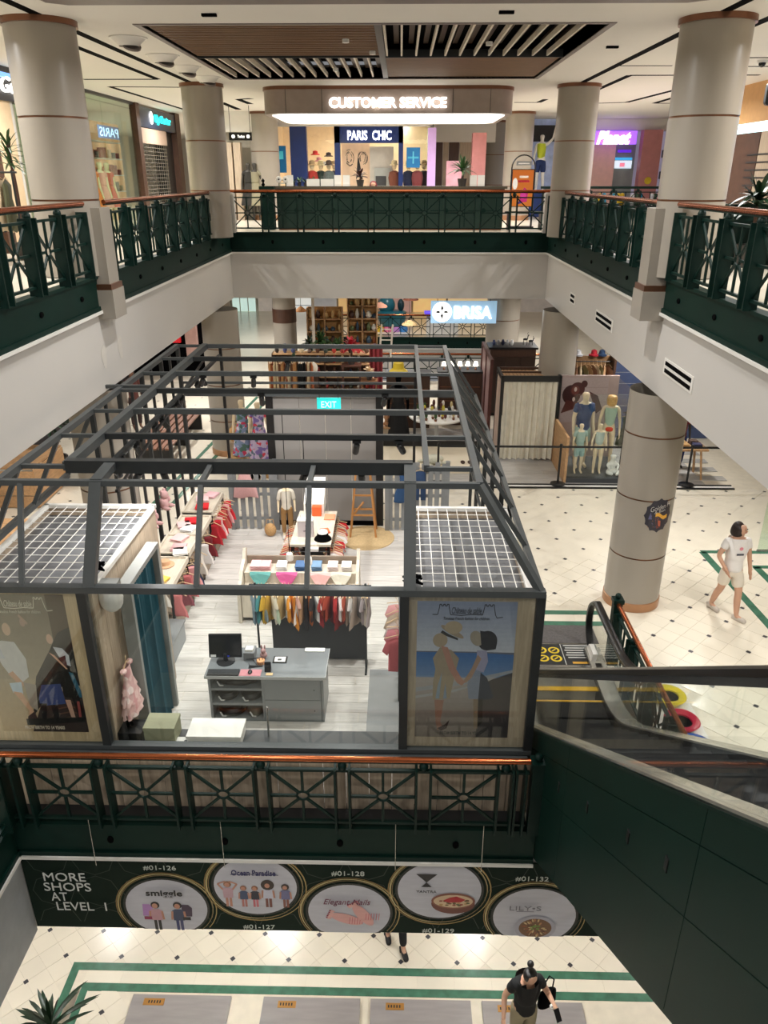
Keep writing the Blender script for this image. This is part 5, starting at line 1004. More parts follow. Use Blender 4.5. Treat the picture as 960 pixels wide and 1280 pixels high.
# woman in black at the lowest level, head bent to the left over her phone
b_ = figure('person', 'woman with a black bun, black t-shirt and beige trousers holding a phone, lowest floor', 'person', 1.70, (1.72, 6.72, L1), R(14), skinm,
    j=dict(head=(.01, -.075, 1.585), crown=(.01, -.075, 1.65), jaw=(.0, -.09, 1.53), neck=(0, -.03, 1.47), elL=(.29, -.04, 1.14), wrL=(.28, -.27, 1.20), elR=(-.27, .06, 1.12), wrR=(-.33, -.10, .92), face=(0, -.85, -.5)), slim=1.12,
    clothes=(('tee', (14, 14, 15), 'black_tshirt'), ('trousers', (150, 140, 112), 'beige_trousers')), hair=('bun', (14, 10, 10)), shoes=(60, 56, 52), face=False)
MB().lathe([(.032, -.02), (.034, .0), (.032, .02)], (0, 0, 0), 14, cap=False).build('white_bangle', paper, b_, True, loc=(.262, -.255, 1.17), rot=(R(70), 0, 0))
o = tag(MB().box(-.036, .036, -.006, .006, -.075, .075).build('phone', black, None, loc=(2.06, 6.36, L1 + 1.27), rot=(R(-40), 0, R(24))), 'dark phone in the left hand of the woman in black', 'phone')
o = thing('handbag', 'black shoulder bag hanging by the woman in black', 'bag', (2.02, 6.78, L1 + .86), R(30)); MB().lathe([(.13, 0), (.15, .05), (.14, .22), (.09, .26)], n=16, sy=.45).build('bag_body', blackm, o, True); MB().tube([(-.08, 0, .25), (-.09, 0, .42), (0, 0, .55), (.09, 0, .42), (.08, 0, .25)], .01, 6).build('strap', blackm, o, True)
# someone passing behind the banner: only the lower legs and shoes are in view
figure('person', 'person in black trousers and shoes, mostly hidden behind the shops banner', 'person', 1.70, (.02, 8.22, L1), R(15), skinm, j=dict(anL=(.08, -.14, .09), toL=(.09, -.27, .03), anR=(-.09, .18, .12), toR=(-.1, .06, .03)), clothes=(('tee', (20, 20, 22), 'black_tshirt'), ('trousers', (16, 16, 18), 'black_trousers')), hair=('short', (16, 12, 12)), shoes=(14, 14, 15), face=True)
# mannequins in the glazed swimwear display
figure('mannequin', 'adult male mannequin in navy t-shirt and patterned shorts, swimwear display', 'mannequin', 1.86, (4.30, 17.35, .125), R(10), manq, slim=1.1, clothes=(('tee', (26, 54, 100), 'navy_tshirt'), ('shorts', (150, 172, 160), 'patterned_shorts')))
figure('mannequin', 'adult female mannequin in mint top, red briefs and a blond wig, swimwear display', 'mannequin', 1.78, (4.93, 17.4, .125), R(-10), manq, slim=.88, clothes=(('sleeveless', (168, 196, 176), 'mint_swim_top'), ('briefs', (222, 66, 34), 'red_briefs')), hair=('long', (206, 162, 96)))
figure('mannequin', 'child mannequin in patterned shirt and shorts, left front of the swimwear display', 'mannequin', 1.22, (4.18, 16.95, .125), R(5), manq, clothes=(('tee', (150, 176, 168), 'patterned_top'), ('shorts', (142, 180, 178), 'patterned_trunks')), fingers=False)
figure('mannequin', 'child mannequin in patterned swimsuit, front middle of the swimwear display', 'mannequin', 1.22, (4.62, 16.95, .125), R(-8), manq, clothes=(('sleeveless', (176, 192, 184), 'patterned_swimsuit'), ('briefs', (170, 188, 182), 'swimsuit_bottom')), fingers=False)
bb = thing('mannequin', 'white seated baby mannequin at the right front of the swimwear display', 'mannequin', (4.98, 16.92, .13)); wp = M('white_plastic', (226, 226, 220), .4)
skin('body', {'p': ((0, 0, .08), .09), 'c': ((0, .02, .24), .085), 'n': ((0, .01, .33), .04), 'h': ((0, -.01, .43), .085), 'h2': ((0, 0, .47), .06), 'l1': ((.14, -.10, .06), .05), 'l2': ((.05, -.22, .04), .035), 'm1': ((-.14, -.10, .06), .05), 'm2': ((-.02, -.20, .04), .035), 'a1': ((.13, -.03, .22), .035), 'a2': ((.08, -.14, .14), .026), 'b1': ((-.13, -.03, .22), .035), 'b2': ((-.08, -.14, .14), .026)},
     [('p', 'c'), ('c', 'n'), ('n', 'h'), ('h', 'h2'), ('p', 'l1'), ('l1', 'l2'), ('p', 'm1'), ('m1', 'm2'), ('c', 'a1'), ('a1', 'a2'), ('c', 'b1'), ('b1', 'b2')], wp, bb, 2)
# mannequins elsewhere on the middle floor
figure('mannequin', 'small child mannequin in pale shirt and mustard trousers by the picket panel', 'mannequin', 1.20, (-2.15, 13.55, .014), R(10), manq, clothes=(('shirt', (214, 206, 190), 'pale_shirt'), ('trousers', (150, 112, 66), 'mustard_trousers')), hair=('short', (200, 180, 176)), shoes=(226, 222, 214), fingers=False)
figure('mannequin', 'mannequin in long floral dress beside the beige column, left of two', 'mannequin', 1.72, (-3.72, 17.5, 0), 0, manq, clothes=(('dress', floral('floral_blue', (126, 140, 170), [(196, 60, 90), (210, 200, 210), (80, 110, 100)]), 'floral_dress', .72),), fingers=False)
figure('mannequin', 'mannequin in long lilac floral dress beside the kiosk back post, right of two', 'mannequin', 1.72, (-3.30, 17.3, 0), 0, manq, clothes=(('dress', floral('floral_lilac', (186, 170, 196), [(90, 110, 120), (200, 60, 76), (120, 100, 160)]), 'floral_dress', .72),), fingers=False)
rc = figure('mannequin', 'tall mannequin in yellow hood and long black raincoat behind the scrim', 'mannequin', 1.9, (-.02, 19.2, 0), 0, blackm, clothes=(('shirt', (24, 24, 26), 'black_coat'), ('dress', (20, 20, 22), 'black_skirt', .8)), fingers=False)
MB().lathe([(.24, 0), (.23, .02), (.15, .08), (.13, .22), (.06, .27)], (0, 0, 1.98), 20).build('yellow_hat', M('yellow_vinyl', (230, 200, 60), .35), rc, True)
# ---------------------------------------------------------------- banner on the slab edge and the lowest floor
bn = thing('banner', 'long dark green MORE SHOPS AT LEVEL 1 banner with five round shop pictures', 'banner', (0, 0, 0))
BX0, BX1, BZ0, BZ1 = -4.24, 2.9, -1.655, -.515
MB().box(BX0, BX1, 6.296, 6.31, BZ0, BZ1).build('banner_sheet', M('banner_green', (22, 38, 30), .6, var=.06, scale=2, spec=.12), bn)
P = Print(0, 1, 0, 1, 6.294, -.00008); dg = (44, 58, 48)
def arc(cx, cz, r, col, wd, a0=0, a1=2 * PI, n=40, sq=1.0):
    m = P.m; m.col = col; P.k += 1
    for i in range(n):
        q = [a0 + (a1 - a0) * (i + j) / n for j in (0, 1)]
        pp = [(cx + (r + d) * math.cos(t), cz + (r + d) * sq * math.sin(t)) for t, d in ((q[0], -wd), (q[1], -wd), (q[1], wd), (q[0], wd))]
        if all(BZ0 < b < BZ1 for a, b in pp): m.face([P.p(a, b) for a, b in pp])
    P.k += 1
for i in range(14):
    for j in range(3): arc(BX0 + .3 + i * .52, BZ0 + .1 + j * .5, .24, (38, 52, 42), .004, n=8)
def clampd(pts): return [(a, min(BZ1 - .002, max(BZ0 + .002, b))) for a, b in pts]
def disc(cx, cz, r, col): P.poly(col, *clampd([(cx + r * math.cos(2 * PI * k / 48), cz + r * .93 * math.sin(2 * PI * k / 48)) for k in range(48)]))
CC = [(-2.655, -1.29), (-1.595, -.93), (-.53, -1.32), (.505, -.94), (1.61, -1.33)]
for k, (x, z) in enumerate(CC):
    disc(x, z, .505, (14, 20, 17))
    for d, r, c in ((0, .585, (150, 120, 66)), (.012, .57, (178, 156, 96)), (-.012, .555, (196, 182, 130)), (.0, .540, (120, 100, 60))): arc(x + d, z - d * .6, r, c, .005, sq=.94)
    disc(x, z, .475, (198, 198, 206))
c = {'navy': (30, 34, 80), 'skin': (196, 140, 116), 'dk': (30, 24, 26)}
def kid(x, z, s, shirt, leg, hair, sk_=(196, 140, 116), arms=0, afro=1.0):
    P.rect(leg, x - .035 * s, x - .005 * s, z, z + .16 * s); P.rect(leg, x + .008 * s, x + .038 * s, z, z + .15 * s)
    P.poly(shirt, (x - .055 * s, z + .14 * s), (x + .055 * s, z + .14 * s), (x + .06 * s, z + .28 * s), (x + .03 * s, z + .30 * s), (x - .03 * s, z + .30 * s), (x - .06 * s, z + .28 * s))
    P.el(hair, x, z + .355 * s, .045 * s * afro, .048 * s * afro, 14); P.el(sk_, x - .004 * s, z + .342 * s, .030 * s, .036 * s, 12)
    if arms: P.line(sk_, .012 * s, (x - .055 * s, z + .27 * s), (x - .11 * s, z + .36 * s), (x - .02 * s, z + .40 * s)); P.line(sk_, .012 * s, (x + .055 * s, z + .27 * s), (x + .11 * s, z + .36 * s), (x + .02 * s, z + .40 * s))
    else: P.line(sk_, .011 * s, (x - .06 * s, z + .27 * s), (x - .07 * s, z + .15 * s)); P.line(sk_, .011 * s, (x + .06 * s, z + .27 * s), (x + .07 * s, z + .15 * s))
x, z = CC[0]
for kx, bag, sh, lg in ((-.13, (176, 130, 190), (196, 150, 160), (24, 22, 26)), (.13, (70, 52, 76), (60, 70, 100), (52, 60, 110))):
    P.poly(bag, (x + kx * 1.75 - .06, z - .14), (x + kx * 1.75 + .06, z - .14), (x + kx * 1.75 + .07, z + .0), (x + kx * 1.75 + .03, z + .05), (x + kx * 1.75 - .05, z + .05)); kid(x + kx, z - .37, 1.15, sh, lg, (36, 26, 28))
    P.rect((150, 40, 80) if kx < 0 else (30, 26, 34), x + kx * 1.75 - .05, x + kx * 1.75 + .04, z - .20, z - .15)
x, z = CC[1]
for dx, s, sh, lg, af, ar in ((-.32, 1.0, (196, 160, 170), (190, 134, 112), 1, 1), (-.14, .84, (60, 76, 110), (190, 120, 110), 1, 0), (-.01, .84, (34, 36, 56), (206, 110, 120), 1, 0), (.14, 1.0, (206, 206, 220), (120, 60, 50), 1.7, 0), (.34, .92, (110, 110, 150), (140, 84, 70), 1.1, 0)): kid(x + dx, z - .32, s, sh, lg, (150, 100, 70) if af == 1 else (44, 26, 22), arms=ar, afro=af)
zg = [(x - .27 + k * .045, z + .19 + (.012 if k % 2 else -.004)) for k in range(13)]; P.line((36, 38, 96), .006, *zg)
x, z = CC[2]
for a in (0, 1):
    bx, bz, rr = (x - .03, z - .10, -.35) if not a else (x + .16, z - .03, -1.0)
    P.el((226, 170, 164), bx, bz, .20, .075, 16, rr)
    for q in range(5):
        t = rr + PI; ux, uz = math.cos(t), math.sin(t); ox = (q - 2) * .03
        P.el((230, 178, 170), bx + ux * .20 - uz * ox, bz + uz * .20 + ux * ox, .035, .016, 8, rr); P.el((170, 40, 70), bx + ux * .225 - uz * ox, bz + uz * .225 + ux * ox, .012, .010, 8, rr)
    for q in range(6): P.line((206, 110, 120), .004, (bx + .03 + q * .03, bz - .08), (bx + .04 + q * .03, bz + .03))
x, z = CC[3]
P.poly((24, 22, 26), (x - .27, z + .26), (x - .03, z + .26), (x - .15, z + .13)).poly((24, 22, 26), (x - .15, z + .13), (x - .09, z + .06), (x - .21, z + .06))
P.el((110, 58, 46), x + .16, z - .20, .25, .16, 28).el((138, 82, 64), x + .16, z - .155, .25, .125, 28).el((214, 186, 150), x + .16, z - .16, .225, .10, 28)
for q in range(26): P.el(random.choice([(110, 84, 50), (150, 60, 50), (84, 96, 52), (190, 150, 100)]), x + .16 + random.uniform(-.15, .17), z - .18 + random.uniform(-.05, .04), .022, .012, 8)
P.poly((180, 36, 44), (x + .04, z - .15), (x + .12, z - .10), (x + .2, z - .08), (x + .30, z - .13), (x + .25, z - .17), (x + .1, z - .18))
x, z = CC[4]
P.poly((178, 176, 186), *clampd([(x + .02 + .24 * math.cos(2 * PI * k / 32), z - .18 + .20 * math.sin(2 * PI * k / 32)) for k in range(32)])); P.poly((120, 84, 56), *clampd([(x + .02 + .19 * math.cos(2 * PI * k / 32), z - .18 + .155 * math.sin(2 * PI * k / 32)) for k in range(32)]))
for q in range(40):
    a = random.uniform(0, PI * 2); d = random.uniform(.05, .17); P.el(random.choice([(150, 84, 50), (186, 130, 84), (210, 180, 130), (96, 50, 34)]), x + .02 + d * math.cos(a), max(BZ0 + .02, z - .18 + d * .8 * math.sin(a)), .026, .010, 8, a)
for q in range(10): P.el((110, 140, 60), x + .02 + random.uniform(-.05, .05), z - .17 + random.uniform(-.04, .04), .02, .012, 7)
P.m.build('print', printm, bn)
wl = M('white_lettering', (222, 224, 220), .5); sil = M('silver_lettering', (200, 206, 196), .5); nk = M('black_lettering', (26, 24, 28), .5); nv = M('navy_lettering', (34, 36, 90), .5); mg = M('maroon_lettering', (110, 40, 70), .5); gyl = M('grey_lettering', (130, 128, 136), .5)
yb = 6.294 - .12
yb = 6.25
for s, cx, cz, w_, h in (('MORE', -3.755, -.79, .48, .13), ('SHOPS', -3.745, -.945, .54, .13), ('AT', -3.865, -1.10, .19, .13), ('LEVEL  1', -3.63, -1.255, .58, .13)): text(s, 'lettering', wl, bn, (cx, yb, cz), w_, h, depth=.002)
for s, cx, cz in (('#01-126', -2.65, -.625), ('#01-127', -1.585, -1.545), ('#01-128', -.53, -.665), ('#01-129', .505, -1.555), ('#01-132', 1.53, -.70)): text(s, 'lettering', sil, bn, (cx, yb, cz), .37, .075, depth=.002)
yb -= .002
text('smiggle', 'lettering', nk, bn, (CC[0][0] + .01, yb, CC[0][1] + .26), .42, .12, depth=.002, bold=.02); text('Ocean Paradise', 'lettering', nv, bn, (CC[1][0], yb, CC[1][1] + .255), .50, .085, depth=.002, bold=.02)
text('Elegant Nails', 'lettering', mg, bn, (CC[2][0] - .02, yb, CC[2][1] + .20), .54, .11, depth=.002, shear=.35); text('YANTRA', 'lettering', nk, bn, (CC[3][0] - .15, yb, CC[3][1] + .02), .23, .035, depth=.002)
text('LILY•S', 'lettering', gyl, bn, (CC[4][0] - .12, yb, CC[4][1] + .17), .36, .07, depth=.002); MB().box(CC[4][0] - .22, CC[4][0] - .02, yb - .001, yb + .001, CC[4][1] + .115, CC[4][1] + .123).build('lettering', gyl, bn)
# grey boards with a small brass sign lying in a row beyond
gm = M('grey_veined_board', (150, 144, 142), .3, var=.10, scale=3, stretch=(.6, 4, 1))
for k, (x0, x1) in enumerate(((-3.79, -2.36), (-1.89, -.49), (-.34, 1.10), (1.26, 2.7))):
    t = thing('floor_board', 'large grey board with a small brass plate on the lowest floor, ' + nth(k) + ' from the left', 'board', ((x0 + x1) / 2, 6.85, L1), 0, 'grey boards on the lowest floor'); w2 = (x1 - x0) / 2
    MB().box(-w2, w2, -.55, .50, 0, .05).build('board_top', gm, t); MB().box(-w2 + .22 if k else -w2 + .18, -w2 + .48, .34, .44, .05, .056).build('brass_plate', M('brass_plate', (176, 128, 66), .35, metal=.4), t)
    for q in range(3): MB().box(-w2 + .3 + q * .32, -w2 + .48 + q * .32, .02, .035, .05, .0515).build('engraving', greyp, t)
    for q in range(5): MB().box(-w2 + .25 + q * .04, -w2 + .27 + q * .04, .37, .41, .056, .058).build('letter_mark', nk, t)
# dracaena at the lower left
def leafplant(name, label, loc, n, L, wd, m, rise=(20, 80), pot=None, stem=0, seed=1, arch=.9):
    t = thing(name, label, 'plant', loc); rs = random.Random(seed)
    if pot: MB().lathe([(pot * .75, 0), (pot, pot * 1.3), (pot * 1.05, pot * 1.5), (pot * .9, pot * 1.5), (pot * .88, pot * 1.35)], n=20).build('pot', M('pot_glaze', (70, 64, 60), .5), t, True); stem0 = pot * 1.35
    else: stem0 = 0
    if stem: MB().tube([(0, 0, stem0), (.02, 0, stem0 + stem * .5), (0, .01, stem0 + stem)], [.035, .03, .025], 8).build('stem', brown, t, True)
    for k in range(n):
        a = k * 2.4 + rs.uniform(-.2, .2); el = R(rs.uniform(*rise)); l = L * rs.uniform(.7, 1.1); z0 = stem0 + stem * (1 - .25 * rs.random()); pts = []
        for i in range(6):
            s = i / 5; r = l * s * math.cos(el) * (1 + .2 * s); z = l * s * math.sin(el) - arch * l * s * s * math.cos(el) * .6; pts.append(Vector((r * math.cos(a), r * math.sin(a), z0 + z)))
        sd = Vector((-math.sin(a), math.cos(a), 0)); vs = []; 
        for i, p in enumerate(pts):
            w_ = wd * (.35 + 1.3 * (i / 5) * (1 - (i / 5) ** 1.6)) * (0.05 if i == 5 else 1); vs += [p - sd * w_, p - Vector((0, 0, w_ * .35)), p + sd * w_]
        MB().add(vs, [(3 * i + j, 3 * i + j + 1, 3 * i + j + 4, 3 * i + j + 3) for i in range(5) for j in range(2)]).build('leaf', m, t, True)
    return t
leafplant('dracaena', 'dark strap-leaved dracaena at the lower left corner of the lowest floor', (-4.38, 6.25, L1), 34, .60, .034, leafd, (5, 85), .24, .75, 4)
# ---------------------------------------------------------------- upper storey: service counter, sign, shops
em = lambda n, c, e: M(n, c, .5, emit=e)
sg = thing('service_sign', 'suspended curved CUSTOMER SERVICE sign box with a glowing underside', 'sign', (0, 0, 0)); bx = M('sign_taupe', (158, 142, 132), .35)
def rr(x0, x1, y0, y1, r, z, n=8):
    o = []
    for cx, cy, a0 in ((x1 - r, y1 - r, 0), (x0 + r, y1 - r, 90), (x0 + r, y0 + r, 180), (x1 - r, y0 + r, 270)):
        for k in range(n + 1): a = R(a0 + 90 * k / n); o.append((cx + r * math.cos(a), cy + r * math.sin(a), z))
    return o
MB().prism(rr(-3.1, 2.5, 19.05, 23.0, .55, 7.77), (0, 0, .47)).build('sign_box', bx, sg, True); MB().prism(rr(-3.12, 2.52, 19.03, 23.02, .56, 8.24), (0, 0, .07)).build('bronze_top', bronze, sg, True)
MB().prism(rr(-2.95, 2.35, 19.2, 22.6, .5, 7.755), (0, 0, .014)).build('glowing_underside', em('light_panel', (255, 250, 240), 2.2), sg)
for x in (-2.55, -1.75, 1.13, 1.95): MB().box(x - .005, x + .005, 19.044, 19.052, 7.78, 8.24).build('panel_joint', framed, sg)
text('CUSTOMER SERVICE', 'lettering', em('lit_letters', (255, 252, 246), 3.0), sg, (-.30, 19.0, 7.975), 2.58, .21, depth=.03, bold=.03)
lamp((-.3, 20.8, 7.74), 60, 4.5, (1, .97, .92), 'RECTANGLE', 2.6)
ct = thing('service_counter', 'long dark green service counter behind the far railing', 'counter', (-.28, 21.35, L3))
cg = M('counter_green', (18, 44, 36), .45, var=.06); MB().box(-2.92, 2.92, 0, .8, .06, .98).build('counter_body', cg, ct); MB().box(-3.0, 3.0, -.06, .85, 1.0, 1.06).build('counter_top', M('counter_top_stone', (88, 82, 70), .2), ct); MB().box(-2.94, 2.94, -.02, .82, .90, 1.0).build('dark_band', black, ct); MB().box(-2.90, 2.90, .02, .8, 0, .06).build('plinth', bronze, ct)
for k in range(7): x = -2.9 + 5.8 * k / 6; MB().box(x - .012, x + .012, -.012, 0, .08, .90).build('panel_joint', green, ct)
for k in range(6): x = -2.9 + 5.8 * (k + .5) / 6; MB().box(x - .40, x + .40, -.008, 0, .47, .49).build('panel_moulding', green, ct); MB().lathe([(.06, 0), (.06, .01)], n=16).build('moulding_ring', green, ct, loc=(x, 0, .48), rot=(PI / 2, 0, 0))
nb = thing('newel_post', 'dark green pedestal with a finial left of the service counter', 'post', (-3.42, 21.3, L3)); MB().box(-.16, .16, -.15, .15, .02, .98).build('shaft', green, nb); MB().box(-.19, .19, -.18, .18, .98, 1.06).build('cap', green, nb); MB().lathe([(.03, 0), (.05, .04), (.02, .08), (.045, .13), (.0, .19)], (-.1, 0, 1.06), 12).build('finial', blackm, nb, True)
# things on the counter
zt = L3 + 1.06
tag(MB().box(-2.42, -2.09, 21.45, 21.5, zt, zt + .17).build('card_holder', paper), 'white landscape card on the counter, left of two side by side', 'card'); tag(MB().box(-2.06, -1.73, 21.45, 21.5, zt, zt + .17).build('card_holder', paper), 'white landscape card on the counter, right of two side by side', 'card')
for x, lb in ((-1.62, 'white upright brochure holder on the counter, left of the red-leaved plant'), (-1.40, 'second white brochure holder on the counter, beside the pink pot'), (1.86, 'white upright card on the counter, right of the green plant'), (2.06, 'white upright card at the right end of the counter'), (-2.86, 'slim white upright card at the left end of the counter')):
    o = thing('brochure_holder', lb, 'brochure holder', (x, 21.5, zt)); MB().box(-.09, .09, -.01, .01, 0, .26).build('card', paper, o); MB().box(-.09, .09, -.04, .01, 0, .05).build('foot', white, o)
leafplant('potted_plant', 'bushy green plant in a dark pot on the right of the service counter', (1.58, 21.6, zt), 60, .42, .035, leaf, (10, 85), .12, .22, 6)
leafplant('potted_plant', 'red and dark leaved plant in a pink pot on the service counter', (-1.05, 21.6, zt), 20, .30, .04, M('maroon_leaf', (84, 50, 46), .5, var=.4, scale=12), (15, 80), .1, .10, 8)
for k in range(5): leafplant('potted_plant', 'low green plant on the left of the service counter, ' + nth(k) + ' from the left', (-2.95 + k * .16, 21.62, zt), 9, .20, .03, leaf, (20, 70), .05, .03, 20 + k)
for k in range(2):
    o = thing('paper_flower', 'white round flower ornament at the left end of the counter, ' + ('left', 'right')[k] + ' one', 'ornament', (-3.14 + k * .17, 21.5, zt)); MB().rod((0, 0, 0), (0, 0, .14), .01).build('stalk', leaf, o)
    for q in range(8): a = q * PI / 4; MB().ell((.05 * math.cos(a), -.01, .16 + .05 * math.sin(a)), (.032, .01, .032), 8, 5).build('petal', paper, o, True)
    MB().ell((0, -.02, .16), .022, 8, 5).build('centre', dgrey, o, True)
o = thing('person', 'person with maroon headwear sitting low behind the service counter', 'person', (-.72, 21.9, L3 + .55)); skin('body', {'c': ((0, 0, .25), .16), 'n': ((0, 0, .44), .055), 'j': ((0, -.02, .52), .07), 'h': ((0, 0, .60), .085), 'a': ((.17, 0, .36), .055), 'b': ((.2, -.12, .14), .04), 'd': ((-.17, 0, .36), .055), 'e': ((-.2, -.12, .14), .04), 'w': ((0, 0, 0.02), .15)}, [('c', 'n'), ('n', 'j'), ('j', 'h'), ('c', 'a'), ('a', 'b'), ('c', 'd'), ('d', 'e'), ('c', 'w')], skinm, o, 2)
skin('headscarf', {'a': ((0, .01, .63), .085), 'b': ((0, .04, .55), .10), 'c': ((0, .03, .40), .15)}, [('a', 'b'), ('b', 'c')], M('maroon_cloth', (112, 30, 44), .9), o, 2); skin('tunic', {'a': ((0, 0, .28), .175), 'b': ((0, 0, .02), .17)}, [('a', 'b')], M('maroon_cloth', (112, 30, 44)), o, 2)
# poster stand and bench right of the counter
t = thing('poster_stand', 'arched black stand with an orange poster right of the service counter', 'poster stand', (3.27, 22.5, L3)); 
MB().tube([(-.31, 0, .05), (-.31, 0, 1.50)] + [(-.31 * math.cos(PI * k / 14), 0, 1.50 + .31 * math.sin(PI * k / 14)) for k in range(1, 14)] + [(.31, 0, 1.50), (.31, 0, .05)], .018, 8).build('arch_frame', black, t, True); MB().box(-.34, .34, -.2, .2, 0, .04).build('foot', black, t)
P = Print(-.28, .28, .55, 1.45, -.012); P.rect((244, 196, 120), 0, 1, 0, 1).grad((246, 202, 120), (242, 184, 112), 0, 1, 6).el((240, 240, 236), .14, .62, .12, .16).poly((190, 40, 120), (.40, .10), (.75, .12), (.80, .42), (.60, .52), (.42, .36)).el((206, 60, 150), .55, .30, .14, .10).rect((170, 30, 44), .28, .82, .66, .72).rect((240, 226, 210), .34, .76, .78, .84).poly((70, 60, 130), (.3, .05), (.5, .08), (.42, .2)); P.m.build('poster_print', VC('lit_print', .4, emit=.15), t); MB().box(-.29, .29, -.01, .01, .53, 1.47).build('poster_board', black, t)
MB().box(-.20, .20, -.015, .01, 1.56, 1.66).build('name_plate', greyp, t); MB().box(-.15, .15, -.018, -.015, 1.59, 1.62).build('lettering', paper, t)
t = thing('bench', 'dark slatted bench beneath the orange poster', 'bench', (3.25, 21.6, L3))
for k in range(4): MB().box(-.5, .5, -.2 + k * .11, -.12 + k * .11, .42, .45).build('slat', green, t)
for x in (-.42, .42): MB().box(x - .02, x + .02, -.2, .2, 0, .42).build('leg', green, t)
# PARIS CHIC shop
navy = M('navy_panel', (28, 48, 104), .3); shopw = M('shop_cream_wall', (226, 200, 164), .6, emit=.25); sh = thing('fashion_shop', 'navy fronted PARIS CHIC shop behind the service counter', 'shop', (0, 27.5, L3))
zc_ = CEIL - L3
for x0, x1, z0, z1 in ((-3.60, -3.06, 0, zc_ - .35), (-2.16, -1.98, 0, zc_ - .3), (-.08, .07, 0, zc_ - .3), (-2.16, .07, 2.28, zc_ - .3)): MB().box(x0, x1, 0, .3, z0, z1).build('navy_panel', navy, sh)
text('PARIS  CHIC', 'lettering', em('lit_letters2', (250, 250, 255), 2.5), sh, (-1.02, -.03, 2.50), 1.42, .28, depth=.02, bold=.02)
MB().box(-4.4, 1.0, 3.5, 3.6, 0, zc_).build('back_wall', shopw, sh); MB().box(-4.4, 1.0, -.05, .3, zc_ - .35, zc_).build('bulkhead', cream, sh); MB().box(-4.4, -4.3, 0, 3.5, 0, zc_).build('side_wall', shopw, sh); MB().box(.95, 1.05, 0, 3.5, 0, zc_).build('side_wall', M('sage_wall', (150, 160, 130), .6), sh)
MB().box(-3.05, -2.18, .1, .12, 0, 2.75).build('window_pane', clear, sh); MB().box(.08, .95, .1, .12, 0, 2.75).build('window_pane', clear, sh); MB().box(-4.3, -3.62, .1, .12, 0, 2.75).build('window_pane', clear, sh)
lamp((-1.5, 29.2, 8.2), 110, 2.5, (1, .9, .75), 'RECTANGLE', 2)
MB().box(-1.05, -.25, .9, 1.0, 0, 2.2).build('screen_panel', M('pale_panel', (206, 200, 190), .6), sh); MB().box(-2.0, -1.05, 1.0, 1.05, 0, 2.3).build('mural_panel', M('mural_cream', (228, 196, 164), .6, emit=.1), sh)
P = Print(-1.95, -1.10, 1.0, 2.2, .99)
rs = random.Random(4)
for k in range(44):
    a = rs.uniform(0, 6.28); r0 = rs.uniform(.08, .2); cx = .25 if k % 2 else .78; P.line((50, 44, 44), .008, *[(cx + r0 * math.cos(a + q * .4), .72 + r0 * 1.1 * math.sin(a + q * .4)) for q in range(3)])
P.poly((26, 24, 28), (.58, .72), (.62, .72), (.78, .15), (.66, .22), (.56, .22), (.50, .15)); P.m.build('mural_drawing', printm, sh)
MB().box(-.9, -.35, .82, .88, .9, 1.55).build('poster_panel', M('grey_photo', (176, 180, 176), .5), sh); MB().box(-.85, -.5, .80, .82, 1.0, 1.3).build('photo_detail', dgrey, sh)
P = Print(.18, .62, 1.55, 2.15, .06); P.rect((24, 110, 168), 0, 1, 0, 1).rect((70, 170, 200), .1, .9, .45, .55).rect((90, 180, 206), .45, .55, .2, .8); P.m.build('window_poster', VC('lit_print'), sh)
P = Print(-4.2, -3.75, 1.4, 2.2, .06); P.rect((20, 100, 150), 0, 1, 0, 1).rect((80, 190, 210), .2, .8, .5, .8); P.m.build('window_poster', VC('lit_print'), sh)
MB().box(-4.25, -3.65, .3, .7, 1.05, 1.1).build('wall_shelf', white, sh); MB().box(-4.25, -3.65, .3, .7, 0, .8).build('display_unit', dgrey, sh)
cols = [((196, 60, 54), 'red'), ((36, 54, 48), 'dark green'), ((120, 130, 130), 'grey'), ((60, 50, 60), 'plum'), ((206, 150, 150), 'pink'), ((44, 52, 90), 'navy'), ((120, 70, 54), 'brown'), ((150, 70, 72), 'brick')]
for k, (x, y, ci) in enumerate(((-2.95, 27.9, 0), (-2.68, 28.1, 1), (-2.4, 28.0, 2), (-2.25, 28.4, 3), (.25, 28.2, 5), (.55, 28.0, 7), (.78, 28.3, 3), (-.22, 28.0, 6))):
    c_, cn = cols[ci]; o = thing('dress_form', cn + ' coat on a headless form in the navy shop, ' + nth(k) + ' from the left', 'dress form', (x, y, L3)); m = MB(); m.col = c_; m.lathe([(.10, .35), (.17, .55), (.15, .95), (.20, 1.25), (.16, 1.42), (.05, 1.47)], n=14, sy=.7).build('coat', cloth, o, True); MB().rod((0, 0, 0), (0, 0, .4), .02).build('pole', black, o); MB().lathe([(.12, 0), (.12, .02)], n=14).build('foot', black, o)
    MB().ell((0, 0, 1.60), (.08, .09, .11), 10, 7).build('head', manq, o, True); m = MB(); m.lathe([(.17, 1.63), (.10, 1.67), (.09, 1.76), (.04, 1.79)], n=14).build('hat', M('felt_hat_%d' % (k % 3), ((190, 160, 120), (206, 190, 150), (90, 70, 60))[k % 3], .8), o, True)
for k, (x, z, cn, c_) in enumerate(((-2.9, 1.95, 'red', (206, 50, 50)), (-2.78, 1.75, 'pink', (214, 150, 160)), (-2.62, 1.62, 'white', (230, 226, 220)), (-2.45, 1.9, 'dark', (60, 44, 44)))):
    m = MB(); m.col = c_; tag(m.lathe([(.16, 0), (.14, .03), (.09, .04), (.08, .12), (.02, .14)], (x, 28.6, L3 + z), 14).build('wall_hat', cloth, smooth=True), cn + ' hat displayed high in the navy shop window', 'hat')
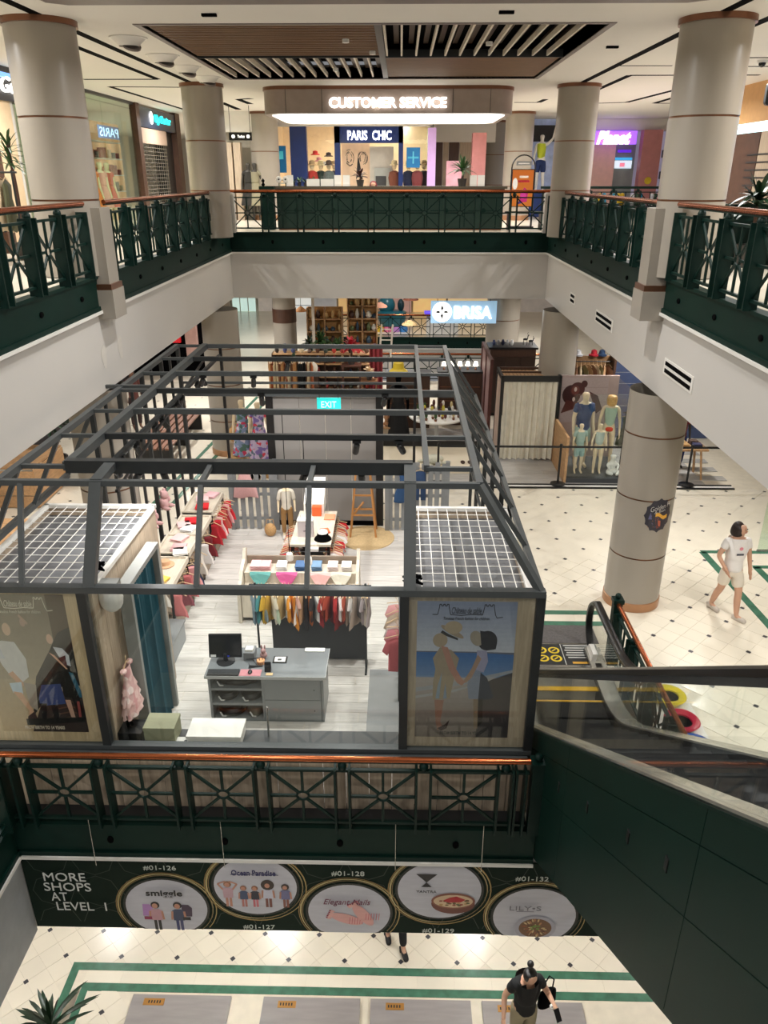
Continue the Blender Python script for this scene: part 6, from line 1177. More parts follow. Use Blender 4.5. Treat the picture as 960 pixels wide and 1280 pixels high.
# pillar, doors and pink columns right of the shop
q = thing('lilac_pillar', 'lilac lit pillar right of the navy shop', 'pillar', (0, 0, 0)); MB().box(.78 + .08, 1.12, 27.3, 27.6, L3, CEIL - .4).build('pillar_body', M('lilac_panel', (196, 160, 214), .5, emit=.25), q)
q = thing('door_wall', 'wall of dark brown door panels right of the lilac pillar', 'wall unit', (0, 0, 0))
for x0, x1, m in ((1.12, 1.42, brown), (1.44, 1.62, laminate), (1.64, 1.98, brown), (2.0, 2.7, laminate)): MB().box(x0, x1, 29, 29.2, L3, 7.55).build('door_panel', m, q)
MB().box(1.0, 3.2, 29.0, 29.3, 7.55, CEIL).build('bulkhead', ceilm, q)
for x0, x1 in ((1.15, 1.8), (1.75, 2.5)):
    tag(MB().beam((x0, 27.6, CEIL - .01), (x1, 24.6, CEIL - .01), .1, .012).build('ceiling_slot', blackm), 'dark slanting ceiling slot near the lilac pillar, ' + ('left' if x0 < 1.5 else 'right') + ' one', 'slot')
tag(MB().box(1.48, 2.05, 27.4, 27.5, L3, L3 + 1.75).build('pink_notice_board', M('pink_print_panel', (216, 160, 176), .5, var=.2, scale=3)), 'pink patterned panel behind the green counter plant', 'panel')
tag(MB().box(2.28, 2.72, 27.2, 27.6, L3, CEIL - .55).build('pink_pillar', M('pink_pillar', (196, 130, 130), .5)), 'dusky pink pillar left of the wide grey column', 'pillar')
# left: narrow alley between columns
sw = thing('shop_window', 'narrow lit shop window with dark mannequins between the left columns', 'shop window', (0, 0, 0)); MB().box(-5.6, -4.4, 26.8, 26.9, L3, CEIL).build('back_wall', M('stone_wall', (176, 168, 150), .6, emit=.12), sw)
for x0, x1 in ((-5.55, -5.25), (-5.2, -4.98)): MB().box(x0, x1, 26.2, 26.5, L3, 7.45).build('wood_panel', laminate, sw)
MB().box(-4.9, -4.4, 26.4, 26.5, 6.55, 6.6).build('shelf', white, sw); MB().box(-5.6, -4.4, 26.3, 26.8, 7.75, CEIL).build('bulkhead', white, sw); MB().box(-5.62, -5.56, 26.1, 26.3, L3, 7.8).build('dark_jamb', black, sw)
for k, x in enumerate((-4.78, -4.58)): figure('mannequin', 'dark clothed mannequin in the narrow window between the left columns, ' + ('left', 'right')[k] + ' one', 'mannequin', 1.7, (x, 26.2, L3), 0, M('dark_manikin', (60, 56, 50), .5), clothes=(('dress', ((44, 42, 38), (140, 134, 110))[k], 'window_dress', .6),), fingers=False)
hs_ = thing('hanging_sign', 'small dark hanging sign with white symbols between the left columns', 'sign', (-4.53, 24, 7.42)); MB().box(-.32, .32, -.03, .03, 0, .2).build('sign_box', black, hs_)
for k, x in enumerate((-.2, .22)): MB().lathe([(.045, 0), (.045, .005)], n=10).build('symbol', em('lit_letters', (255, 255, 255), 3), hs_, loc=(x, -.03, .1), rot=(PI / 2, 0, 0))
text('Toilet', 'lettering', em('lit_letters', (255, 255, 255), 3), hs_, (.02, -.035, .1), .2, .07, depth=.003)
for x in (-.28, .28): MB().rod((x, 0, .2), (x, 0, .88), .008, 6).build('hanger_rod', black, hs_)
# left: glass shop front and the teal-lettered shop, along x = -7.2
gs = thing('glass_shop_front', 'tall glass shop front with yellow shelving on the upper left', 'shop front', (0, 0, 0))
for y0, y1 in ((16.0, 18.3), (18.33, 20.6), (20.63, 22.9)): MB().box(-7.22, -7.20, y0, y1, L3, CEIL - .02).build('glass_panel', greeng, gs)
MB().box(-7.26, -7.16, 15.9, 23, CEIL - .06, CEIL).build('head_rail', black, gs); MB().box(-9.6, -9.5, 15.9, 23, L3, CEIL).build('back_wall', M('grey_green_wall', (176, 178, 160), .6, emit=.35), gs); MB().box(-9.6, -7.2, 15.8, 15.9, L3, CEIL).build('side_wall', cream, gs)  # the back wall glows by itself so the shop looks brightly lit
yl = M('golden_backlight', (240, 190, 80), .5, emit=1.6, var=.3, scale=5)
for j in range(3):
    for i in range(3): MB().box(-7.8, -7.75, 18.6 + i * .55, 19.1 + i * .55, L3 + .15 + j * .72, L3 + .8 + j * .72).build('lit_panel', yl, gs)
for j in range(4): MB().box(-7.8, -7.5, 18.5, 20.2, L3 + .08 + j * .72, L3 + .12 + j * .72).build('shelf', bronze, gs)
for k in range(5): lampm = em('warm_bulb', (255, 240, 210), 8); o = thing('pendant_lamp', 'small white pendant lamp in the glass shop front, ' + nth(k) + ' from the viewer', 'lamp', (-8.0, 18.6 + k * .75, 7.95)); MB().lathe([(.06, 0), (.05, .05), (.02, .09)], n=12).build('shade', white, o, True); MB().ell((0, 0, .0), .045, 10, 6).build('bulb', lampm, o, True); MB().rod((0, 0, .09), (0, 0, .35), .006, 5).build('flex', black, o)
for k, (y, c_, cn) in enumerate(((20.6, (226, 120, 60), 'orange'), (21.2, (222, 150, 140), 'pink'), (21.7, (200, 60, 50), 'red'))):
    figure('mannequin', 'mannequin in ' + cn + ' dress inside the upper left glass shop front', 'mannequin', 1.65, (-7.65, y, L3), R(60), manq, clothes=(('dress', c_, 'window_dress', .45),), fingers=False)
MB().box(-7.12, -7.10, 20.2, 21.9, 7.35, 7.6); 
rp_ = thing('sign_reflection', 'modelled reflection of PARIS lettering on the upper left glass', 'sign', (-7.19, 20.9, 7.48)); MB().box(0, .006, -.75, .75, -.14, .14).build('reflection_plate', M('blue_grey_reflection', (96, 120, 150), .4), rp_); text('PARIS', 'lettering', em('pale_blue_letters', (170, 214, 240), 1.0), rp_, (.012, 0, 0), 1.3, .2, rot=(PI / 2, 0, -PI / 2), depth=.002)  # reflection in the glass, built as a plate with reversed letters
uc = thing('teal_sign_shop', 'shop with a teal Up Center sign and half-lowered roller shutter', 'shop front', (0, 0, 0)); MB().box(-7.3, -7.12, 23.05, 23.35, L3, CEIL).build('jamb', brown, uc); MB().box(-7.3, -7.12, 27.0, 27.5, L3, CEIL).build('jamb', brown, uc); MB().box(-7.3, -7.15, 23.35, 27.0, 7.75, CEIL - .05).build('sign_board', M('sign_navy', (34, 44, 66), .3), uc); MB().box(-7.6, -7.3, 26.0, 27.0, L3, 7.75).build('black_pier', black, uc)
text('Up Center', 'lettering', em('teal_letters', (40, 220, 216), 3), uc, (-7.13, 25.6, 8.0), 1.6, .26, rot=(PI / 2, 0, PI / 2), depth=.02, bold=.03); MB().ell((-7.13, 24.45, 8.02), (.02, .16, .17), 12, 8).build('logo', em('lit_letters', (255, 255, 255), 3), uc, True)
for k in range(22): MB().rod((-7.22, 23.35, 5.25 + k * .10), (-7.22, 26.0, 5.25 + k * .10), .009, 6).build('shutter_bar', steel, uc)
for k in range(12): MB().rod((-7.22, 23.5 + k * .22, 5.22), (-7.22, 23.5 + k * .22, 7.35), .006, 5).build('shutter_rod', steel, uc)
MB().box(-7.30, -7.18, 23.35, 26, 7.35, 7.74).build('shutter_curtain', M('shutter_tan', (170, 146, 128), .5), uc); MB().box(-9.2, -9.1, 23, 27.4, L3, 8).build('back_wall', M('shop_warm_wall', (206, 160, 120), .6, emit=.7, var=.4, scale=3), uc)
for j in range(5):
    MB().box(-8.9, -8.6, 23.4, 26, L3 + .4 + j * .45, L3 + .43 + j * .45).build('shelf', white, uc)
rs = random.Random(8)
for j in range(4):
    for i in range(7):
        c_ = rs.choice([(200, 120, 80), (60, 50, 60), (220, 200, 170), (80, 110, 120), (150, 60, 60)]); m = MB(); m.col = c_; h = rs.uniform(.14, .3); tag(m.box(-8.86, -8.64, 23.5 + i * .35, 23.7 + i * .35, L3 + .43 + j * .45, L3 + .43 + j * .45 + h).build('goods_box', plastic), 'small packet on the ' + nth(j) + ' shelf up behind the roller shutter, ' + nth(i) + ' from the left', 'packet', 'packets behind the roller shutter')
# far upper left: sign, clothes, plant
ls = thing('shop_facade', 'shop front with a white script sign at the far upper left edge', 'shop front', (0, 0, 0)); MB().box(-7.4, -7.15, 10, 16.6, 7.75, CEIL).build('sign_board', M('sign_charcoal', (46, 46, 52), .4), ls); MB().box(-7.4, -7.1, 10, 15.8, 8.12, 8.2).build('blue_light_line', em('sky_light', (120, 170, 230), 1.5), ls)
text('Guys', 'lettering', em('lit_letters', (255, 255, 255), 3), ls, (-7.12, 15.95, 7.97), 1.1, .34, rot=(PI / 2, 0, PI / 2), depth=.02, shear=.3); MB().box(-7.4, -7.2, 13.5, 15.8, L3, 7.75).build('cream_wall', M('peach_wall', (214, 188, 152), .6), ls)
MB().box(-7.2, -7.1, 14.6, 14.9, L3, 7.2).build('brown_strip', brown, ls)
leafplant('potted_plant', 'tall narrow-leaved plant beside the nearest upper left column', (-6.35, 13.6, L3), 46, .42, .025, leaf, (0, 80), .18, 1.55, 31)
t = rack('clothes_rail', 'clothes rail of dark coats at the upper left edge', -6.75, -5.85, 12.5, 1.35); t.location = (0, 0, L3)
for k in range(9): garment('hanging_garment', ('black', 'grey', 'striped', 'cream', 'brown', 'dark blue', 'black leather', 'beige', 'olive')[k] + ' coat on the upper left clothes rail', 'dress', ((20, 20, 22), (110, 108, 104), (150, 146, 140), (206, 200, 186), (90, 60, 44), (36, 44, 70), (16, 16, 16), (190, 170, 140), (80, 80, 56))[k], (-6.68 + k * .09, 12.5, L3 + 1.35), R(random.uniform(-15, 15)), w=.45, h=.75, t=.07, group='coats on the upper left rail')
# right side background of the upper storey
rb = thing('pink_bar_shop', 'pink and lilac shop with a glowing white script sign, upper right', 'shop', (0, 30, L3)); MB().box(6.0, 10.5, .6, .7, 0, 3.1).build('back_wall', M('pale_lilac_wall', (196, 190, 216), .5, emit=.25), rb); MB().box(6.55, 7.55, 0, .3, 0, 2.35).build('pink_wall', M('pink_wall', (226, 180, 164), .5, emit=.1), rb); MB().box(8.3, 8.95, -.6, -.2, 0, 2.75).build('pink_column', M('pink_pillar', (196, 130, 130)), rb); MB().box(7.56, 8.3, .2, .3, 0, 2.6).build('grey_wall', M('sage_grey', (150, 158, 152), .5), rb); MB().box(5.9, 10.5, -.3, .8, 2.75, 3.1).build('bulkhead', ceilm, rb)
MB().box(6.6, 8.1, -.5, -.35, 2.3, 2.72).build('sign_glow', em('purple_glow', (150, 90, 230), 1.6), rb); text('Planet', 'lettering', em('lit_letters', (255, 255, 255), 3), rb, (7.3, -.56, 2.50), 1.15, .42, depth=.03, shear=.3, bold=.04)
P = Print(7.6, 8.2, 1.55, 2.15, .15); P.rect((90, 40, 190), .1, .9, .85, 1).rect((60, 160, 210), 0, 1, .45, .58).rect((206, 220, 230), 0, 1, 0, .42).rect((220, 120, 140), .3, .6, .08, .3); P.m.build('menu_screens', VC('screen_glow', .3, emit=1.2), rb); MB().lathe([(.12, 0), (.12, .01)], n=14).build('yellow_disc', ym, rb, loc=(8.62, -.62, 1.15), rot=(PI / 2, 0, 0))
for k, z in enumerate((1.2, 1.9)): MB().box(9.35, 9.65, .45, .6, z, z + .25).build('dark_niche', dgrey, rb)
ctn = thing('sofa', 'brown curved sofa backs beyond the dark railing, upper right', 'sofa', (5.6, 28.6, L3)); MB().box(-.7, .7, -.35, .35, .02, .45).build('seat', brown, ctn); MB().lathe([(.75, .45), (.75, .85), (.6, .95)], n=20, sy=.35).build('backrest', M('grey_beige_cloth', (150, 136, 124), .8), ctn, True)
rs = random.Random(15)
for k in range(16):
    c_, cn = rs.choice([((230, 190, 50), 'yellow'), ((40, 170, 210), 'turquoise'), ((226, 110, 50), 'orange'), ((30, 34, 44), 'black'), ((220, 60, 130), 'pink'), ((60, 80, 60), 'green'), ((220, 220, 226), 'white')]); x = 6.0 + k * .21
    m = MB(); m.col = c_; o = thing('toy_figure', cn + ' soft toy on the low stall behind the dark railing, ' + nth(k) + ' from the left', 'toy', (x, 28.35 + .3 * (k % 3), L3 + .36), 0, 'toys behind the dark railing'); m.ell((0, 0, .12), (.10, .09, .14), 8, 6).build('body', cloth, o, True); m = MB(); m.col = c_; m.ell((0, 0, .32), .085, 8, 6).build('head', cloth, o, True)
tag(MB().box(5.9, 9.4, 28.2, 29.2, L3, L3 + .36).build('toy_stall', dgrey), 'low dark stall carrying the coloured toys', 'stall')
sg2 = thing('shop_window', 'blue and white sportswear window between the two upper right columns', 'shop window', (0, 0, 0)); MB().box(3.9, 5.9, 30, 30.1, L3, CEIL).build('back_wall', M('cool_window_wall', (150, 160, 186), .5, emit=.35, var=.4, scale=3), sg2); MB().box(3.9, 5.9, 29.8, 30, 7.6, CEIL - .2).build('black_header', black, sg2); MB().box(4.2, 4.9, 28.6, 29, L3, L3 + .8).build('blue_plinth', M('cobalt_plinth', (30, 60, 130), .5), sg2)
figure('mannequin', 'white sports mannequin with an arm raised in the blue window, upper right', 'mannequin', 1.8, (4.75, 28.8, L3 + .8), R(-20), paper, j=dict(elL=(.34, 0, 1.55), wrL=(.40, -.02, 1.85), anL=(.16, -.2, .09), toL=(.18, -.33, .03)), clothes=(('sleeveless', (200, 214, 60), 'lime_vest'), ('shorts', (40, 60, 110), 'blue_shorts')), fingers=False)
rs2 = thing('shop_wall', 'beige bulkhead and lit window along the upper right', 'shop front', (0, 0, 0)); MB().box(7.5, 7.7, 8, 22, 7.55, CEIL).build('beige_bulkhead', M('amber_beige', (206, 160, 106), .6), rs2); MB().box(7.55, 7.6, 14, 22, 7.35, 7.55).build('light_strip', em('cool_light', (190, 235, 240), 2.5), rs2); MB().box(7.55, 7.65, 19.5, 22, L3, 7.4).build('lilac_window', em('pink_window', (230, 200, 230), .9), rs2)
for k in range(3): MB().box(7.5, 7.65, 15 + k * 1.5, 16.46 + k * 1.5, L3, 7.35).build('grey_door', (M('warm_grey_door', (150, 136, 124), .5), laminate, brown)[k], rs2)
for k in range(5): MB().box(7.49, 7.5, 16.8, 18.5, 6.3 + k * .15, 6.33 + k * .15).build('lettering', framed, rs2)
MB().box(7.35, 7.5, 13.8, 14.2, 6.0, 8.0).build('blue_screen', em('blue_screen', (30, 120, 220), 1.5), rs2)
hs3 = thing('hanging_sign', 'dark rounded hanging sign with a white symbol at the upper right edge', 'sign', (6.15, 14.2, 7.72)); MB().prism([(x, 0, z) for x, _, z in [(a, 0, b) for a, b, _ in rr(-.25, .6, -.17, .17, .06, 0)]], (0, .08, 0)).build('sign_box', framed, hs3); MB().prism([(-.08, -.004, 0), (.02, -.004, .09), (.12, -.004, 0), (.02, -.004, -.09)], (0, .004, 0)).build('symbol', em('lit_letters', (255, 255, 255), 3), hs3)
for x in (-.1, .45): MB().rod((x, .04, .17), (x, .04, .59), .008, 6).build('hanger_rod', black, hs3)
for k, (x, y) in enumerate(((5.38, 12.6), (5.9, 11.9))): leafplant('potted_plant', 'large dark leafy plant behind the upper right railing, ' + ('left', 'right')[k] + ' one', (x, y, L3), 50, .48, .05, leafd, (0, 80), .22, .75, 40 + k)
tag(MB().box(5.0, 6.8, 12.9, 13.2, L3, L3 + .9).build('green_screen', green), 'dark green low screen behind the upper right plants', 'screen')
# ceiling dome cameras
for k, (x, y) in enumerate(((5.05, 16.0), (6.15, 15.2))): o = thing('dome_camera', 'small white dome camera on the upper right ceiling, ' + ('left', 'right')[k] + ' one', 'camera', (x, y, CEIL)); MB().lathe([(.08, -.04), (.09, 0)], n=16).build('mount', white, o, True); MB().ell((0, 0, -.05), (.06, .06, .06), 12, 8).build('dome', M('screen_glass', (10, 11, 14)), o, True)
# ---------------------------------------------------------------- middle storey behind and beside the kiosk
emi = lambda n, c, e: M(n, c, .5, emit=e)
# sticker on the right column (follows the curve)
stk = [o for o in bpy.data.objects if 'hotdog' in (o.get('label') or '')][0]
def onc(u, v, k=0, a0=-76, z=1.72): a = R(a0 + u * 62); r = .443 + k * .0012; return (r * math.cos(a), r * math.sin(a), z + v)
sm = MB(); 
def cpoly(col, pts, k): sm.col = col; sm.face([onc(u, v, k) for u, v in pts])
for q in range(36):
    a0, a1 = 2 * PI * q / 36, 2 * PI * (q + 1) / 36; w0, w1 = (.46 + .03 * math.cos(a0 * 12), .46 + .03 * math.cos(a1 * 12))
    for i in range(4): f0, f1 = i / 4, (i + 1) / 4; cpoly((44, 42, 54), [(f0 * w0 * math.cos(a0), f0 * .27 * math.sin(a0) * w0 / .46), (f1 * w0 * math.cos(a0), f1 * .27 * math.sin(a0) * w0 / .46), (f1 * w1 * math.cos(a1), f1 * .27 * math.sin(a1) * w1 / .46), (f0 * w1 * math.cos(a1), f0 * .27 * math.sin(a1) * w1 / .46)][(1 if i == 0 else 0):], 0)
for i in range(8):
    u0, u1 = -.12 + i * .055, -.12 + (i + 1) * .055; y0 = .02 * math.sin(i * .9); y1 = .02 * math.sin((i + 1) * .9)
    cpoly((228, 170, 60), [(u0, -.02 + y0 - i * .006), (u1, -.02 + y1 - (i + 1) * .006), (u1, .04 + y1 - (i + 1) * .006), (u0, .04 + y0 - i * .006)], 1)
cpoly((110, 54, 50), [(-.12, -.04), (.02, -.05), (.10, -.20), (-.02, -.22)], 1); cpoly((180, 90, 60), [(-.02, -.08), (.08, -.09), (.10, -.18), (.02, -.18)], 2); cpoly((90, 90, 130), [(-.34, -.06), (-.28, .06), (-.22, -.06)], 1)
rs = random.Random(3)
for q in range(22): u = rs.uniform(-.38, .38); v = rs.uniform(-.2, .0); cpoly(rs.choice([(120, 110, 150), (150, 90, 60), (90, 80, 110)]), [(u, v), (u + .02, v), (u + .02, v + .012), (u, v + .012)], 1)
def ctext(s, u0, v0, du, h, sl=0):
    me = text(s, 'tmp_text', paper, None, (0, 0, 0), 1, h, depth=.0001); o = me; m = o.data
    for vtx in m.vertices: uu = u0 + (vtx.co.x + .5) * du; vtx.co = onc(uu, v0 + vtx.co.y + (vtx.co.x) * sl, 2)
    o.rotation_euler = (0, 0, 0); o.parent = stk; o.name = 'lettering'
ctext('Golden H', -.30, .14, .66, .085, .08); ctext('& Bun', -.16, .07, .36, .045, .04)
sm.build('round_sticker', printm, stk)
# curtained booth
bt = thing('fitting_booth', 'black framed fitting booth hung with beige curtains', 'fitting booth', (0, 0, 0)); bx0, bx1, by0, by1, bh = 2.46, 3.84, 18.08, 19.0, 2.15
for x in (bx0, bx1):
    for y in (by0, by1): MB().box(x - .03, x + .03, y - .03, y + .03, 0, bh).build('post', black, bt)
MB().box(bx0, bx1, by0 - .03, by0 + .03, bh - .14, bh).build('top_beam', black, bt); MB().box(bx0, bx1, by1 - .03, by1 + .03, bh - .05, bh).build('top_beam', brown, bt)
for x in (bx0, bx1): MB().box(x - .03, x + .03, by0, by1, bh - .1, bh).build('top_beam', black, bt)
MB().box(bx0, bx1, (by0 + by1) / 2 - .02, (by0 + by1) / 2 + .02, bh - .04, bh).build('top_beam', brown, bt)
for k in range(15): x = bx0 + .05 + k * .09; MB().box(x, x + .075, by0 + .03, by1 - .03, bh - .09, bh - .07).build('roof_slat', oak, bt)
beige = M('beige_linen', (226, 220, 202), .85, var=.06); curtain(MB(), (bx0 + .05, by0 + .01, 0), (bx1 - .04, by0 + .01, 0), .06, bh - .14, 110, .05, 9).build('front_curtain', beige, bt, True)
curtain(MB(), (bx0, by1 - .04, 0), (bx0, by0 + .05, 0), .06, bh - .1, 60, .03, 6).build('side_curtain', M('rose_linen', (186, 164, 150), .85), bt, True)
t = thing('folding_screen', 'dark red wooden door frame left of the curtained booth', 'screen', (0, 0, 0)); rw = M('rosewood', (84, 44, 38), .45, var=.15)
for y in (19.2, 20.3, 21.4): MB().box(2.28, 2.36, y - .05, y + .05, 0, 2.3).build('stile', rw, t)
for y0, y1 in ((19.2, 20.3), (20.3, 21.4)): MB().box(2.29, 2.35, y0, y1, 2.2, 2.3).build('top_rail', rw, t); MB().box(2.29, 2.35, y0, y1, .02, .3).build('bottom_rail', rw, t); MB().box(2.31, 2.33, y0, y1, .3, 2.2).build('panel', M('mauve_panel', (150, 120, 118), .5), t)
t = thing('cabinet', 'tall dark brown cabinet behind the curtained booth', 'cabinet', (0, 0, 0)); MB().box(2.6, 3.9, 22, 22.7, .1, 1.97).build('body', brown, t); MB().box(2.55, 3.95, 21.95, 22.75, 1.97, 2.03).build('top', black, t); MB().box(2.6, 3.9, 22.05, 22.65, 0, .1).build('plinth', black, t)
for k in range(3): d = MB().box(2.64 + k * .42, 3.04 + k * .42, 21.975, 22, .16, 1.75).build('door', M('espresso', (54, 38, 30), .4), t); MB().ell((3.0 + k * .42, 21.97, 1.0), .015, 8, 5).build('knob', bronze, d)
for k, (x, h) in enumerate(((3.62, .34), (3.85 - .07, .24))):
    o = thing('figurine', 'thin dark animal figurine on the dark cabinet, ' + ('taller', 'shorter')[k] + ' one', 'figurine', (x, 22.3, 2.03)); MB().ell((0, 0, h * .5), (.07, .025, .035), 8, 6).build('body', black, o, True)
    for sx in (-1, 1): MB().rod((sx * .05, 0, 0), (sx * .05, 0, h * .48), .008, 6).build('leg', black, o)
    MB().tube([(.06, 0, h * .5), (.07, 0, h * .8), (.10, 0, h * .85)], .014, 6).build('neck', black, o); MB().tube([(.07, 0, h * .85), (.05, 0, h), (.08, 0, h * 1.1)], .005, 5).build('antler', black, o)
for k in range(5):
    o = thing('vase', ('blue', 'grey', 'dark blue', 'silver', 'white')[k] + ' small vase on the dark cabinet top', 'vase', (2.72 + k * .13, 22.3, 2.03)); c_ = ((50, 60, 100), (130, 130, 134), (36, 40, 66), (170, 172, 176), (214, 214, 216))[k]; MB().lathe([(.03, 0), (.055, .06), (.03, .12 + .02 * (k % 3)), (.035, .15)], n=12).build('vase_body', M('glaze_%d' % k, c_, .3), o, True)
# glazed swimwear display
t = thing('display_case', 'glass display case with posters round the swimwear mannequins', 'display case', (0, 0, 0)); MB().box(3.86, 5.25, 16.6, 18.14, 0, .12).build('platform', dgrey, t)
MB().box(3.86, 5.25, 16.6, 16.612, .12, 2.1).build('glass_panel', clear, t); MB().box(5.24, 5.25, 16.62, 18.14, .12, 2.1).build('glass_panel', clear, t); MB().box(3.80, 3.86, 16.6, 18.14, 0, 1.1).build('side_board', oak, t); MB().box(3.86, 5.25, 18.14, 18.2, .12, 2.15).build('back_board', M('pinkish_board', (170, 150, 144), .6), t)
P = Print(3.9, 5.0, 1.0, 2.1, 18.13); P.rect((172, 156, 154), 0, 1, 0, 1); 
for k in range(4): P.rect((150, 134, 134), 0, 1, .3 + k * .16, .31 + k * .16)
P.el((58, 30, 28), .22, .62, .20, .22).el((76, 36, 34), .34, .74, .16, .16).el((110, 60, 50), .30, .72, .09, .10).el((70, 34, 32), .48, .86, .07, .08).poly((86, 44, 38), (.02, .2), (.12, .5), (.4, .45), (.5, .2), (.3, .3)).el((200, 180, 170), .30, .74, .03, .05).el((200, 180, 170), .28, .52, .03, .05).poly((70, 34, 36), (.6, .7), (.8, .6), (.92, .3), (.8, .2), (.7, .45)); P.m.build('poster_print', printm, t)
t = thing('rack_unit', 'brown wooden clothes unit above the swimwear display', 'rack', (0, 0, 0)); MB().box(3.85, 5.35, 19.4, 19.5, .0, 2.35).build('back_board', M('tan_board', (130, 96, 62), .6, var=.2), t)
for x in (3.85, 5.35): MB().box(x - .03, x + .03, 19.0, 19.5, 0, 2.4).build('upright', brown, t)
MB().rod((3.85, 19.2, 2.25), (5.35, 19.2, 2.25), .015).build('rail', black, t); MB().rod((3.85, 19.2, 1.2), (5.35, 19.2, 1.2), .015).build('rail', black, t)
for k in range(14): cn, c_ = (('tan', (170, 130, 90)), ('brown', (110, 74, 50)), ('beige', (190, 170, 136)), ('olive', (110, 100, 66)))[k % 4]; garment('hanging_garment', cn + ' beach garment over the swimwear display, ' + nth(k) + ' from the left', 'top', c_, (3.95 + k * .1, 19.2, 2.25), R(random.uniform(-20, 20)), w=.4, h=.8, t=.06, group='garments over the swimwear display')
for k, (x, c_, cn) in enumerate(((4.2, (150, 40, 50), 'red'), (4.5, (206, 206, 210), 'white'), (4.9, (170, 30, 44), 'crimson'), (5.1, (40, 60, 90), 'navy'))): m = MB(); m.col = c_; tag(m.lathe([(.12, 0), (.13, .03), (.08, .05), (.07, .13), (.02, .16)], (x, 19.42, 2.35), 12).build('sun_hat', cloth, smooth=True), cn + ' hat on top of the brown clothes unit', 'hat')
bw = M('blue_weatherboard', (70, 84, 120), .6, var=.08); t = thing('blue_wall', 'blue boarded shop wall right of the swimwear display', 'wall panel', (0, 0, 0))
for k in range(9): MB().box(5.45, 8.5, 20.0 + .0 * k, 20.06, .0 + k * .3, .28 + k * .3).build('board', bw, t)
rk = rack('clothes_rail', 'clothes rail with green and red clothes beside the blue boarded wall', 5.35, 6.3, 17.6, 1.4, black)
for k in range(7): cn, c_ = (('olive', (80, 90, 70)), ('red', (170, 50, 40)), ('grey green', (100, 110, 100)), ('black', (30, 30, 34)))[k % 4]; garment('hanging_garment', cn + ' garment beside the blue boarded wall, ' + nth(k) + ' from the left', 'dress', c_, (5.42 + k * .13, 17.6, 1.4), R(random.uniform(50, 90)), w=.4, h=.75, t=.07, group='garments by the blue boarded wall')
tb = thing('display_table', 'pale wooden trestle table of folded clothes right of the big column', 'table', (6.6, 17.1, 0)); MB().box(-.5, .5, -.3, .3, .72, .76).build('tabletop', oak, tb)
for sx in (-1, 1):
    for sy in (-1, 1): MB().beam((sx * .45, sy * .26, 0), (sx * .36, sy * .2, .72), .04, .04).build('leg', oak, tb)
for k in range(6): c_, cn = (((150, 60, 50), 'brick'), ((190, 150, 100), 'tan'), ((60, 60, 90), 'indigo'), ((120, 50, 50), 'dark red'), ((206, 180, 130), 'sand'), ((90, 70, 60), 'brown'))[k]; folded('folded_stack', cn + ' folded clothes on the trestle table by the column', c_, 6.28 + (k % 3) * .3, 16.98 + (k // 3) * .25, .76, .10, .09, .10, 0, 3)
figure('mannequin', 'headless-looking dark figure in blue trousers beside the trestle table', 'mannequin', 1.5, (6.75, 17.7, .004), 0, M('dark_manikin', (60, 56, 50), .5), clothes=(('tee', (120, 30, 40), 'crimson_top'), ('trousers', (36, 44, 96), 'blue_trousers')), fingers=False)
# belt barriers
for k, x in enumerate((.9, 3.65, 6.58)):
    o = thing('barrier_post', 'black belt barrier post, ' + ('left one beside the kiosk', 'middle one by the curtained booth', 'right one behind the big column')[k], 'barrier post', (x, 16.47, .03), 0, 'black belt barrier posts'); MB().lathe([(.17, 0), (.17, .02), (.06, .045)], n=24).build('base', black, o, True); MB().rod((0, 0, .03), (0, 0, .92), .025, 12).build('pole', black, o, True); MB().lathe([(.035, 0), (.035, .06), (.02, .075)], (0, 0, .89), 12).build('head', black, o, True)
for x0, x1, lb in ((.93, 3.62, 'black barrier belt left of the swimwear display'), (3.68, 6.55, 'black barrier belt in front of the swimwear display'), (6.61, 8.2, 'black barrier belt right of the big column')): tag(MB().box(x0, x1, 16.465, 16.475, .90, .95).build('barrier_belt', black), lb, 'belt')
# white platform with a turtle and a table of figurines, behind the kiosk's right half
t = thing('low_platform', 'low white platform behind the kiosk holding the pale turtle', 'platform', (0, 0, 0)); MB().box(-.42, 2.1, 17.15, 18.7, 0, .16).build('platform_body', M('cream_board', (226, 214, 190), .5, var=.05, stretch=(1, 8, 1)), t); MB().box(-.44, 2.12, 18.7, 18.74, 0, .3).build('back_edge', black, t)
tt = thing('turtle_sculpture', 'pale spotted turtle sculpture on the low white platform', 'sculpture', (.85, 17.45, .16), R(25)); tm = M('pale_stone', (206, 204, 184), .6, var=.12, scale=30); MB().ell((0, 0, .10), (.24, .19, .11), 14, 8).build('shell', tm, tt, True); MB().ell((.0, -.26, .10), (.06, .08, .055), 10, 6).build('head', tm, tt, True)
for a, b in ((.25, -.16), (-.25, -.16), (.22, .18), (-.22, .18)): MB().ell((a, b, .04), (.14, .06, .03), 10, 6).build('flipper', tm, tt, True)
for k, x in enumerate((1.55, 1.72)): o = thing('sandal', 'brown sandal on the low white platform, ' + ('left', 'right')[k] + ' one', 'shoe', (x, 17.5, .16)); MB().lathe([(.05, 0), (.055, .02)], n=14, sy=2).build('sole', brown, o); MB().tube([(-.05, -.02, .02), (0, -.04, .06), (.05, -.02, .02)], .01, 6).build('strap', brown, o)
t = thing('round_table', 'round white table crowded with little potted figurines', 'table', (1.0, 19.5, 0)); MB().lathe([(.72, .70), (.74, .72), (.74, .75), (.70, .76)], n=36).build('tabletop', white, t, True); MB().lathe([(.3, 0), (.28, .03), (.05, .06), (.05, .70)], n=20).build('pedestal', white, t, True)
rs = random.Random(22); gi = 0
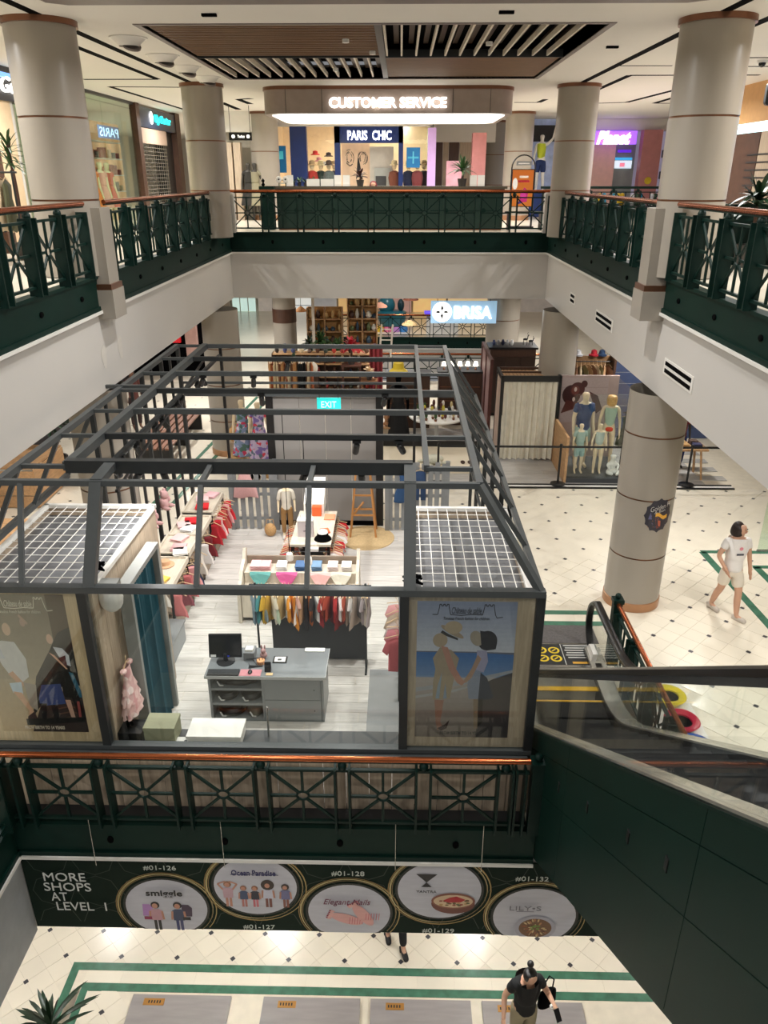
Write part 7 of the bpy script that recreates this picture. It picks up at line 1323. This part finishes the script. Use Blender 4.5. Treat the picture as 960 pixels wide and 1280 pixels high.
for ring, n in ((.60, 15), (.40, 10), (.16, 5)):
    for k in range(n):
        a = 2 * PI * k / n; c_, cn = rs.choice([((60, 84, 44), 'green'), ((200, 180, 130), 'cream'), ((90, 50, 40), 'brown'), ((206, 190, 70), 'yellow'), ((40, 40, 40), 'black'), ((226, 220, 210), 'white')]); h = rs.uniform(.1, .22)
        o = thing('potted_figurine', cn + ' little potted figurine on the ' + {.60: 'outer', .40: 'middle', .16: 'inner'}[ring] + ' ring of the round table, ' + nth(k) + ' round', 'figurine', (1.0 + ring * math.cos(a), 19.5 + ring * math.sin(a), .76), 0, 'figurines on the round table'); m = MB(); m.lathe([(.03, 0), (.042, .06)], n=8).build('pot', bronze if k % 3 else white, o); m = MB(); m.col = c_; m.ell((0, 0, .06 + h * .5), (.04, .04, h * .5), 8, 5).build('ornament', cloth, o, True)
for k, (x, y, c_) in enumerate(((-.30, 19.3, (120, 84, 50)), (.25, 21.0, (90, 60, 44)), (1.7, 21.3, (70, 46, 36)))):
    t = thing('display_cabinet', 'dark wooden display cabinet behind the kiosk, ' + nth(k) + ' from the left', 'cabinet', (x, y, 0)); 
    if k == 0: t['label'] = 'low wooden crate stand by the yellow raincoat mannequin'; MB().box(-.3, .1, -.2, .2, 0, .5).build('crate_body', laminate, t); MB().box(-.33, .13, -.23, .23, .5, .54).build('crate_top', oak, t); continue
    MB().box(-.6, .6, -.25, .25, 0, 1.5).build('body', brown, t); MB().box(-.64, .64, -.29, .29, 1.5, 1.55).build('top', black, t)
    for j in range(3): MB().box(-.55, .55, -.27, -.25, .3 + j * .4, .33 + j * .4).build('shelf_edge', bronze, t)
for k in range(6): o = thing('teddy_bear', 'tan teddy bear piled on the crate stand, ' + nth(k) + ' from the bottom', 'toy', (-.45 + .12 * (k % 3), 19.2, .54 + .17 * (k // 3))); m = M('tan_plush', (190, 140, 100), .9); MB().ell((0, 0, .07), (.06, .05, .07), 8, 6).build('body', m, o, True); MB().ell((0, -.01, .16), .045, 8, 6).build('head', m, o, True)
for k in range(5): o = thing('table_lamp', 'glowing white lamp on the far dark cabinet, ' + nth(k) + ' from the left', 'lamp', (1.25 + k * .22, 21.3, 1.55)); MB().lathe([(.04, 0), (.03, .03), (.01, .05), (.01, .12)], n=10).build('stand', bronze, o); MB().lathe([(.075, .10), (.05, .22)], n=14).build('shade', emi('lamp_glow', (255, 246, 226), 3), o, True)
# flower shop sign
t = thing('flower_shop_sign', 'glowing pale blue hanging BRISA sign with a white flower emblem', 'sign', (1.95, 24, 2.36)); MB().box(-1.0, 1.0, -.06, .06, 0, .66).build('sign_box', emi('pale_blue_sign', (150, 186, 214), .7), t); lt = emi('lit_letters', (255, 255, 255), 3)
MB().lathe([(.30, 0), (.30, .008)], n=32).build('emblem_disc', lt, t, loc=(-.66, -.06, .34), rot=(PI / 2, 0, 0))
for q in range(4): a = q * PI / 2 + PI / 4 - PI / 4; m = MB().prism([(-.66 + .03 * math.cos(a), -.074, .34 + .03 * math.sin(a)), (-.66 + .12 * math.cos(a + .35), -.074, .34 + .12 * math.sin(a + .35)), (-.66 + .22 * math.cos(a), -.074, .34 + .22 * math.sin(a)), (-.66 + .12 * math.cos(a - .35), -.074, .34 + .12 * math.sin(a - .35))], (0, .004, 0)).build('petal', framed, t)
text('BRISA', 'lettering', lt, t, (.28, -.09, .33), 1.15, .38, depth=.02, bold=.02)
for x in (-.8, .8): MB().rod((x, 0, .66), (x, 0, 1.24), .01, 6).build('hanger_rod', black, t)
# decor shop on the left of the second well
rk = rack('clothes_rail', 'pale wooden clothes rail of brown and black clothes behind the kiosk', -3.75, -2.5, 21.8, 1.72, oak)
for k in range(20): cn, c_ = (('tan', (190, 140, 90)), ('brown', (110, 66, 40)), ('cream', (216, 196, 160)), ('rust', (150, 80, 44)), ('black', (20, 18, 18)))[(k * 7 + k // 3) % 4 if k < 13 else 4 if k < 17 else k % 4]; garment('hanging_garment', cn + ' garment on the pale wooden rail behind the kiosk, ' + nth(k) + ' from the left', 'dress', c_, (-3.7 + k * .062, 21.8, 1.72), R(random.uniform(-20, 20)), w=.42, h=1.0, t=.06, group='clothes on the pale wooden rail')
t = thing('shelf_unit', 'brown shelf unit of trinkets behind the clothes rail', 'shelf', (-2.0, 23.4, 0)); MB().box(-1.9, 1.3, .3, .34, 0, 1.5).build('back_board', brown, t)
for z in (.4, .8, 1.2, 1.5): MB().box(-1.9, 1.3, -.1, .32, z, z + .04).build('shelf', oak, t)
for x in (-1.9, -.3, 1.26): MB().box(x, x + .04, -.1, .32, 0, 1.54).build('side_panel', brown, t)
rs = random.Random(31)
for j, z in enumerate((.44, .84, 1.24, 1.54)):
    for i in range(13):
        c_, cn = rs.choice([((180, 60, 50), 'red'), ((90, 60, 44), 'brown'), ((214, 196, 160), 'cream'), ((60, 70, 60), 'dark green'), ((230, 226, 216), 'white'), ((60, 70, 110), 'blue'), ((40, 36, 34), 'black')]); h = rs.uniform(.12, .28); m = MB(); m.col = c_
        tag(m.lathe([(.04, 0), (.07, h * .3), (.06, h * .6), (.03, h * .85), (.04, h)], (-3.75 + i * .25, 23.45, z), 10).build('trinket_vase', plastic, smooth=True), cn + ' vase on the ' + ('lowest', 'second', 'third', 'top')[j] + ' board of the brown shelf unit, ' + nth(i) + ' from the left', 'vase', 'vases on the brown shelf unit')
for k, (x, y, h, c_) in enumerate(((-3.1, 24.5, 1.0, (150, 146, 140)), (-2.5, 24.6, .9, (190, 170, 150)), (-1.9, 25.3, 1.0, (120, 80, 60)), (-3.6, 24.2, .8, (90, 60, 50)))):
    t = thing('armchair', ('grey', 'beige', 'brown', 'dark')[k] + ' armchair in the decor shop behind the kiosk', 'chair', (x, y, .0)); m = M('chair_cloth_%d' % k, c_, .8); MB().box(-.3, .3, -.3, .3, .25, .45).build('seat', m, t); MB().box(-.3, .3, .22, .34, .45, h).build('backrest', m, t)
    for sx in (-1, 1): MB().box(sx * .3 - .05, sx * .3 + .05, -.3, .3, .3, .62).build('arm', m, t)
    for sx in (-1, 1):
        for sy in (-1, 1): MB().box(sx * .26 - .02, sx * .26 + .02, sy * .26 - .02, sy * .26 + .02, 0, .25).build('leg', brown, t)
t = thing('folding_screen', 'white and grey panelled low screen in the decor shop', 'screen', (0, 0, 0))
for k in range(7): MB().box(-2.6 + k * .26, -2.36 + k * .26, 25.6, 25.64, 0, 1.15).build('panel', M('panel_grey_%d' % (k % 2), ((196, 194, 192), (150, 146, 146))[k % 2], .6), t)
for k, (x, y, z, n, L, mm, lb) in enumerate(((-2.05, 25.1, .0, 60, .5, leaf, 'tall bushy green plant at the middle of the decor shop'), (-3.0, 25.6, 0, 40, .4, leafd, 'dark plant beside the grey column in the decor shop'), (-1.15, 24.3, 0, 60, .42, M('red_petals', (160, 30, 40), .5, var=.3), 'large red flowering plant in the decor shop'), (-1.7, 25.6, 0, 30, .45, M('dry_grass', (214, 180, 110), .7), 'golden dry grass bunch in the decor shop'), (-.75, 24.6, 0, 30, .3, M('blush_leaf', (220, 190, 150), .6), 'pale flowering plant right of the red one'))): leafplant('potted_plant', lb, (x, y, z), n, L, .05, mm, (0, 80), .22, 1.15 if k < 2 else .8, 60 + k)
for k, (x, y, z, r, c_) in enumerate(((-3.35, 26.5, 2.3, .2, (196, 140, 90)), (-1.2, 28, 2.7, .3, (190, 150, 100)), (-.7, 27.5, 2.3, .28, (120, 80, 60)), (.35, 28, 1.6, .28, (200, 170, 120)), (.4, 28.5, 2.4, .28, (110, 60, 40)))):
    o = thing('wicker_pendant', 'hanging wicker lampshade over the second well, ' + nth(k) + ' from the left', 'lamp', (x, y, z)); MB().lathe([(r, 0), (r * .9, .05), (r * .4, .13), (.03, .17)], n=18, cap=False).build('shade', M('wicker_%d' % k, c_, .8, var=.2, scale=40), o, True); MB().rod((0, 0, .17), (0, 0, 3.6 - z), .008, 5).build('flex', black, o)
t = thing('ladder', 'pale leaning wooden ladder in the decor shop', 'ladder', (-.55, 24.9, 0)); 
for x in (-.18, .18): MB().beam((x, -.2, 0), (x + .15, .3, 2.1), .05, .05).build('stile', M('pale_wood', (206, 196, 180), .6), t)
for k in range(6): z = .3 + k * .33; MB().beam((-.18 + .15 * z / 2.1, -.2 + .5 * z / 2.1, z), (.18 + .15 * z / 2.1, -.2 + .5 * z / 2.1, z), .04, .03).build('rung', _m['pale_wood'], t)
tag(curtain(MB(), (-.9, 23.0, 0), (-.5, 23.0, 0), .0, 1.9, 24, .03, 3).build('red_cloth', M('deep_red_cloth', (110, 24, 30), .9), smooth=True), 'deep red hanging cloth at the right end of the brown shelf unit', 'cloth')
t = thing('tall_divider', 'pale wooden post rising through the decor shop', 'post', (-3.0 + .35, 23.9, 0)); MB().box(-.04, .04, -.04, .04, 0, 3.6).build('shaft', M('pale_wood', (206, 196, 180)), t)
MB().box(-.06, .06, -.06, .06, 0, .1).build('base', _m['pale_wood'], t)
# far end of the middle storey
fw = thing('far_shopfronts', 'row of lit shop fronts beyond the second well', 'shop front', (0, 0, 0))
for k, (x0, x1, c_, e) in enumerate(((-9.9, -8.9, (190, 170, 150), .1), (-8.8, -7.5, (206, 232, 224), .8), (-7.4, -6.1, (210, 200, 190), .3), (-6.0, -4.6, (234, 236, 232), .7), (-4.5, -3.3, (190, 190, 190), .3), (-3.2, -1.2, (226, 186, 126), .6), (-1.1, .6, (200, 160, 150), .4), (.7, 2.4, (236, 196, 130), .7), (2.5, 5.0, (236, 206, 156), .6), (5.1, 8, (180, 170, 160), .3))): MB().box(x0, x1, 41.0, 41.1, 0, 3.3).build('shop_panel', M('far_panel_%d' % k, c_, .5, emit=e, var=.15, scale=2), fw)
for k in range(7): MB().box(-6.0, -4.6, 40.95, 40.99, .3 + k * .4, .33 + k * .4).build('shelf', M('shelf_blue_grey', (150, 160, 176), .5), fw)
for k in range(4): MB().box(-8.78 + k * .42, -8.74 + k * .42, 40.9, 40.99, 0, 3.2).build('mullion', white, fw)
MB().box(-9.5, 8, 40.8, 41.1, 3.3, 3.6).build('bulkhead', cream, fw); MB().box(-2.2, -1.9, 40.7, 40.9, 0, 3.2).build('timber_post', oak, fw); MB().box(-3.0, -.2, 40.6, 40.9, 1.6, 1.7).build('timber_shelf', oak, fw)
rd = thing('ride_boat', 'teal childrens ride with a colourful base across the second well', 'ride', (-.35, 35.6, 0)); m = M('teal_fibreglass', (30, 96, 110), .3); MB().lathe([(.5, .25), (.62, .5), (.66, .85), (.55, .9)], n=20, sy=.8).build('hull', m, rd, True); MB().ell((-.25, 0, 1.15), (.4, .3, .4), 12, 8).build('hood', m, rd, True); MB().ell((.4, 0, 1.15), (.16, .16, .28), 10, 7).build('figure_head', M('dark_teal', (20, 50, 60), .3), rd, True)
for k, c_ in enumerate(((230, 190, 50), (220, 110, 150), (200, 140, 210), (70, 140, 210))): MB().lathe([(.18, 0), (.2, .12), (.16, .24)], (-.55 + k * .36, -.2, 0), 12).build('base_cushion', M('ride_colour_%d' % k, c_, .4), rd, True)
sf = thing('flower_stall', 'long dark green and white counter under the glowing sign', 'counter', (0, 0, 0)); MB().box(1.2, 2.6, 34.6, 35.2, 0, .9).build('counter_body', white, sf); MB().box(1.1, 2.7, 34.5, 35.3, .9, .96).build('counter_top', M('violet_glow', (90, 70, 220), .5, emit=.8), sf)
# dark red shop on the left, with its exit sign, planters and benches
t = thing('red_shop', 'dark shop interior with red signs on the left behind the fascia', 'shop', (0, 0, 0)); MB().box(-9.6, -6.6, 26.8, 27.0, 0, 3.5).build('back_wall', blackm, t); MB().box(-9.6, -9.4, 17.5, 27, 0, 3.5).build('side_wall', M('dark_wall', (34, 28, 30), .7), t)
MB().box(-9.3, -7.0, 26.6, 26.75, 2.2, 2.6).build('red_sign', emi('red_sign', (190, 26, 34), .7), t); MB().box(-8.6, -7.6, 26.6, 26.75, 1.2, 1.6).build('red_sign', _m['red_sign'], t); MB().box(-7.4, -7.0, 26.55, 26.75, .6, 2.4).build('poster_strip', M('faded_poster', (190, 150, 140), .6), t)
for k in range(4): MB().ell((-7.0 + k * .12, 26.4, 2.9), .1, 8, 6).build('spot_head', white if k % 2 else black, t, True)
figure('mannequin', 'brown figure inside the dark red-lit shop on the left', 'mannequin', 1.7, (-7.3, 20.5, 0), R(40), M('brown_manikin', (110, 76, 60), .5), clothes=(('tee', (90, 50, 44), 'brown_top'), ('trousers', (50, 34, 34), 'dark_trousers')), fingers=False)
t = thing('exit_sign', 'small teal exit sign under the left fascia', 'sign', (-5.6, 15.5, 3.02)); MB().box(-.16, .16, -.02, .02, 0, .2).build('sign_box', M('exit_teal', (40, 196, 190)), t); text('EXIT', 'lettering', _m['exit_letters'], t, (0, -.025, .1), .2, .09); MB().rod((0, 0, .2), (0, 0, .58), .008, 6).build('hanger_rod', black, t)
def boards(name, label, x0, x1, y0, y1, z, n, rzz=0, cat='planter'):
    t = thing(name, label, cat, (x0, y0, 0), rzz)
    for k in range(n): w_ = (y1 - y0) / n; MB().box(0, x1 - x0, k * w_ + .004, (k + 1) * w_ - .004, z - .04, z).build('board', oak, t)
    for k in range(3): MB().box(0, x1 - x0, -.02, 0, .02 + k * (z - .08) / 3, (k + 1) * (z - .08) / 3).build('front_board', oak, t)
    MB().box(x1 - x0, x1 - x0 + .02, 0, y1 - y0, .02, z - .05).build('end_board', oak, t); return t
boards('planter', 'large pale wooden planter box at the left edge', -9.4, -7.65, 14.9, 16.4, .92, 6); boards('bench', 'long pale wooden bench at the left, in front of the planter box', -9.4, -6.6, 11.6, 13.0, .62, 6, cat='bench')
leafplant('potted_plant', 'dense dark green bush on the wooden planter at the left', (-8.1, 16.9, .0), 110, .6, .06, leafd, (0, 80), .3, 1.1, 77)
leafplant('potted_plant', 'purple and dark plant behind the wooden planter, beside the beige column', (-7.2, 17.2, 0), 40, .4, .05, M('mauve_leaf', (120, 80, 100), .6, var=.4), (0, 80), .25, 1.5, 78)
t = thing('slatted_bench', 'brown slatted bench in the gap behind the left column', 'bench', (-6.0, 17.5, 0))
for k in range(6): MB().box(-.45 + k * .16, -.34 + k * .16, 0, 3.2, .42, .46).build('slat', M('reddish_wood', (130, 88, 66), .5, var=.15), t)
for y in (.1, 1.6, 3.0): MB().box(-.42, .5, y, y + .06, 0, .42).build('leg', black, t)
tag(MB().beam((-5.35, 14.5, .0 + .02), (-4.9, 23.5, .02), .05, .04).build('floor_duct', white), 'slim pale floor duct behind the left of the kiosk', 'duct') if False else None
# baskets and boxes by the beige column
wk = M('wicker', (190, 150, 100))
for k, (x, y, z, r, lb) in enumerate(((-3.95, 17.6, .0, .22, 'round wicker basket on the floor by the beige column'), (-3.95, 17.95, .55, .2, 'brown paper-coloured bag hanging by the beige column'), (-3.05, 16.9, 0, .15, 'small wicker box in front of the floral dress'))):
    o = thing('basket', lb, 'basket', (x, y, z)); MB().lathe([(r * .85, 0), (r, .1), (r, .28), (r * .92, .3)], n=18).build('basket_body', wk, o, True); MB().tube([(-r * .8, 0, .28), (-r * .5, 0, .42), (r * .5, 0, .42), (r * .8, 0, .28)], .012, 6).build('handle', wk, o, True)
    if z: MB().box(-.2, .2, -.2, .2, -z, 0).build('stand', laminate, o)
    for q, ch in enumerate('NEW' if k == 0 else ''): text(ch, 'lettering', paper, o, (-.09 + q * .09, -r - .012, .17), .06, .09, depth=.002)
for k in range(3): o = thing('shoe', 'dark shoe on the floor by the floral dress, ' + nth(k) + ' from the left', 'shoe', (-3.6 + k * .16, 16.75, 0)); MB().ell((0, 0, .045), (.045, .11, .045), 10, 6).build('upper', blackm, o, True); MB().box(-.04, .04, -.1, .1, 0, .02).build('sole', brown, o)
t = thing('stone_bowl', 'grey cloth bag on the floor behind the kiosk scrim, left side', 'bag', (-2.7, 16.6, 0)); MB().ell((0, 0, .12), (.14, .12, .12), 10, 7).build('body', greyp, t, True)
# glass balustrade round the other well on the right
t = thing('glass_balustrade', 'clear green-edged glass balustrade at the right edge', 'balustrade', (6.78, 13.12, 0))
for k in range(3): MB().box(k * 1.2, k * 1.2 + 1.18, -.006, .006, .02, 1.12).build('glass_panel', greeng, t)
MB().box(-.01, 3.6, -.02, .02, 0, .04).build('base_rail', steel, t)
tag(MB().box(6.75, 9.5, 9.2, 12.3, -.004, .004).build('timber_floor_patch', M('honey_floor', (226, 186, 120), .4, var=.15, scale=4, stretch=(8, 1, 1))), 'honey coloured floor patch inside the green border at the right edge', 'floor covering')
# taller shelving and stock of the decor shop, hiding the left of the second well
for n_, (x0, x1, y, zt_, lab) in enumerate(((-3.1, -1.9, 25.9, 2.5, 'tall open oak shelving of vases in the decor shop, left one'), (-1.75, -.75, 26.0, 3.1, 'tall open oak shelving of lamps and bowls in the decor shop, right one'))):
    t = thing('open_shelving', lab, 'shelving', (0, 0, 0)); MB().box(x0, x1, y + .34, y + .36, .0, zt_).build('back_panel', M('amber_panel', (206, 160, 100), .6, var=.15), t)
    for x in (x0, (x0 + x1) / 2 - .02, x1 - .04): MB().box(x, x + .04, y, y + .34, 0, zt_).build('side_panel', oak, t)
    for j in range(int(zt_ / .42) + 1): MB().box(x0, x1, y, y + .34, j * .42 + .02, j * .42 + .05).build('shelf', oak, t)
    rs = random.Random(50 + n_)
    for j in range(2, int(zt_ / .42) + 1):
        for i in range(5):
            c_, cn = rs.choice([((70, 44, 34), 'dark brown'), ((226, 220, 206), 'white'), ((150, 84, 50), 'terracotta'), ((60, 80, 96), 'slate'), ((210, 176, 120), 'straw'), ((100, 110, 70), 'olive')]); h = rs.uniform(.12, .3); r = rs.uniform(.05, .11); m = MB(); m.col = c_
            if j * .42 + .05 + h > 3.5: continue
            tag(m.lathe([(r * .6, 0), (r, h * .35), (r * .8, h * .7), (r * .45, h * .9), (r * .55, h)], (x0 + .14 + i * (x1 - x0 - .24) / 4, y + .15, j * .42 + .05), 12).build('bowl' if h < .18 else 'vase', plastic, smooth=True), cn + ' vessel, ' + nth(j) + ' shelf of the ' + ('left', 'right')[n_] + ' oak shelving, ' + nth(i) + ' from left', 'vase', 'vessels on the tall oak shelving')
for k, (x, y, h, sx, c_) in enumerate(((-3.2, 23.0, 1.0, .3, (110, 70, 50)), (-2.45, 23.0 + .9, 1.35, .28, (150, 110, 80)), (-1.45, 22.9, 1.3, .3, (90, 56, 44)), (-.9, 22.6, .9, .25, (130, 90, 60)))):
    t = thing('side_table', 'wooden side table crowded with decor behind the clothes rail, ' + nth(k) + ' from the left', 'table', (x, y + .1, 0)); m = M('table_wood_%d' % k, c_, .5, var=.2)
    MB().box(-sx, sx, -.2, .2, h - .05, h).build('tabletop', m, t)
    for a in (-1, 1):
        for b in (-1, 1): MB().box(a * (sx - .04) - .02, a * (sx - .04) + .02, b * .16 - .02, b * .16 + .02, 0, h - .05).build('leg', m, t)
leafplant('potted_plant', 'full green plant standing high on a side table in the decor shop', (-2.45, 24.0, 1.35), 50, .42, .055, leaf, (0, 85), .12, .30, 91)
leafplant('potted_plant', 'bright red flowering plant on a side table in the decor shop', (-1.45, 23.0, 1.3), 55, .36, .055, _m['red_petals'], (0, 85), .12, .42, 92)
leafplant('potted_plant', 'dark leafy plant on the left side table in the decor shop', (-3.2, 23.1, 1.0), 40, .32, .045, leafd, (0, 85), .12, .20, 93)
leafplant('potted_plant', 'small cream blossom plant on the right side table in the decor shop', (-.9, 22.7, .9), 40, .24, .04, _m['blush_leaf'], (0, 85), .1, .1, 94)
for k, (x, y, z, c_, cn) in enumerate(((-2.9, 22.6, 1.25, (196, 190, 184), 'grey'), (-2.65, 22.7, 1.2, (224, 216, 200), 'cream'), (-3.4, 22.5, 1.1, (120, 60, 44), 'rust'))):
    t = thing('cushion', cn + ' cushion propped above the clothes rail in the decor shop', 'cushion', (x, y + .2, z)); m = M('cushion_%d' % k, c_, .9); MB().ell((0, 0, .0), (.2, .07, .2), 12, 8).build('cover', m, t, True); MB().box(-.2, .2, -.1, .1, -z, -.18).build('stand', brown, t)
